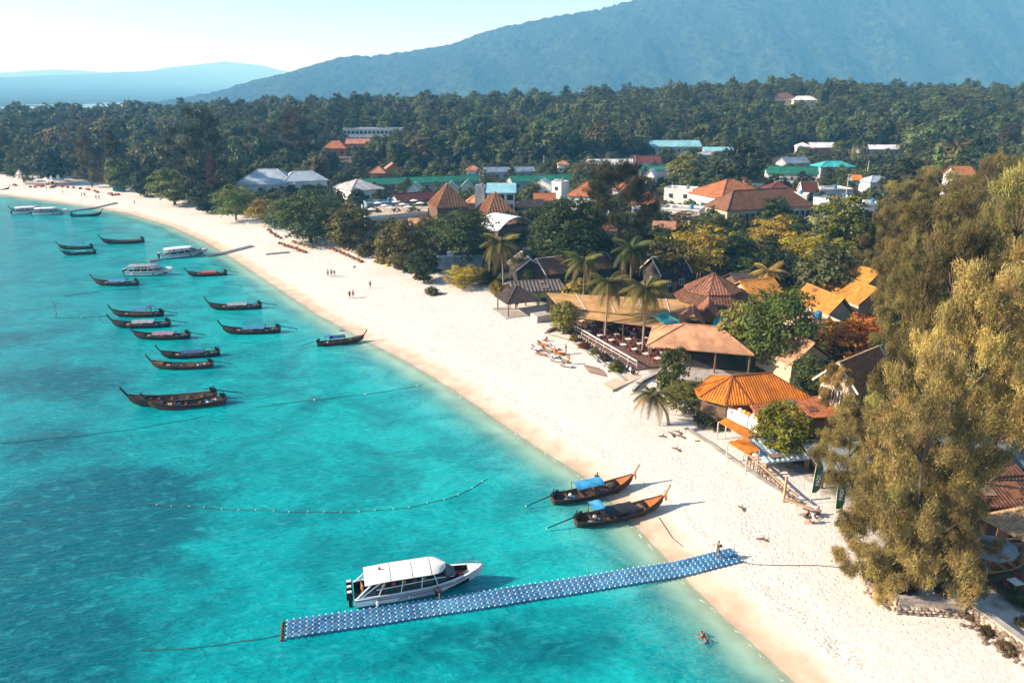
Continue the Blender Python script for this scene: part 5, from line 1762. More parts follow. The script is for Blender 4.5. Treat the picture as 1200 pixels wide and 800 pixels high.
# stone seating cubes and steps by the gazebo
for k, (x, y) in enumerate(((634, 375), (644, 388))):
    q = GP(x, y)
    if k == 0:
        m = MB().box((q.x, q.y, q.z + .5), (3.0, 2.4, 1.4), .5)
        t = solo('bar_counter', m, MATS['concrete'], 'pale stone beach bar counter beside the gazebo', 'counter', q)
    else:
        t = thing('steps', 'short flight of brown steps from the sand to the restaurant', 'steps', q)
        for j in range(3):
            part('step', MB().box((q.x + .30 * j, q.y + .28 * j, q.z - .12 + .2 * j), (.5, 2.6, .34), -.6), MATS['wall_brown'], t)

# --- octagonal pavilion
g1 = GP(832, 372).z
c = P(834, 349, g1 + 4.2)
t = thing('pavilion', 'octagonal two tier pavilion with brown tiled roof', 'pavilion', (c.x, c.y, g1))
def octagon(R, z):
    return [Vector((c.x + R * math.cos(math.pi / 8 + k * math.pi / 4), c.y + R * math.sin(math.pi / 8 + k * math.pi / 4), z)) for k in range(8)]
e1, e2, top = octagon(6.6, g1 + 4.3), octagon(4.6, g1 + 5.75), octagon(4.9, g1 + 5.95)
apex = Vector((c.x, c.y, g1 + 8.6))
fs = [[e1[i], e1[(i + 1) % 8], e2[(i + 1) % 8], e2[i]] for i in range(8)]
rf = part('lower_roof', shell(fs, .14, MB()), MATS['tile_brown'], t)
fs2 = [[top[i], top[(i + 1) % 8], apex] for i in range(8)]
rf2 = part('upper_roof', shell(fs2, .14, MB()), MATS['tile_salmon'], t)
m = MB()
for f in fs + fs2:
    ribs_on(f, .5, .16, .08, m)
part('roof_ribs', m, MATS['tile_brown'], rf, kind='stuff')
m = MB()
for q in top:
    m.bar(q + Vector((0, 0, .04)), apex + Vector((0, 0, .04)), .2, .1)
part('ridge_cap', m, MATS['tile_brown'], rf2)
for q in octagon(5.8, 0):
    part('post', MB().box((q.x, q.y, g1 + 2.0), (.26, .26, 4.6)), MATS['wood_post'], t)
part('core_wall', MB().prism([(q.x, q.y) for q in octagon(4.0, 0)], g1 - .3, g1 + 5.7), MATS['wall_brown'], t)
PROT.append([790, 325, 872, 352, c.y, .3])

# --- small salmon gables and glass lean-tos in front of it
for B, C, A, lb in (((796, 379), (826, 381), 5, 'small salmon gabled roof at the front of the octagonal pavilion'), ((815, 372), (842, 374), 6, 'small salmon gabled roof behind its twin by the pavilion')):
    house('roof_gable', lb, B, C, A, 4.4, 1.9, 'gable', 'tile_salmon', 'wall_brown', axis='d', ribs=.4, opened=True, near=True, cat='roof')
for B, C, lb in (((783, 382), (800, 378), 'small teal glass lean-to left of the salmon gables'), ((833, 386), (850, 388), 'small teal glass lean-to right of the salmon gables')):
    house('lean_to', lb, B, C, 3.5, 3.6, .9, 'shed', 'sheet_teal', 'wall_dark', opened=True, cat='shelter', ribs=.6)
house('house', 'ochre canvas roof section behind the salmon gables', (775, 372), (868, 378), 6, 3.4, 1.2, 'shed', 'canvas_ochre', 'wall_brown', opened=True, cat='shelter')
# --- peach tent roof and tiled terrace
g2 = GP(800, 440).z
house('pavilion', 'large peach hipped tent roof over the tiled terrace', (757, 405), (884, 416), 9.5, 3.6, 2.3, 'hip', 'canvas_peach', 'wall_brown', ins=5.0, opened=True, near=True, cat='pavilion')
tiles = thing('tiled_terrace', 'pale tiled terrace in front of the peach tent roof', 'terrace', GP(815, 438))
A0, A1, A2 = GP(766, 441), GP(866, 453), GP(785, 418)
ux, uy = (A1 - A0), (A2 - A0)
nx_, ny_ = int(ux.length / 1.2), int(uy.length / 1.2)
tile_me = None
for i in range(nx_):
    for j in range(ny_):
        q = A0 + ux * ((i + .5) / nx_) + uy * ((j + .5) / ny_)
        if tile_me is None:
            tile_me = MB().box((0, 0, 0), (ux.length / nx_ * .955, uy.length / ny_ * .955, .3), math.atan2(ux.y, ux.x)).mesh('paving_slab', MATS['concrete'])
        o = put('paving_slab', tile_me, tiles)
        o.location = q - tiles.location
        o.location.z = g2 + random.uniform(-.008, .008) - tiles.location.z
part('terrace_base', MB().prism([(q.x, q.y) for q in (A0, A1, A1 + uy, A2)], g2 - .6, g2 + .10), MATS['wall_grey'], tiles)

# --- orange corrugated roof building with banner and awnings
g3 = GP(868, 500).z
ze, zr = g3 + 3.5, g3 + 5.9
E = [P(812, 455, ze), P(819, 466, ze), P(850, 474, ze), P(882, 474, ze), P(953, 467, ze)]
R1, R2 = P(858, 441, zr), P(902, 437, zr)
back1 = E[4] + (R2 - E[4]) * 2.0
back1.z = ze
back0 = E[0] + Vector((3.2, 4.2, 0))
back0.z = ze
t = thing('beach_shop', 'beach shop with bright orange corrugated roof and white banner', 'shop', (R1.x, R1.y, g3))
fs = [[E[0], E[1], R1], [E[1], E[2], R1], [E[2], E[3], R1], [E[3], E[4], R2, R1], [E[4], back1, R2], [back1, back0, R1, R2], [back0, E[0], R1]]
rf = part('roof', shell(fs, .12, MB()), MATS['sheet_orange'], t)
m = MB()
for f in fs:
    ribs_on(f, .34, .13, .09, m)
part('roof_ribs', m, MATS['sheet_orange'], rf, kind='stuff')
m = MB()
for a, b in ((R1, R2), (R1, E[0]), (R1, E[1]), (R1, E[2]), (R1, E[3]), (R2, E[4]), (R2, back1), (R1, back0)):
    m.bar(a + Vector((0, 0, .09)), b + Vector((0, 0, .09)), .22, .10)
part('ridge_cap', m, M('ridge_rust', (.30, .09, .02), .6, .3, 2), rf)
cc = (E[0] + E[4] + back1 + back0) / 4
W = [cc + (q - cc) * .86 for q in E + [back1, back0]]
part('wall', MB().prism([(q.x, q.y) for q in W], g3 - .5, ze - .05), MATS['wall_brown'], t)
PROT.append([812, 436, 955, 530, R1.y, .3])
# banner on the seaward side
bt0, bt1 = P(851, 475, g3 + 2.9), P(889, 493, g3 + 2.9)
t2 = thing('banner', 'white printed banner over the orange awnings of the beach shop', 'banner', (bt0.x, bt0.y, g3))
dr = (bt1 - bt0)
dr.z = 0
L = dr.length
dr.normalize()
no = Vector((dr.y, -dr.x, 0))
for a, b in ((0, .69), (.715, 1)):
    p, q = bt0 + dr * L * a, bt0 + dr * L * b
    part('banner_panel', MB().bar((p.x, p.y, g3 + 2.15), (q.x, q.y, g3 + 2.15), .06, 1.5), MATS['banner_white'], t2)
for a in (0, .7, 1):
    p = bt0 + dr * L * a - no * .06
    part('post', MB().box((p.x, p.y, g3 + 1.4), (.12, .12, 3.0)), MATS['wood_post'], t2)
pc = bt0 + dr * L * .45 + no * .05
for k, (w_, z, x0) in enumerate(((1.6, 2.42, 0), (1.5, 2.17, .1), (1.1, 1.92, .0))):
    p, q = pc + dr * (x0 - w_ / 2), pc + dr * (x0 + w_ / 2)
    part('print_line', MB().bar((p.x, p.y, g3 + z), (q.x, q.y, g3 + z), .02, .13), M('print_blue', (.22, .48, .62), .6, .2, 3, .0), t2)
p = pc - dr * 1.25
part('print_logo', MB().box((p.x, p.y, g3 + 2.42), (.22, .025, .26), math.atan2(dr.y, dr.x)).box((p.x, p.y, g3 + 2.14), (.10, .025, .2), math.atan2(dr.y, dr.x)), MATS['sheet_dark'], t2)
# goods above the banner
for k in range(7):
    q = bt0 + dr * L * (.1 + .13 * k) - no * .5
    solo('beach_toy', MB().lathe((q.x, q.y, g3 + 2.6), [(.15, 0), (.34, .12), (.30, .42), (.1, .55)], 8), MATS[('cloth_yellow', 'cloth_red', 'cloth_white', 'cloth_yellow', 'cloth_orange', 'cloth_white', 'cloth_yellow')[k]],
         ('yellow', 'red', 'white', 'pale yellow', 'orange', 'dull white', 'golden')[k] + ' inflatable beach toy displayed above the white banner', 'toy', group='beach toys above the banner', smooth=True)
for pts, lb in ((((842, 494), (876, 514), (882, 506), (852, 489)), 'orange awning on posts directly under the white banner'), (((853, 518), (876, 532), (890, 527), (874, 513)), 'lower orange awning over the sand next to the beach fence')):
    q = [P(x, y, g3 + (2.1 if k < 2 else 2.5)) for k, (x, y) in enumerate(pts)]
    t3 = thing('awning', lb, 'awning', (q[0].x, q[0].y, g3))
    part('awning_sheet', MB().slab(q, .06), MATS['sheet_orange'], t3)
    m = MB()
    ribs_on(q, .3, .1, .06, m)
    part('sheet_ribs', m, MATS['sheet_orange'], t3, kind='stuff')
    for k in range(4):
        z = ground(q[k].x, q[k].y)
        part('post', MB().bar((q[k].x, q[k].y, z - .2), (q[k].x, q[k].y, q[k].z - .05), .12), MATS['trim_white'], t3)

# --- terrace restaurant deck with parasols
g4 = GP(470, 262).z
zt = g4 + 3.6
dk = [P(428, 258, zt), P(500, 251, zt), P(503, 241, zt), P(424, 243, zt)]
t = thing('terrace_deck', 'raised white edged restaurant terrace full of tables and chairs', 'terrace', (dk[0].x, dk[0].y, g4))
part('deck', MB().prism([(q.x, q.y) for q in dk], g4 - .5, zt), MATS['wall_cream'], t)
m = MB()
for i in (0, 3):
    a, b = dk[i], dk[(i + 1) % 4]
    m.bar(a + Vector((0, 0, .5)), b + Vector((0, 0, .5)), .25, 1.0)
part('parapet', m, MATS['wall_white'], t)
PROT.append([424, 238, 503, 258, dk[0].y, .3])
# ------------------------------------------------------------------ furniture on the terraces
def proto_table():
    t = thing('dining_table', '', 'table')
    part('table_top', MB().box((0, 0, .74), (.9, .9, .05)), MATS['cloth_white'], t, False)
    for x in (-.36, .36):
        for y in (-.36, .36):
            part('leg', MB().box((x, y, .355), (.06, .06, .71)), MATS['wood_post'], t, False)
    return t
M('chair_red', (.20, .030, .022), .6, .35, 4, .2)
def proto_chair(mat):
    t = thing('dining_chair', '', 'chair')
    part('seat', MB().box((0, 0, .45), (.46, .46, .07)), MATS[mat], t, False)
    part('backrest', MB().box((-.21, 0, .74), (.06, .46, .52)), MATS[mat], t, False)
    for x in (-.19, .19):
        for y in (-.19, .19):
            part('leg', MB().box((x, y, .205), (.05, .05, .41)), MATS['wood_post'], t, False)
    return t
def once(proto, used):
    if not used:
        used.append(1)
        return proto
    return copy_tree(proto)
tb, ch = proto_table(), proto_chair('chair_red')
ub, uc = [], []
r = random.Random(11)
zf = g0 + .12
spots = []
for i in range(9):
    for j in range(4):
        px = 676 + i * 13.5 + j * 6
        py = 384 + i * 5.4 - j * 6.5 + 3
        if px < 808 and py > 376 and py < 427:
            spots.append((px, py))
for k, (px, py) in enumerate(spots):
    q = P(px, py, zf)
    o = once(tb, ub)
    o.location = q
    o.rotation_euler.z = r.uniform(0, .5)
    tag(o, 'small square dining table with white top under the ochre restaurant roof', 'table', 'restaurant dining tables')
    for a in range(4):
        if r.random() < .2:
            continue
        an = o.rotation_euler.z + a * math.pi / 2
        c_ = once(ch, uc)
        c_.location = q + Vector((-.74 * math.cos(an), -.74 * math.sin(an), 0))
        c_.rotation_euler.z = an
        tag(c_, 'dark red wooden chair at a white dining table under the restaurant roof', 'chair', 'restaurant dining chairs')
# terrace parasols and seats
def parasol(label, loc, R, h, mat, group=None, tilt=0.0, name='parasol'):
    t = thing(name, label, 'parasol', loc, 0, group)
    m = MB()
    n = 10
    rim = [Vector((R * math.cos(2 * math.pi * k / n), R * math.sin(2 * math.pi * k / n), h - R * .34 + R * tilt * math.cos(2 * math.pi * k / n))) for k in range(n)]
    ap = Vector((0, 0, h))
    for k in range(n):
        a, b = rim[k], rim[(k + 1) % n]
        mid = (a + b) / 2 + Vector((0, 0, .06))
        m.poly([a, mid, ap]).poly([mid, b, ap])
        m.poly([a, mid, mid - Vector((0, 0, .14)), a - Vector((0, 0, .12))]).poly([mid, b, b - Vector((0, 0, .12)), mid - Vector((0, 0, .14))])
    part('canopy', m, MATS[mat], t, False)
    part('pole', MB().tube([(0, 0, -.1), (0, 0, h + .08)], .035, 6), MATS['wood_post'], t, False)
    part('base', MB().lathe((0, 0, 0), [(.3, 0), (.3, .08), (.06, .14)], 10), MATS['concrete'], t, False)
    return t
k = 0
for j in range(3):
    for i in range(9):
        px, py = 436 + i * 7 + r.uniform(-1.5, 1.5), 252.5 - j * 3.6 - i * .5
        q = P(px, py, zt)
        if (i + j) % 3 == 0:
            parasol('small white parasol over a table on the raised terrace', q, 1.3, 2.3, 'cloth_white', 'parasols on the raised terrace')
        o = copy_tree(tb)
        o.location = q + Vector((.3, 0, 0))
        tag(o, 'white topped table on the raised terrace', 'table', 'tables on the raised terrace')

# ------------------------------------------------------------------ beach seats and loungers
def proto_beanbag():
    return MB().lathe((0, 0, 0), [(.40, 0), (.52, .15), (.46, .38), (.28, .62), (.06, .72)], 9)
bag_me = {}
def beanbag(px, py, mat, label, group):
    if mat not in bag_me:
        bag_me[mat] = proto_beanbag().mesh('beanbag', MATS[mat], (0, 0, 0), True)
    q = GP(px, py)
    o = put('beanbag', bag_me[mat])
    o.location = q
    o.scale = (r.uniform(.9, 1.25), r.uniform(.9, 1.2), r.uniform(.8, 1.1))
    o.rotation_euler.z = r.uniform(0, 6)
    tag(o, label, 'beanbag', group)
M('bag_brown', (.22, .10, .05), .85, .3, 3, .3)
M('bag_tan', (.40, .26, .15), .85, .3, 3, .3)
M('bag_dark', (.07, .05, .045), .85, .3, 3, .3)
ROWS = [((314, 270), (328, 280), 8, 'bag_brown'), ((328, 286), (357, 296), 13, 'bag_brown'), ((343, 284), (366, 291), 8, 'bag_tan'), ((388, 292), (424, 307), 15, 'bag_brown'), ((395, 288), (425, 300), 10, 'bag_tan'),
        ((458, 308), (480, 320), 9, 'bag_dark')]
names = {'bag_brown': 'brown', 'bag_tan': 'tan', 'bag_dark': 'dark'}
for a, b, n, mt in ROWS:
    for i in range(n):
        s_ = i / (n - 1)
        beanbag(a[0] + (b[0] - a[0]) * s_ + r.uniform(-1, 1), a[1] + (b[1] - a[1]) * s_ + r.uniform(-.6, .6), mt, names[mt] + ' beanbag seat in a row on the sand in front of the beach bars', names[mt] + ' beanbags on the sand')
for px, py, mt, lb in ((454, 312, 'cloth_yellow', 'bright yellow beanbag beside a dark group of seats'), (447, 304, 'cloth_orange', 'orange beanbag on the sand near the beach signpost'), (487, 322, 'cloth_yellow', 'golden yellow beanbag at the foot of the small dark tree')):
    beanbag(px, py, mt, lb, None)
# low tables and windbreak mats among them
def lounger_parts(mat):
    t = thing('sun_lounger', '', 'lounger')
    part('frame', MB().box((0, 0, .24), (1.9, .62, .06)), MATS['wood_post'], t, False)
    part('mattress', MB().box((-.3, 0, .33), (1.25, .58, .1)), MATS[mat], t, False)
    part('backrest', MB().bar((.28, 0, .32), (.92, 0, .72), .58, .09), MATS[mat], t, False)
    for x in (-.8, .7):
        for y in (-.25, .25):
            part('leg', MB().box((x, y, .105), (.06, .06, .21)), MATS['wood_post'], t, False)
    return t
LG_ = {m: lounger_parts(m) for m in ('cloth_orange', 'cloth_white', 'bag_tan')}
LU = {m: [] for m in LG_}
def lounger(px, py, mat, rz, label, group=None):
    o = once(LG_[mat], LU[mat])
    o.location = GP(px, py)
    o.rotation_euler.z = rz
    tag(o, label, 'lounger', group)
for k, (x, y, mt) in enumerate(((628, 410, 'cloth_white'), (636, 405, 'cloth_orange'), (641, 412, 'bag_tan'), (649, 409, 'cloth_white'), (646, 419, 'cloth_white'), (655, 415, 'cloth_orange'), (660, 424, 'bag_tan'), (652, 424, 'cloth_white'),
                                (664, 430, 'cloth_white'), (634, 416, 'bag_tan'))):
    lounger(x, y, mt, 2.6 + r.uniform(-.25, .25), {'cloth_white': 'white', 'cloth_orange': 'orange', 'bag_tan': 'tan'}[mt] + ' sun lounger among the sunbathers in front of the restaurant', {'cloth_white': 'white', 'cloth_orange': 'orange', 'bag_tan': 'tan'}[mt] + ' loungers on the open sand')
for k, (x, y) in enumerate(((697, 418), (703, 422), (709, 427), (714, 431))):
    lounger(x, y, 'cloth_white', 2.5, 'white sun lounger set in a line against the restaurant planter', 'loungers against the planter')
t = thing('wooden_rack', 'dark wooden slatted rack lying on the sand by the planter block', 'rack', GP(694, 434))
a, b, c_ = GP(684, 427, .25), GP(702, 431, .25), GP(690, 435, .25)
for k in range(8):
    p = a.lerp(b, k / 7)
    part('slat', MB().bar(p, p + (c_ - a), .1, .06), MATS['wood_post'], t)
for p in (a, a + (c_ - a)):
    part('beam', MB().bar(p + Vector((0, 0, -.1)), p + (b - a) + Vector((0, 0, -.1)), .1, .1), MATS['wood_post'], t)
# paths: low concrete edge along the beach front
def wall_run(name, label, pts, h, w_, mat, z0=None, cat='wall'):
    q = [GP(x, y) for x, y in pts]
    t = thing(name, label, cat, q[0])
    for i in range(len(q) - 1):
        a, b = q[i], q[i + 1]
        m = MB()
        dr = (b - a)
        dr.z = 0
        dr.normalize()
        n_ = Vector((-dr.y, dr.x, 0)) * w_ / 2
        za, zb = (a.z + h, b.z + h) if z0 is None else (z0, z0)
        vs = [a - n_, b - n_, b + n_, a + n_]
        lo = [Vector((v_.x, v_.y, min(a.z, b.z) - .6)) for v_ in vs]
        hi = [Vector((v_.x, v_.y, z_)) for v_, z_ in zip(vs, (za, zb, zb, za))]
        m.add(lo + hi, [(3, 2, 1, 0), (4, 5, 6, 7), (0, 1, 5, 4), (1, 2, 6, 5), (2, 3, 7, 6), (3, 0, 4, 7)])
        part('wall_section', m, MATS[mat], t)
        cp = MB().bar(Vector((a.x, a.y, za + .05)), Vector((b.x, b.y, zb + .05)), w_ + .12, .10)
        part('coping', cp, MATS['concrete'], t)
    return t, q
wall_run('kerb', 'low sand coloured concrete kerb along the top of the beach', [(803, 505), (830, 522), (862, 545), (900, 570), (935, 592)], .35, .5, 'wall_cream', cat='kerb')
wall_run('terrace_kerb', 'low brown edged kerb around the sandy forecourt by the bent palm', [(742, 459), (752, 449), (768, 441), (782, 441)], .4, .3, 'wall_brown', cat='kerb')
wall_run('path_edge', 'pale walkway edge between the sand and the restaurant planter', [(640, 392), (668, 400), (700, 422), (733, 447)], .15, .5, 'wall_cream', cat='kerb')
# bottom right walls
M('stone', (.50, .41, .32), .9, .35, 2, .6)
M('stone_dark', (.22, .16, .12), .9, .4, 2, .6)
sw, sq = wall_run('stone_wall', 'pale angled stone retaining wall around the huge casuarina', [(1008, 672), (1016, 694), (1050, 716), (1128, 721)], 1.25, .5, 'stone')
sw2, sq2 = wall_run('stone_wall', 'stepped stone retaining wall with rubble at its foot', [(1110, 695), (1130, 716), (1165, 742), (1205, 772), (1250, 806)], 1.15, .5, 'stone')
def stones(parent, pts, n, z1, seed, off):
    rr = random.Random(seed)
    me = []
    for k in range(4):
        m = MB()
        m.lathe((0, 0, 0), [(.10, -.12), (.20, -.05), (.21, .06), (.10, .13)], 6)
        m.v = [(x + rr.uniform(-.03, .03), y * .7 + rr.uniform(-.03, .03), z + rr.uniform(-.03, .03)) for x, y, z in m.v]
        me.append(m.mesh('stone', MATS['stone' if k % 2 else 'stone_dark']))
    for i in range(len(pts) - 1):
        a, b = pts[i], pts[i + 1]
        L = (b - a).length
        dr = (b - a).normalized()
        no = Vector((dr.y, -dr.x, 0)) * off
        for row in range(n):
            k = 0.0
            while k < L:
                p = a + dr * k + no
                o = put('stone', me[rr.randrange(4)], parent)
                o.location = Vector((p.x, p.y, a.z + (b.z - a.z) * k / L + .12 + row * z1)) - parent.location
                s = rr.uniform(.85, 1.35)
                o.scale = (s, s, s * .9)
                o.rotation_euler = (rr.uniform(-.3, .3), rr.uniform(-.3, .3), math.atan2(dr.y, dr.x) + rr.uniform(-.4, .4))
                k += .42 * s
stones(sw, sq[1:], 3, .25, 3, .28)
stones(sw2, sq2[1:4], 4, .25, 4, .28)
rr = random.Random(8)
for k in range(22):
    s_ = k / 21
    q = GP(1130 + 75 * s_ + rr.uniform(-4, 4), 727 + 54 * s_ + rr.uniform(-2, 6))
    m = MB().lathe((0, 0, 0), [(.08, -.1), (.20, 0), (.16, .12), (.05, .18)], 6)
    m.v = [(x + rr.uniform(-.05, .05), y + rr.uniform(-.05, .05), z) for x, y, z in m.v]
    o = put('rubble_stone', m.mesh('rubble_stone', MATS['stone_dark']))
    o.location = q
    o.scale = (rr.uniform(.6, 1.3),) * 3
    tag(o, 'loose rubble stone at the foot of the stepped stone wall', 'stone', 'rubble at the stone wall')

# fence beside the awnings
fa = [GP(876, 544), GP(893, 559), GP(917, 582), GP(933, 594)]
t = thing('beach_fence', 'wooden beach fence with pale top beam and bicycle rack bars', 'fence', fa[0])
for i in range(3):
    a, b = fa[i], fa[i + 1]
    part('beam', MB().bar(a + Vector((0, 0, 1.25)), b + Vector((0, 0, 1.25)), .22, .14), MATS['wood_pale'], t)
    part('rail', MB().bar(a + Vector((0, 0, .6)), b + Vector((0, 0, .6)), .08, .08), MATS['wood_post'], t)
    n = 5 if i < 2 else 3
    for k in range(n):
        q = a.lerp(b, k / n)
        part('post', MB().box((q.x, q.y, q.z + .55), (.09, .09, 1.5)), MATS['wood_post'], t)
q = GP(918, 588)
solo('wooden_post', MB().box((q.x, q.y, q.z + 1.3), (.2, .2, 3.2), .3), MATS['wood_pale'], 'tall pale wooden post at the end of the beach fence', 'post', q)
pa, pb = GP(920, 584, 1.25), GP(953, 597, 1.0)
solo('wooden_beam', MB().bar(pa, pb, .28, .16), MATS['wood_pale'], 'pale wooden beam running from the tall post to the feather flags', 'beam')
# feather flags
M('flag_green', (.030, .10, .050), .75, .2, 1.5, .2)
def feather_flag(px, py, top, label, lean, txt):
    q = GP(px, py)
    zt_ = at_dist(px, top, q.y).z
    h = zt_ - q.z
    t = thing('feather_flag', label, 'flag', q, 0, 'feather flags on the beach front')
    pole = [Vector((lean * (s ** 1.6) * .6, 0, h * s)) for s in np.linspace(0, .9, 6)] + [Vector((lean * .6 + .25, 0, h * .985)), Vector((lean * .6 + .6, 0, h * .95))]
    part('pole', MB().tube(pole, .03, 5), MATS['trim_white'], t, False)
    secs = []
    for s in np.linspace(.24, .95, 9):
        x0 = lean * (s ** 1.6) * .6
        w_ = .75 * min(1, (1.05 - s) * 4) * min(1, (s - .14) * 6)
        secs.append([(x0 + .03, .02 * math.sin(s * 9), h * s), (x0 + .03 + w_, .06 * math.sin(s * 9), h * s)])
    m = MB().loft(secs).loft([[(a[0], a[1] + .02, a[2]) for a in s_] for s_ in secs])
    cl = part('cloth', m, MATS['flag_green'], t, False)
    w = put('lettering', text_mesh(txt, .55, MATS['cloth_white'], .004), cl)
    w.rotation_euler = (math.radians(90), math.radians(-90), 0)
    w.location = (lean * .25 + .60, -.10, h * .52)
    return t
feather_flag(949, 590, 536, 'green feather flag with white lettering, left of two by the casuarina', .15, 'PADI')
feather_flag(977, 611, 548, 'green feather flag with white lettering, right of two, half behind casuarina needles', -.6, 'PADI')
# blue flag on the far beach, tents, umbrellas
q = GP(318, 272)
t = thing('sail_flag', 'tall bright blue sail flag at the beach bar', 'flag', q)
part('pole', MB().tube([(0, 0, 0), (0, 0, 5.5)], .05, 5), MATS['trim_white'], t, False)
part('cloth', MB().loft([[(.05, 0, 5.4), (.25, .05, 5.3)], [(.05, 0, 3.5), (.9, .1, 3.2)], [(.05, 0, 1.2), (1.2, 0, 1.0)]]).loft([[(.05, .03, 5.4), (.25, .08, 5.3)], [(.05, .03, 3.5), (.9, .13, 3.2)], [(.05, .03, 1.2), (1.2, .03, 1.0)]]), MATS['tarp_blue'], t, False)
for k, (x, y) in enumerate(((48, 215), (56, 217), (62, 218), (70, 217), (79, 214), (24, 210))):
    q = GP(x, y)
    t = thing('peaked_tent', 'white peaked tent at the far end of the beach', 'tent', q, 0, 'white peaked beach tents')
    m = MB()
    cs = [Vector((sx * 2.2, sy * 2.2, 2.4)) for sx, sy in ((-1, -1), (1, -1), (1, 1), (-1, 1))]
    for i in range(4):
        a, b = cs[i], cs[(i + 1) % 4]
        m1, m2 = a.lerp(Vector((0, 0, 3.0)), .6), b.lerp(Vector((0, 0, 3.0)), .6)
        m.poly([a, b, m2, m1]).poly([m1, m2, Vector((0, 0, 4.9))])
    part('tent_roof', m, MATS['white_canvas'], t, False)
    for cpt in cs:
        part('post', MB().box((cpt.x, cpt.y, 1.2), (.12, .12, 2.4)), MATS['trim_white'], t, False)
q = GP(140, 224)
solo('canopy_tent', MB().box((q.x, q.y, q.z + 1.5), (4, 3, 2.6), .2).box((q.x, q.y, q.z + 3.1), (4.4, 3.4, .6), .2, .3), MATS['cloth_teal'], 'dark green canvas tent at the back of the far beach', 'tent', q)
for k in range(26):
    s_ = r.random()
    px, py = 10 + 150 * s_ + r.uniform(-6, 6), np.interp(10 + 150 * s_, [0, 60, 100, 160], [214.5, 218, 221, 232]) + r.uniform(0, 3)
    q = GP(px, py)
    mt = r.choice(['bag_brown', 'bag_tan', 'cloth_red', 'bag_dark', 'wood_post'])
    if mt not in bag_me:
        bag_me[mt] = proto_beanbag().mesh('beanbag', MATS[mt], (0, 0, 0), True)
    o = put('beanbag', bag_me[mt])
    o.location = q
    o.scale = (1.5, 1.3, 1.2)
    tag(o, {'bag_brown': 'brown', 'bag_tan': 'tan', 'cloth_red': 'red', 'bag_dark': 'dark', 'wood_post': 'wooden'}[mt] + ' beanbag along the far tree line', 'beanbag', 'beanbags along the far tree line')
# right corner: parasol, wooden boats, lantern
q = GP(1156, 668)
parasol('large pale blue white parasol beside the straw roofed shelter', q, 1.9, 2.9, 'tarp_pale', None, .12)
def dinghy(label, px, py, rz, mat, L=4.6):
    q = GP(px, py)
    t = thing('wooden_dinghy', label, 'dinghy', (q.x, q.y, q.z + .05), rz)
    st_ = [(-.5, .42, .55, .1), (-.25, .52, .5, 0), (.1, .5, .5, 0), (.35, .3, .62, .05), (.5, .03, .8, .3)]
    secs = [[(x * L, -w_ * 1.4, zs), (x * L, -w_ * .8, zk), (x * L, w_ * .8, zk), (x * L, w_ * 1.4, zs)] for x, w_, zs, zk in st_]
    m = MB().loft(secs)
    m.poly(secs[0])
    h_ = part('hull', m, MATS[mat], t, False)
    part('rim', MB().tube([s_[0] for s_ in secs], .05, 5).tube([s_[3] for s_ in secs], .05, 5), MATS['wood_pale'], h_, False)
    for x in (-.3, 0, .22):
        part('thwart', MB().box((x * L, 0, .42), (.25, 1.2, .05)), MATS['wood_pale'], t, False)
    return t
for k, (x, y) in enumerate(((1120, 668), (1128, 690), (1188, 690))):
    o = copy_tree(tb)
    o.location = GP(x, y)
    tag(o, 'small white table in the shade behind the stepped stone wall', 'table', 'tables in the casuarina shade')
    for a in (0, 2.1, 4.0):
        c_ = copy_tree(ch)
        c_.location = o.location + Vector((-.8 * math.cos(a), -.8 * math.sin(a), 0))
        c_.location.z = ground(c_.location.x, c_.location.y)
        c_.rotation_euler.z = a
        tag(c_, 'dark red chair in the shade behind the stepped stone wall', 'chair', 'chairs in the casuarina shade')
for k, (x, y, w_) in enumerate(((1105, 690, 26), (1145, 680, 20), (1192, 705, 28), (1170, 690, 18), (1205, 735, 30))):
    tree_px('bush', x, y, y - w_ * .6, w_, (OG, BR, MG, BR, OG)[k], ('olive', 'brown', 'green', 'dry brown', 'straggly olive')[k] + ' scrub in the shade behind the stepped stone wall', 'shrub', 'shrubs along the beach front')
dinghy('orange brown wooden dinghy under the straw roofed shelter', 1172, 668, .2, 'wood_orange')
dinghy('pale wooden dinghy behind the white blue parasol', 1180, 650, .3, 'wood_pale', 4.0)
q = GP(1148, 697)
t = thing('lantern_post', 'thin pole with round orange lantern beside the stone wall', 'lantern', q)
part('pole', MB().tube([(0, 0, 0), (.12, 0, 2.5)], .035, 6), MATS['trim_white'], t, False)
part('lantern', MB().lathe((-.22, 0, 1.75), [(.05, 0), (.22, .12), (.26, .28), (.2, .42), (.05, .5)], 10), MATS['cloth_orange'], t, False, True)
q = GP(738, 449)
t = thing('lamp_post', 'pale garden lamp post at the forecourt kerb', 'lamp post', q)
part('pole', MB().tube([(0, 0, 0), (0, 0, 2.2)], .05, 6), MATS['trim_white'], t, False)
part('lamp_shade', MB().lathe((0, 0, 2.1), [(.28, 0), (.22, .15), (.05, .35)], 8), MATS['trim_white'], t, False)
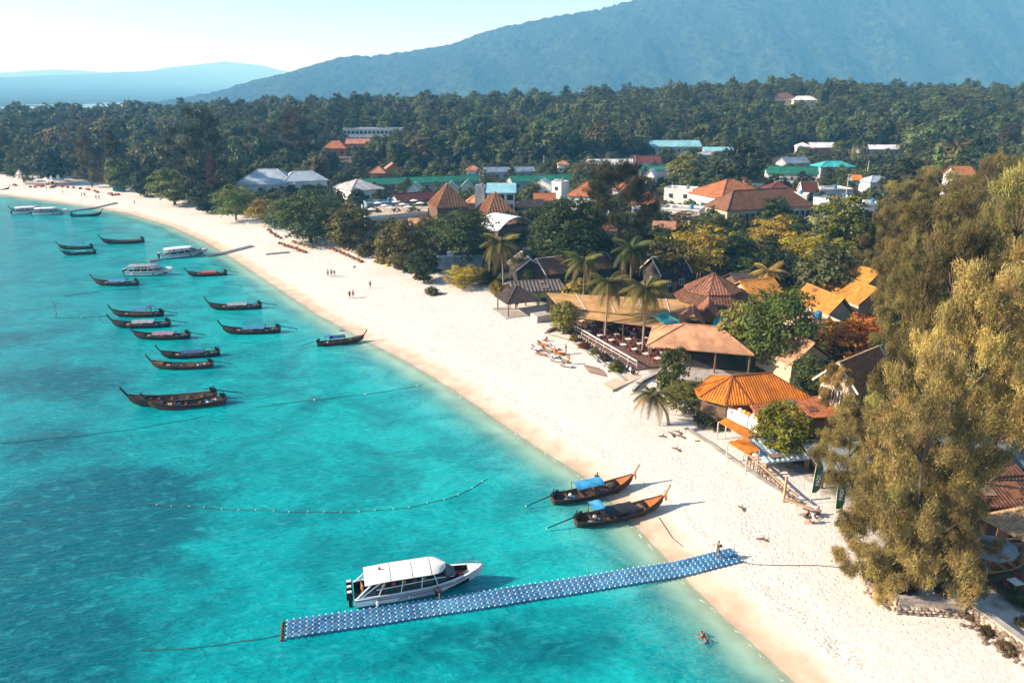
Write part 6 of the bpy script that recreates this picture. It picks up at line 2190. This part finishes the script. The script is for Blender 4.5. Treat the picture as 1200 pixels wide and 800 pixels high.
# driftwood and roots at the kerb
rr = random.Random(5)
for k, (x, y, L) in enumerate(((786, 509, 1.6), (794, 507, 1.2), (797, 512, 1.5), (776, 512, .9), (792, 527, 1.3), (822, 518, 1.6), (517, 345, 2.4), (415, 313, 1.2), (400, 388, 1.2), (868, 596, 1.0), (893, 633, 1.1))):
    q = GP(x, y)
    a = rr.uniform(0, 3)
    m = MB().tube([q + Vector((-L / 2 * math.cos(a), -L / 2 * math.sin(a), .03)), q + Vector((.1, .05, .16)), q + Vector((L / 2 * math.cos(a), L / 2 * math.sin(a), .05))], [.10, .13, .04], 6)
    m.tube([q + Vector((.1, .05, .16)), q + Vector((.3, .3, .4))], [.06, .02], 5)
    solo('driftwood', m, MATS['bark'], 'piece of dark driftwood lying on the pale sand', 'driftwood', q, 'driftwood on the beach')
# mooring rope from the pontoon up the sand
m = MB().tube([GP(x, y, .05) for x, y in ((868, 658), (885, 661), (915, 662), (960, 662), (1000, 666))], .03, 4)
solo('anchor_rope', m, MATS['rope'], 'thin rope running up the sand from the landward end of the blue pontoon', 'rope')
m = MB().tube([GP(x, y, .05) for x, y in ((772, 606), (780, 618), (788, 630), (800, 640))], .03, 4)
solo('anchor_rope', m, MATS['rope'], 'short rope on wet sand leading away from a beached longtail boat', 'rope')
q = GP(742, 449)
# plank boat ramp piece near far pontoon
a, b = GP(312, 298.5), GP(339, 296)
solo('plank', MB().bar(a + Vector((0, 0, .15)), b + Vector((0, 0, .15)), 1.0, .2), MATS['float_grey'], 'dark plank lying on the sand beside the thin pontoon', 'plank')
# utility poles
for k, (x, y, top) in enumerate(((1016, 205, 182), (993, 218, 196), (744, 190, 168), (637, 210, 182))):
    q = at_dist(x, y, (300, 250, 330, 360)[k])
    zg = ground(q.x, q.y)
    zt_ = min(zg + 10, at_dist(x, top, q.y).z)
    t = thing('utility_pole', 'thin pale utility pole rising between town roofs and trees', 'pole', (q.x, q.y, zg), 0, 'utility poles in the town')
    part('pole', MB().tube([(0, 0, -.3), (0, 0, zt_ - zg)], [.22, .14], 6), MATS['concrete'], t, False)
    part('crossarm', MB().box((0, 0, zt_ - zg - .6), (1.8, .14, .14)), MATS['wood_post'], t, False)

# ------------------------------------------------------------------ people
M('skin', (.42, .24, .15), .6, .1, 5, .05)
M('skin_dark', (.22, .12, .075), .6, .1, 5, .05)
M('hair', (.02, .015, .012), .7, .3, 8, .2)
POSES = {
    'walk': dict(hip=(0, 0, .92), chest=(.02, 0, 1.32), neck=(.03, 0, 1.47), head=(.06, 0, 1.62), rl=((0, -.10, .90), (.16, -.11, .50), (.02, -.11, .07), (.20, -.11, .03)), ll=((0, .10, .90), (-.02, .11, .50), (-.30, .11, .12), (-.14, .11, .03)),
                 ra=((0, -.20, 1.38), (-.10, -.25, 1.10), (.02, -.26, .86), (.06, -.26, .76)), la=((0, .20, 1.38), (.05, .25, 1.10), (.22, .24, .92), (.28, .24, .84))),
    'stand': dict(hip=(0, 0, .92), chest=(0, 0, 1.32), neck=(0, 0, 1.47), head=(.03, 0, 1.62), rl=((0, -.10, .90), (.02, -.11, .49), (0, -.11, .07), (.17, -.12, .03)), ll=((0, .10, .90), (.01, .12, .49), (-.03, .13, .07), (.14, .15, .03)),
                  ra=((0, -.20, 1.38), (-.03, -.27, 1.10), (.06, -.27, .86), (.09, -.26, .76)), la=((0, .20, 1.38), (-.02, .27, 1.10), (.10, .25, .87), (.14, .24, .78))),
    'sit': dict(hip=(0, 0, .16), chest=(-.10, 0, .56), neck=(-.10, 0, .71), head=(-.06, 0, .86), rl=((0, -.10, .16), (.38, -.14, .36), (.62, -.14, .08), (.78, -.14, .05)), ll=((0, .10, .16), (.40, .14, .30), (.72, .14, .08), (.88, .14, .06)),
                ra=((-.10, -.20, .62), (-.22, -.28, .36), (-.30, -.30, .12), (-.30, -.32, .05)), la=((-.10, .20, .62), (.04, .26, .38), (.26, .20, .34), (.34, .18, .34))),
    'swim': dict(hip=(-.25, 0, -.22), chest=(0, 0, .02), neck=(.08, 0, .16), head=(.14, 0, .30), rl=((-.25, -.1, -.22), (-.55, -.12, -.4), (-.9, -.12, -.5), (-1.05, -.12, -.55)), ll=((-.25, .1, -.22), (-.55, .14, -.38), (-.92, .14, -.46), (-1.05, .14, -.5)),
                 ra=((.02, -.20, .08), (.16, -.42, .02), (.38, -.46, .0), (.46, -.44, .0)), la=((.02, .20, .08), (.20, .40, .04), (.42, .38, .05), (.5, .34, .05))),
}
def skin_mesh(name, chains, mat, sub=1):
    vs, es, rs = [], [], []
    idx = {}
    def vid(p, rr_):
        k = tuple(round(q, 3) for q in p)
        if k not in idx:
            idx[k] = len(vs)
            vs.append(p)
            rs.append(rr_)
        return idx[k]
    for chn in chains:
        prev = None
        for p, rr_ in chn:
            v_ = vid(p, rr_)
            if prev is not None and prev != v_:
                es.append((prev, v_))
            prev = v_
    me = bpy.data.meshes.new(name)
    me.from_pydata(vs, es, [])
    o = bpy.data.objects.new(name, me)
    COL.objects.link(o)
    o.modifiers.new('skin', 'SKIN')
    for i, sv in enumerate(me.skin_vertices[0].data):
        sv.radius = (rs[i], rs[i])
        sv.use_root = (i == 0)
    sb = o.modifiers.new('sub', 'SUBSURF')
    sb.levels = sub
    bpy.context.view_layer.update()
    out = bpy.data.meshes.new_from_object(o.evaluated_get(bpy.context.evaluated_depsgraph_get()))
    bpy.data.objects.remove(o)
    out.name = name
    out.materials.clear()
    out.materials.append(mat)
    return out
_pm = {}
def pose_mesh(kind, pose, mat):
    key = (kind, pose, mat)
    if key in _pm:
        return _pm[key]
    p = POSES[pose]
    hip, chest, neck, head = p['hip'], p['chest'], p['neck'], p['head']
    mid = tuple((a + b) / 2 for a, b in zip(hip, chest))
    if kind == 'body':
        top = (head[0] + .01, head[1], head[2] + .10)
        ch_ = [[(hip, .13), (mid, .12), (chest, .15), (neck, .06), (head, .105), (top, .085)]]
        for l in ('rl', 'll'):
            a, b, c_, e = p[l]
            ch_.append([(hip, .13), (a, .10), (b, .062), (c_, .042), (e, .035)])
        for l in ('ra', 'la'):
            a, b, c_, e = p[l]
            ch_.append([(chest, .15), (a, .062), (b, .042), (c_, .032), (e, .036)])
    elif kind == 'shirt':
        ch_ = [[(hip, .135), (mid, .145), (chest, .172), (tuple(c0 * .75 + n0 * .25 for c0, n0 in zip(chest, neck)), .12)]]
        for l in ('ra', 'la'):
            a, b = p[l][0], p[l][1]
            ch_.append([(chest, .172), (a, .085), (tuple(x * .5 + y * .5 for x, y in zip(a, b)), .068)])
    elif kind == 'shorts':
        ch_ = [[(mid, .125), (hip, .150)]]
        for l in ('rl', 'll'):
            a, b = p[l][0], p[l][1]
            ch_.append([(hip, .150), (a, .118), (tuple(x * .25 + y * .75 for x, y in zip(a, b)), .092)])
    elif kind == 'hair':
        ch_ = [[((head[0] - .045, head[1], head[2] - .02), .085), ((head[0] - .02, head[1], head[2] + .07), .10), ((head[0] + .02, head[1], head[2] + .135), .07)]]
    elif kind == 'pack':
        ch_ = [[((chest[0] - .24, 0, chest[2] - .26), .11), ((chest[0] - .25, 0, chest[2] - .08), .13), ((chest[0] - .22, 0, chest[2] + .06), .10)]]
    _pm[key] = skin_mesh(kind, ch_, MATS[mat])
    _pm[key].polygons.foreach_set('use_smooth', [True] * len(_pm[key].polygons))
    return _pm[key]
def person(label, loc, rz, pose='stand', shirt='cloth_white', shorts='tarp_navy', skin='skin', pack=None, group='people on the beach', scale=1.0):
    b = put('person', pose_mesh('body', pose, skin))
    b.location = loc
    b.rotation_euler.z = rz
    b.scale = (scale,) * 3
    tag(b, label, 'person', group)
    if shirt:
        put('shirt', pose_mesh('shirt', pose, shirt), b)
    put('shorts', pose_mesh('shorts', pose, shorts), b)
    put('hair', pose_mesh('hair', pose, 'hair'), b)
    if pack:
        put('backpack', pose_mesh('pack', pose, pack), b)
    return b
q = P(841, 653.5, .62)
person('person with an orange brown backpack walking along the blue pontoon', (q.x, q.y, ground(q.x, q.y) + .29), pon_ang + 3.0, 'walk', 'tarp_black', 'tarp_navy', pack='wood_orange', group=None)
q = P(513, 698, .28)
person('person in dark clothes crouched on the pontoon beside the speedboat bow', (q.x, q.y, .27), 1.2, 'sit', 'tarp_black', 'tarp_black', group=None)
q = bc - bdir * 4.7 - bn * .55
person('person in an orange vest standing on the speedboat stern', (q.x, q.y, .44), 3.5, 'stand', 'cloth_orange', 'tarp_black', group=None)
q = P(824, 744, .1)
person('swimmer with dark shirt close to the wet sand', (q.x, q.y, .0), 2.4, 'swim', 'cloth_red', 'tarp_black', group=None)
q = P(828, 751, .1)
person('swimmer with pale blue top following another swimmer', (q.x, q.y, .0), 2.4, 'swim', 'tarp_blue', 'tarp_black', group=None)
for px, py, lb, sh, so, ps in (
    (384.5, 324, 'person in white, first of three walking together on the wide sand', 'tarp_pale', 'tarp_black', 'walk'), (388.5, 324, 'person in grey, middle of three walking together on the wide sand', 'wall_grey', 'tarp_navy', 'walk'),
    (392, 325, 'person in dark top, last of three walking together on the wide sand', 'tarp_navy', 'cloth_white', 'walk'), (410, 350, 'person in dark swimwear beside a companion near the waterline', 'tarp_black', 'tarp_black', 'walk'),
    (414, 349, 'person in reddish top beside a companion near the waterline', 'cloth_red', 'tarp_black', 'walk'), (434, 338, 'lone person walking up the wide sand', 'wall_grey', 'tarp_navy', 'walk'), (440, 306, 'person standing by the orange beanbag', 'cloth_white', 'cloth_red', 'stand'),
    (650, 417, 'tanned person in orange standing among the sun loungers', 'cloth_orange', 'cloth_orange', 'stand'), (663, 415, 'person in dark grey standing among the sun loungers', 'tarp_black', 'wall_grey', 'stand'),
    (666, 427, 'person in orange top and yellow shorts beside the sun loungers', 'cloth_orange', 'cloth_yellow', 'stand'), (96, 231, 'first of two far walkers near the far pontoon', 'tarp_black', 'tarp_black', 'walk'), (99.5, 231, 'second of two far walkers near the far pontoon', 'tarp_navy', 'tarp_black', 'walk'),
    (113, 234, 'left one of two people strolling below the dark green tent', 'wall_grey', 'tarp_black', 'walk'), (116.5, 234, 'right one of two people strolling below the dark green tent', 'tarp_black', 'tarp_navy', 'walk'), (74, 227, 'lone far walker near the peaked tents', 'bag_tan', 'tarp_black', 'walk'),
    (55, 223, 'lone dark figure on the far sand', 'tarp_black', 'tarp_black', 'stand'), (158, 240, 'small pale figure on the far sand', 'tarp_pale', 'wall_grey', 'walk'), (598, 362, 'person in dark shirt standing under the gazebo', 'tarp_black', 'tarp_navy', 'stand'),
    (606, 361, 'person in white shirt standing under the gazebo', 'cloth_white', 'tarp_black', 'stand'), (945, 607, 'person in black sitting on the sand by the feather flags', 'tarp_black', 'tarp_black', 'sit'), (958, 604, 'person in pink sitting behind the one in black', 'tarp_mauve', 'tarp_black', 'sit'),
    (952, 613, 'person in pale top sitting in front on the sand by the flags', 'cloth_white', 'tarp_red', 'sit'), (1082, 650, 'person in white standing in the shade of the huge casuarina', 'cloth_white', 'cloth_white', 'stand'),
    (640, 400, 'person sitting on the sand at the restaurant steps', 'cloth_red', 'tarp_navy', 'sit'), (1132, 672, 'person in pink sitting near the white blue parasol', 'tarp_mauve', 'cloth_white', 'sit')):
    person(lb, GP(px, py), r.uniform(0, 6.28), ps, sh, so, r.choice(['skin', 'skin_dark']))
ba = P(694, 571, .5)
person('person in black standing behind the blue canopy longtail boat', (ba.x + .6, ba.y + 1.0, max(.0, ground(ba.x + .6, ba.y + 1.0))), 1, 'stand', 'tarp_black', 'tarp_black', 'skin_dark', group=None)

# ------------------------------------------------------------------ forest
cand = []
rf_ = np.random.default_rng(12)
def in_poly(x, y, poly):
    c_ = False
    for i in range(len(poly)):
        (x1, y1), (x2, y2) = poly[i], poly[(i + 1) % len(poly)]
        if (y1 > y) != (y2 > y) and x < (x2 - x1) * (y - y1) / (y2 - y1) + x1:
            c_ = not c_
    return c_
TOWN = [(GP(x, y).x, GP(x, y).y) for x, y in ((262, 262), (268, 226), (380, 218), (400, 200), (640, 192), (745, 184), (1060, 184), (1085, 215), (1120, 330), (1300, 470), (1400, 640), (1200, 800), (1000, 640), (800, 480), (640, 380), (500, 330), (380, 285))]
xs_, ys_ = [], []
yy = 95.0
while yy < 1020:
    st_ = 6.0 if yy < 330 else 7.5 if yy < 520 else 9.5 if yy < 700 else 12
    n = int(2 * (yy * .82 + 25) / st_)
    xx = (np.arange(n) / n - .5) * 2 * (yy * .82 + 25) + rf_.uniform(-.45, .45, n) * st_
    xs_.append(xx)
    ys_.append(yy + rf_.uniform(-.45, .45, n) * st_)
    yy += st_
X_, Y_ = np.concatenate(xs_), np.concatenate(ys_)
Dv = pl_dist(VEG, X_, Y_)
Z_ = hgt(X_, Y_)
ok = (Dv > 5)
X_, Y_, Z_, Dv = X_[ok], Y_[ok], Z_[ok], Dv[ok]
placed = [(t_.location.x, t_.location.y) for t_ in TREES]
forest = []
for xx in np.arange(72, 190, 8.0):
    for yy in np.arange(-20, 150, 8.0):
        x, y = xx + rf_.uniform(-3, 3), yy + rf_.uniform(-3, 3)
        if y > 15 and proj(x, y, 12)[0] < 1290:
            continue
        h = rf_.uniform(9, 15)
        forest.append((0, x, y, ground(x, y), h, h * .9, False, 9999))
for x, y, z in zip(X_, Y_, Z_):
    town = in_poly(x, y, TOWN)
    if town:
        if rf_.random() > .95:
            continue
        h = rf_.uniform(3.0, 8.0)
        w_ = h * rf_.uniform(.9, 1.4)
    else:
        if y < 150:
            continue
        h = rf_.uniform(8, 16) * (1.35 if rf_.random() < .12 else 1) * (1 if y > 330 else .85)
        w_ = h * rf_.uniform(.65, 1.15)
    px, py0, zc = proj(x, y, z + h)
    _, pyb, _ = proj(x, y, z)
    hw = w_ * .5 * F / zc
    bad = False
    hits = []
    for q in PROT:
        x0, y0, x1, y1, yd, used = q
        if y > yd + 8:
            continue
        ow = min(px + hw * .9, x1) - max(px - hw * .9, x0)
        oh = min(pyb, y1) - max(py0, y0)
        if ow > 0 and oh > 0:
            fr_ = ow * oh / max(1.0, (x1 - x0) * (y1 - y0))
            lim = .45 if y1 < 262 else .12
            if used + fr_ > lim:
                bad = True
                break
            hits.append((q, fr_))
    if bad:
        continue
    for q, fr_ in hits:
        q[5] += fr_
    forest.append((h * F / zc, x, y, z, h, w_, town, px))
# nothing may stand inside a building footprint
forest.sort(reverse=True)
shown = [f for f in forest if -40 < f[7] < 1240]
NI = max(0, 300 - len(TREES))
indiv, rest = shown[:NI], shown[NI:] + [f for f in forest if not (-40 < f[7] < 1240)]
print('forest', len(forest), 'individuals', len(indiv), 'hand', len(TREES))
cols = [(.034, .050, .015), (.046, .064, .016), (.028, .046, .015), (.062, .064, .020), (.074, .058, .022), (.056, .076, .020)]
LAND = [((66, 217), 'white peaked tents'), ((140, 226), 'dark green beach tent'), ((20, 214), 'far end of the beach'), ((305, 218), 'hipped white hall'), ((415, 224), 'grey hip roofed house'),
        ((445, 203), 'terracotta villas'), ((480, 215), 'long green roof'), ((560, 200), 'small orange roofed house'), ((650, 212), 'small white tower house'), ((720, 194), 'pale beige sheet roof'),
        ((795, 178), 'large cyan hall'), ((880, 240), 'brown hipped hotel'), ((930, 205), 'bright green roofed building'), ((985, 195), 'teal hipped roof'), ((1035, 176), 'long pale sheet roof'),
        ((200, 238), 'wide beach'), ((690, 320), 'long brown tiled roof'), ((980, 360), 'ochre roofs'), ((600, 262), 'white arched roof'), ((1100, 240), 'golden casuarina grove'), ((835, 350), 'octagonal pavilion')]
LAND = [(GP(*q), n_) for q, n_ in LAND] + [(at_dist(435, 155, 470), 'long white hotel'), (at_dist(390, 170, 420), 'terracotta roofed slope houses'), (at_dist(940, 118, 560), 'hilltop villas')]
CN = ['dark green', 'mid green', 'deep green', 'olive green', 'brownish green', 'fresh green', 'yellow green']
for f in indiv:
    s_, x, y, z, h, w_, town, px = f
    feath = (not town) and rf_.random() < .12
    ci = int(rf_.integers(len(cols)))
    c_ = (.10, .082, .034) if feath else tuple(q * (2.5 if town else 2.0) for q in cols[ci])
    if town and rf_.random() < .3:
        ci = 6
        c_ = (.26, .22, .028)
    size = 'tall' if h > 14 else 'low' if h < 5 else 'middling'
    form = 'slender' if w_ < h * .75 else 'broad' if w_ > h else 'rounded'
    where = min(LAND, key=lambda q: (q[0].x - x) ** 2 + (q[0].y - y) ** 2)[1]
    lb = (size + ' ' + form + ' ' + ('feathery brown tinged' if feath else CN[ci]) + ' tree ' + ('in the gardens' if town else 'in the wood') + ' nearest the ' + where)
    plant('far_casuarina' if feath else 'far_broad', (x, y, z - .3), h, w_, c_, lb, 'tree', 'garden trees in the town' if town else 'trees of the wood')
# the rest of the wood, too many to count: one object that repeats the crowns above
src = [FIRST[p_[1].name] for p_ in protos('far_broad') + protos('far_casuarina') if p_[1].name in FIRST]
me = bpy.data.meshes.new('forest')
n = len(rest)
me.vertices.add(n)
me.vertices.foreach_set('co', np.array([(f[1], f[2], f[3] - .5) for f in rest], np.float32).ravel())
a = me.attributes.new('scl', 'FLOAT_VECTOR', 'POINT')
a.data.foreach_set('vector', np.array([(f[5], f[5], f[4]) for f in rest], np.float32).ravel())
a = me.attributes.new('rot', 'FLOAT_VECTOR', 'POINT')
a.data.foreach_set('vector', np.array([(0, 0, rf_.uniform(0, 6.28)) for f in rest], np.float32).ravel())
a = me.attributes.new('pick', 'INT', 'POINT')
a.data.foreach_set('value', np.array([rf_.integers(0, len(src) - 1) if rf_.random() > .07 else len(src) - 1 for f in rest], np.int32))
fo = put('forest', me)
tag(fo, 'dense dark green forest covering the land behind the town', 'forest', None, 'stuff')
ng = bpy.data.node_groups.new('forest', 'GeometryNodeTree')
ng.interface.new_socket('Geometry', in_out='INPUT', socket_type='NodeSocketGeometry')
ng.interface.new_socket('Geometry', in_out='OUTPUT', socket_type='NodeSocketGeometry')
gi, go = ng.nodes.new('NodeGroupInput'), ng.nodes.new('NodeGroupOutput')
ip = ng.nodes.new('GeometryNodeInstanceOnPoints')
jn = ng.nodes.new('GeometryNodeJoinGeometry')
infos = []
for s_ in src:
    oi = ng.nodes.new('GeometryNodeObjectInfo')
    oi.transform_space = 'ORIGINAL'
    oi.inputs['Object'].default_value = s_
    oi.inputs['As Instance'].default_value = True
    infos.append(oi)
for oi in reversed(infos):
    ng.links.new(oi.outputs['Geometry'], jn.inputs[0])
def nattr(name, typ):
    q = ng.nodes.new('GeometryNodeInputNamedAttribute')
    q.data_type = typ
    q.inputs['Name'].default_value = name
    return q.outputs['Attribute']
mp = ng.nodes.new('GeometryNodeMeshToPoints')
ng.links.new(gi.outputs[0], mp.inputs[0])
ng.links.new(mp.outputs[0], ip.inputs['Points'])
ng.links.new(jn.outputs[0], ip.inputs['Instance'])
ip.inputs['Pick Instance'].default_value = True
ng.links.new(nattr('pick', 'INT'), ip.inputs['Instance Index'])
ng.links.new(nattr('rot', 'FLOAT_VECTOR'), ip.inputs['Rotation'])
ng.links.new(nattr('scl', 'FLOAT_VECTOR'), ip.inputs['Scale'])
ng.links.new(ip.outputs[0], go.inputs[0])
fo.color = (.100, .116, .030, 1)
fm = fo.modifiers.new('forest', 'NODES')
fm.node_group = ng

# ------------------------------------------------------------------ haze
m = MB().box((0, 7500, 300), (36000, 20000, 616))
hz = bpy.data.objects.new('haze', m.mesh('haze', None))
COL.objects.link(hz)
t = NT('haze')
pv = t.n.new('ShaderNodeVolumePrincipled')
pv.inputs['Color'].default_value = (.18, .56, 1.0, 1)
pv.inputs['Absorption Color'].default_value = (1, 1, 1, 1)
pv.inputs['Density'].default_value = 0.000215
pv.inputs['Anisotropy'].default_value = 0.0
t.l.new(pv.outputs[0], t.out.inputs['Volume'])
hz.data.materials.append(t.m)
tag(hz, 'thin pale blue haze hanging over the whole bay', 'haze', None, 'stuff')
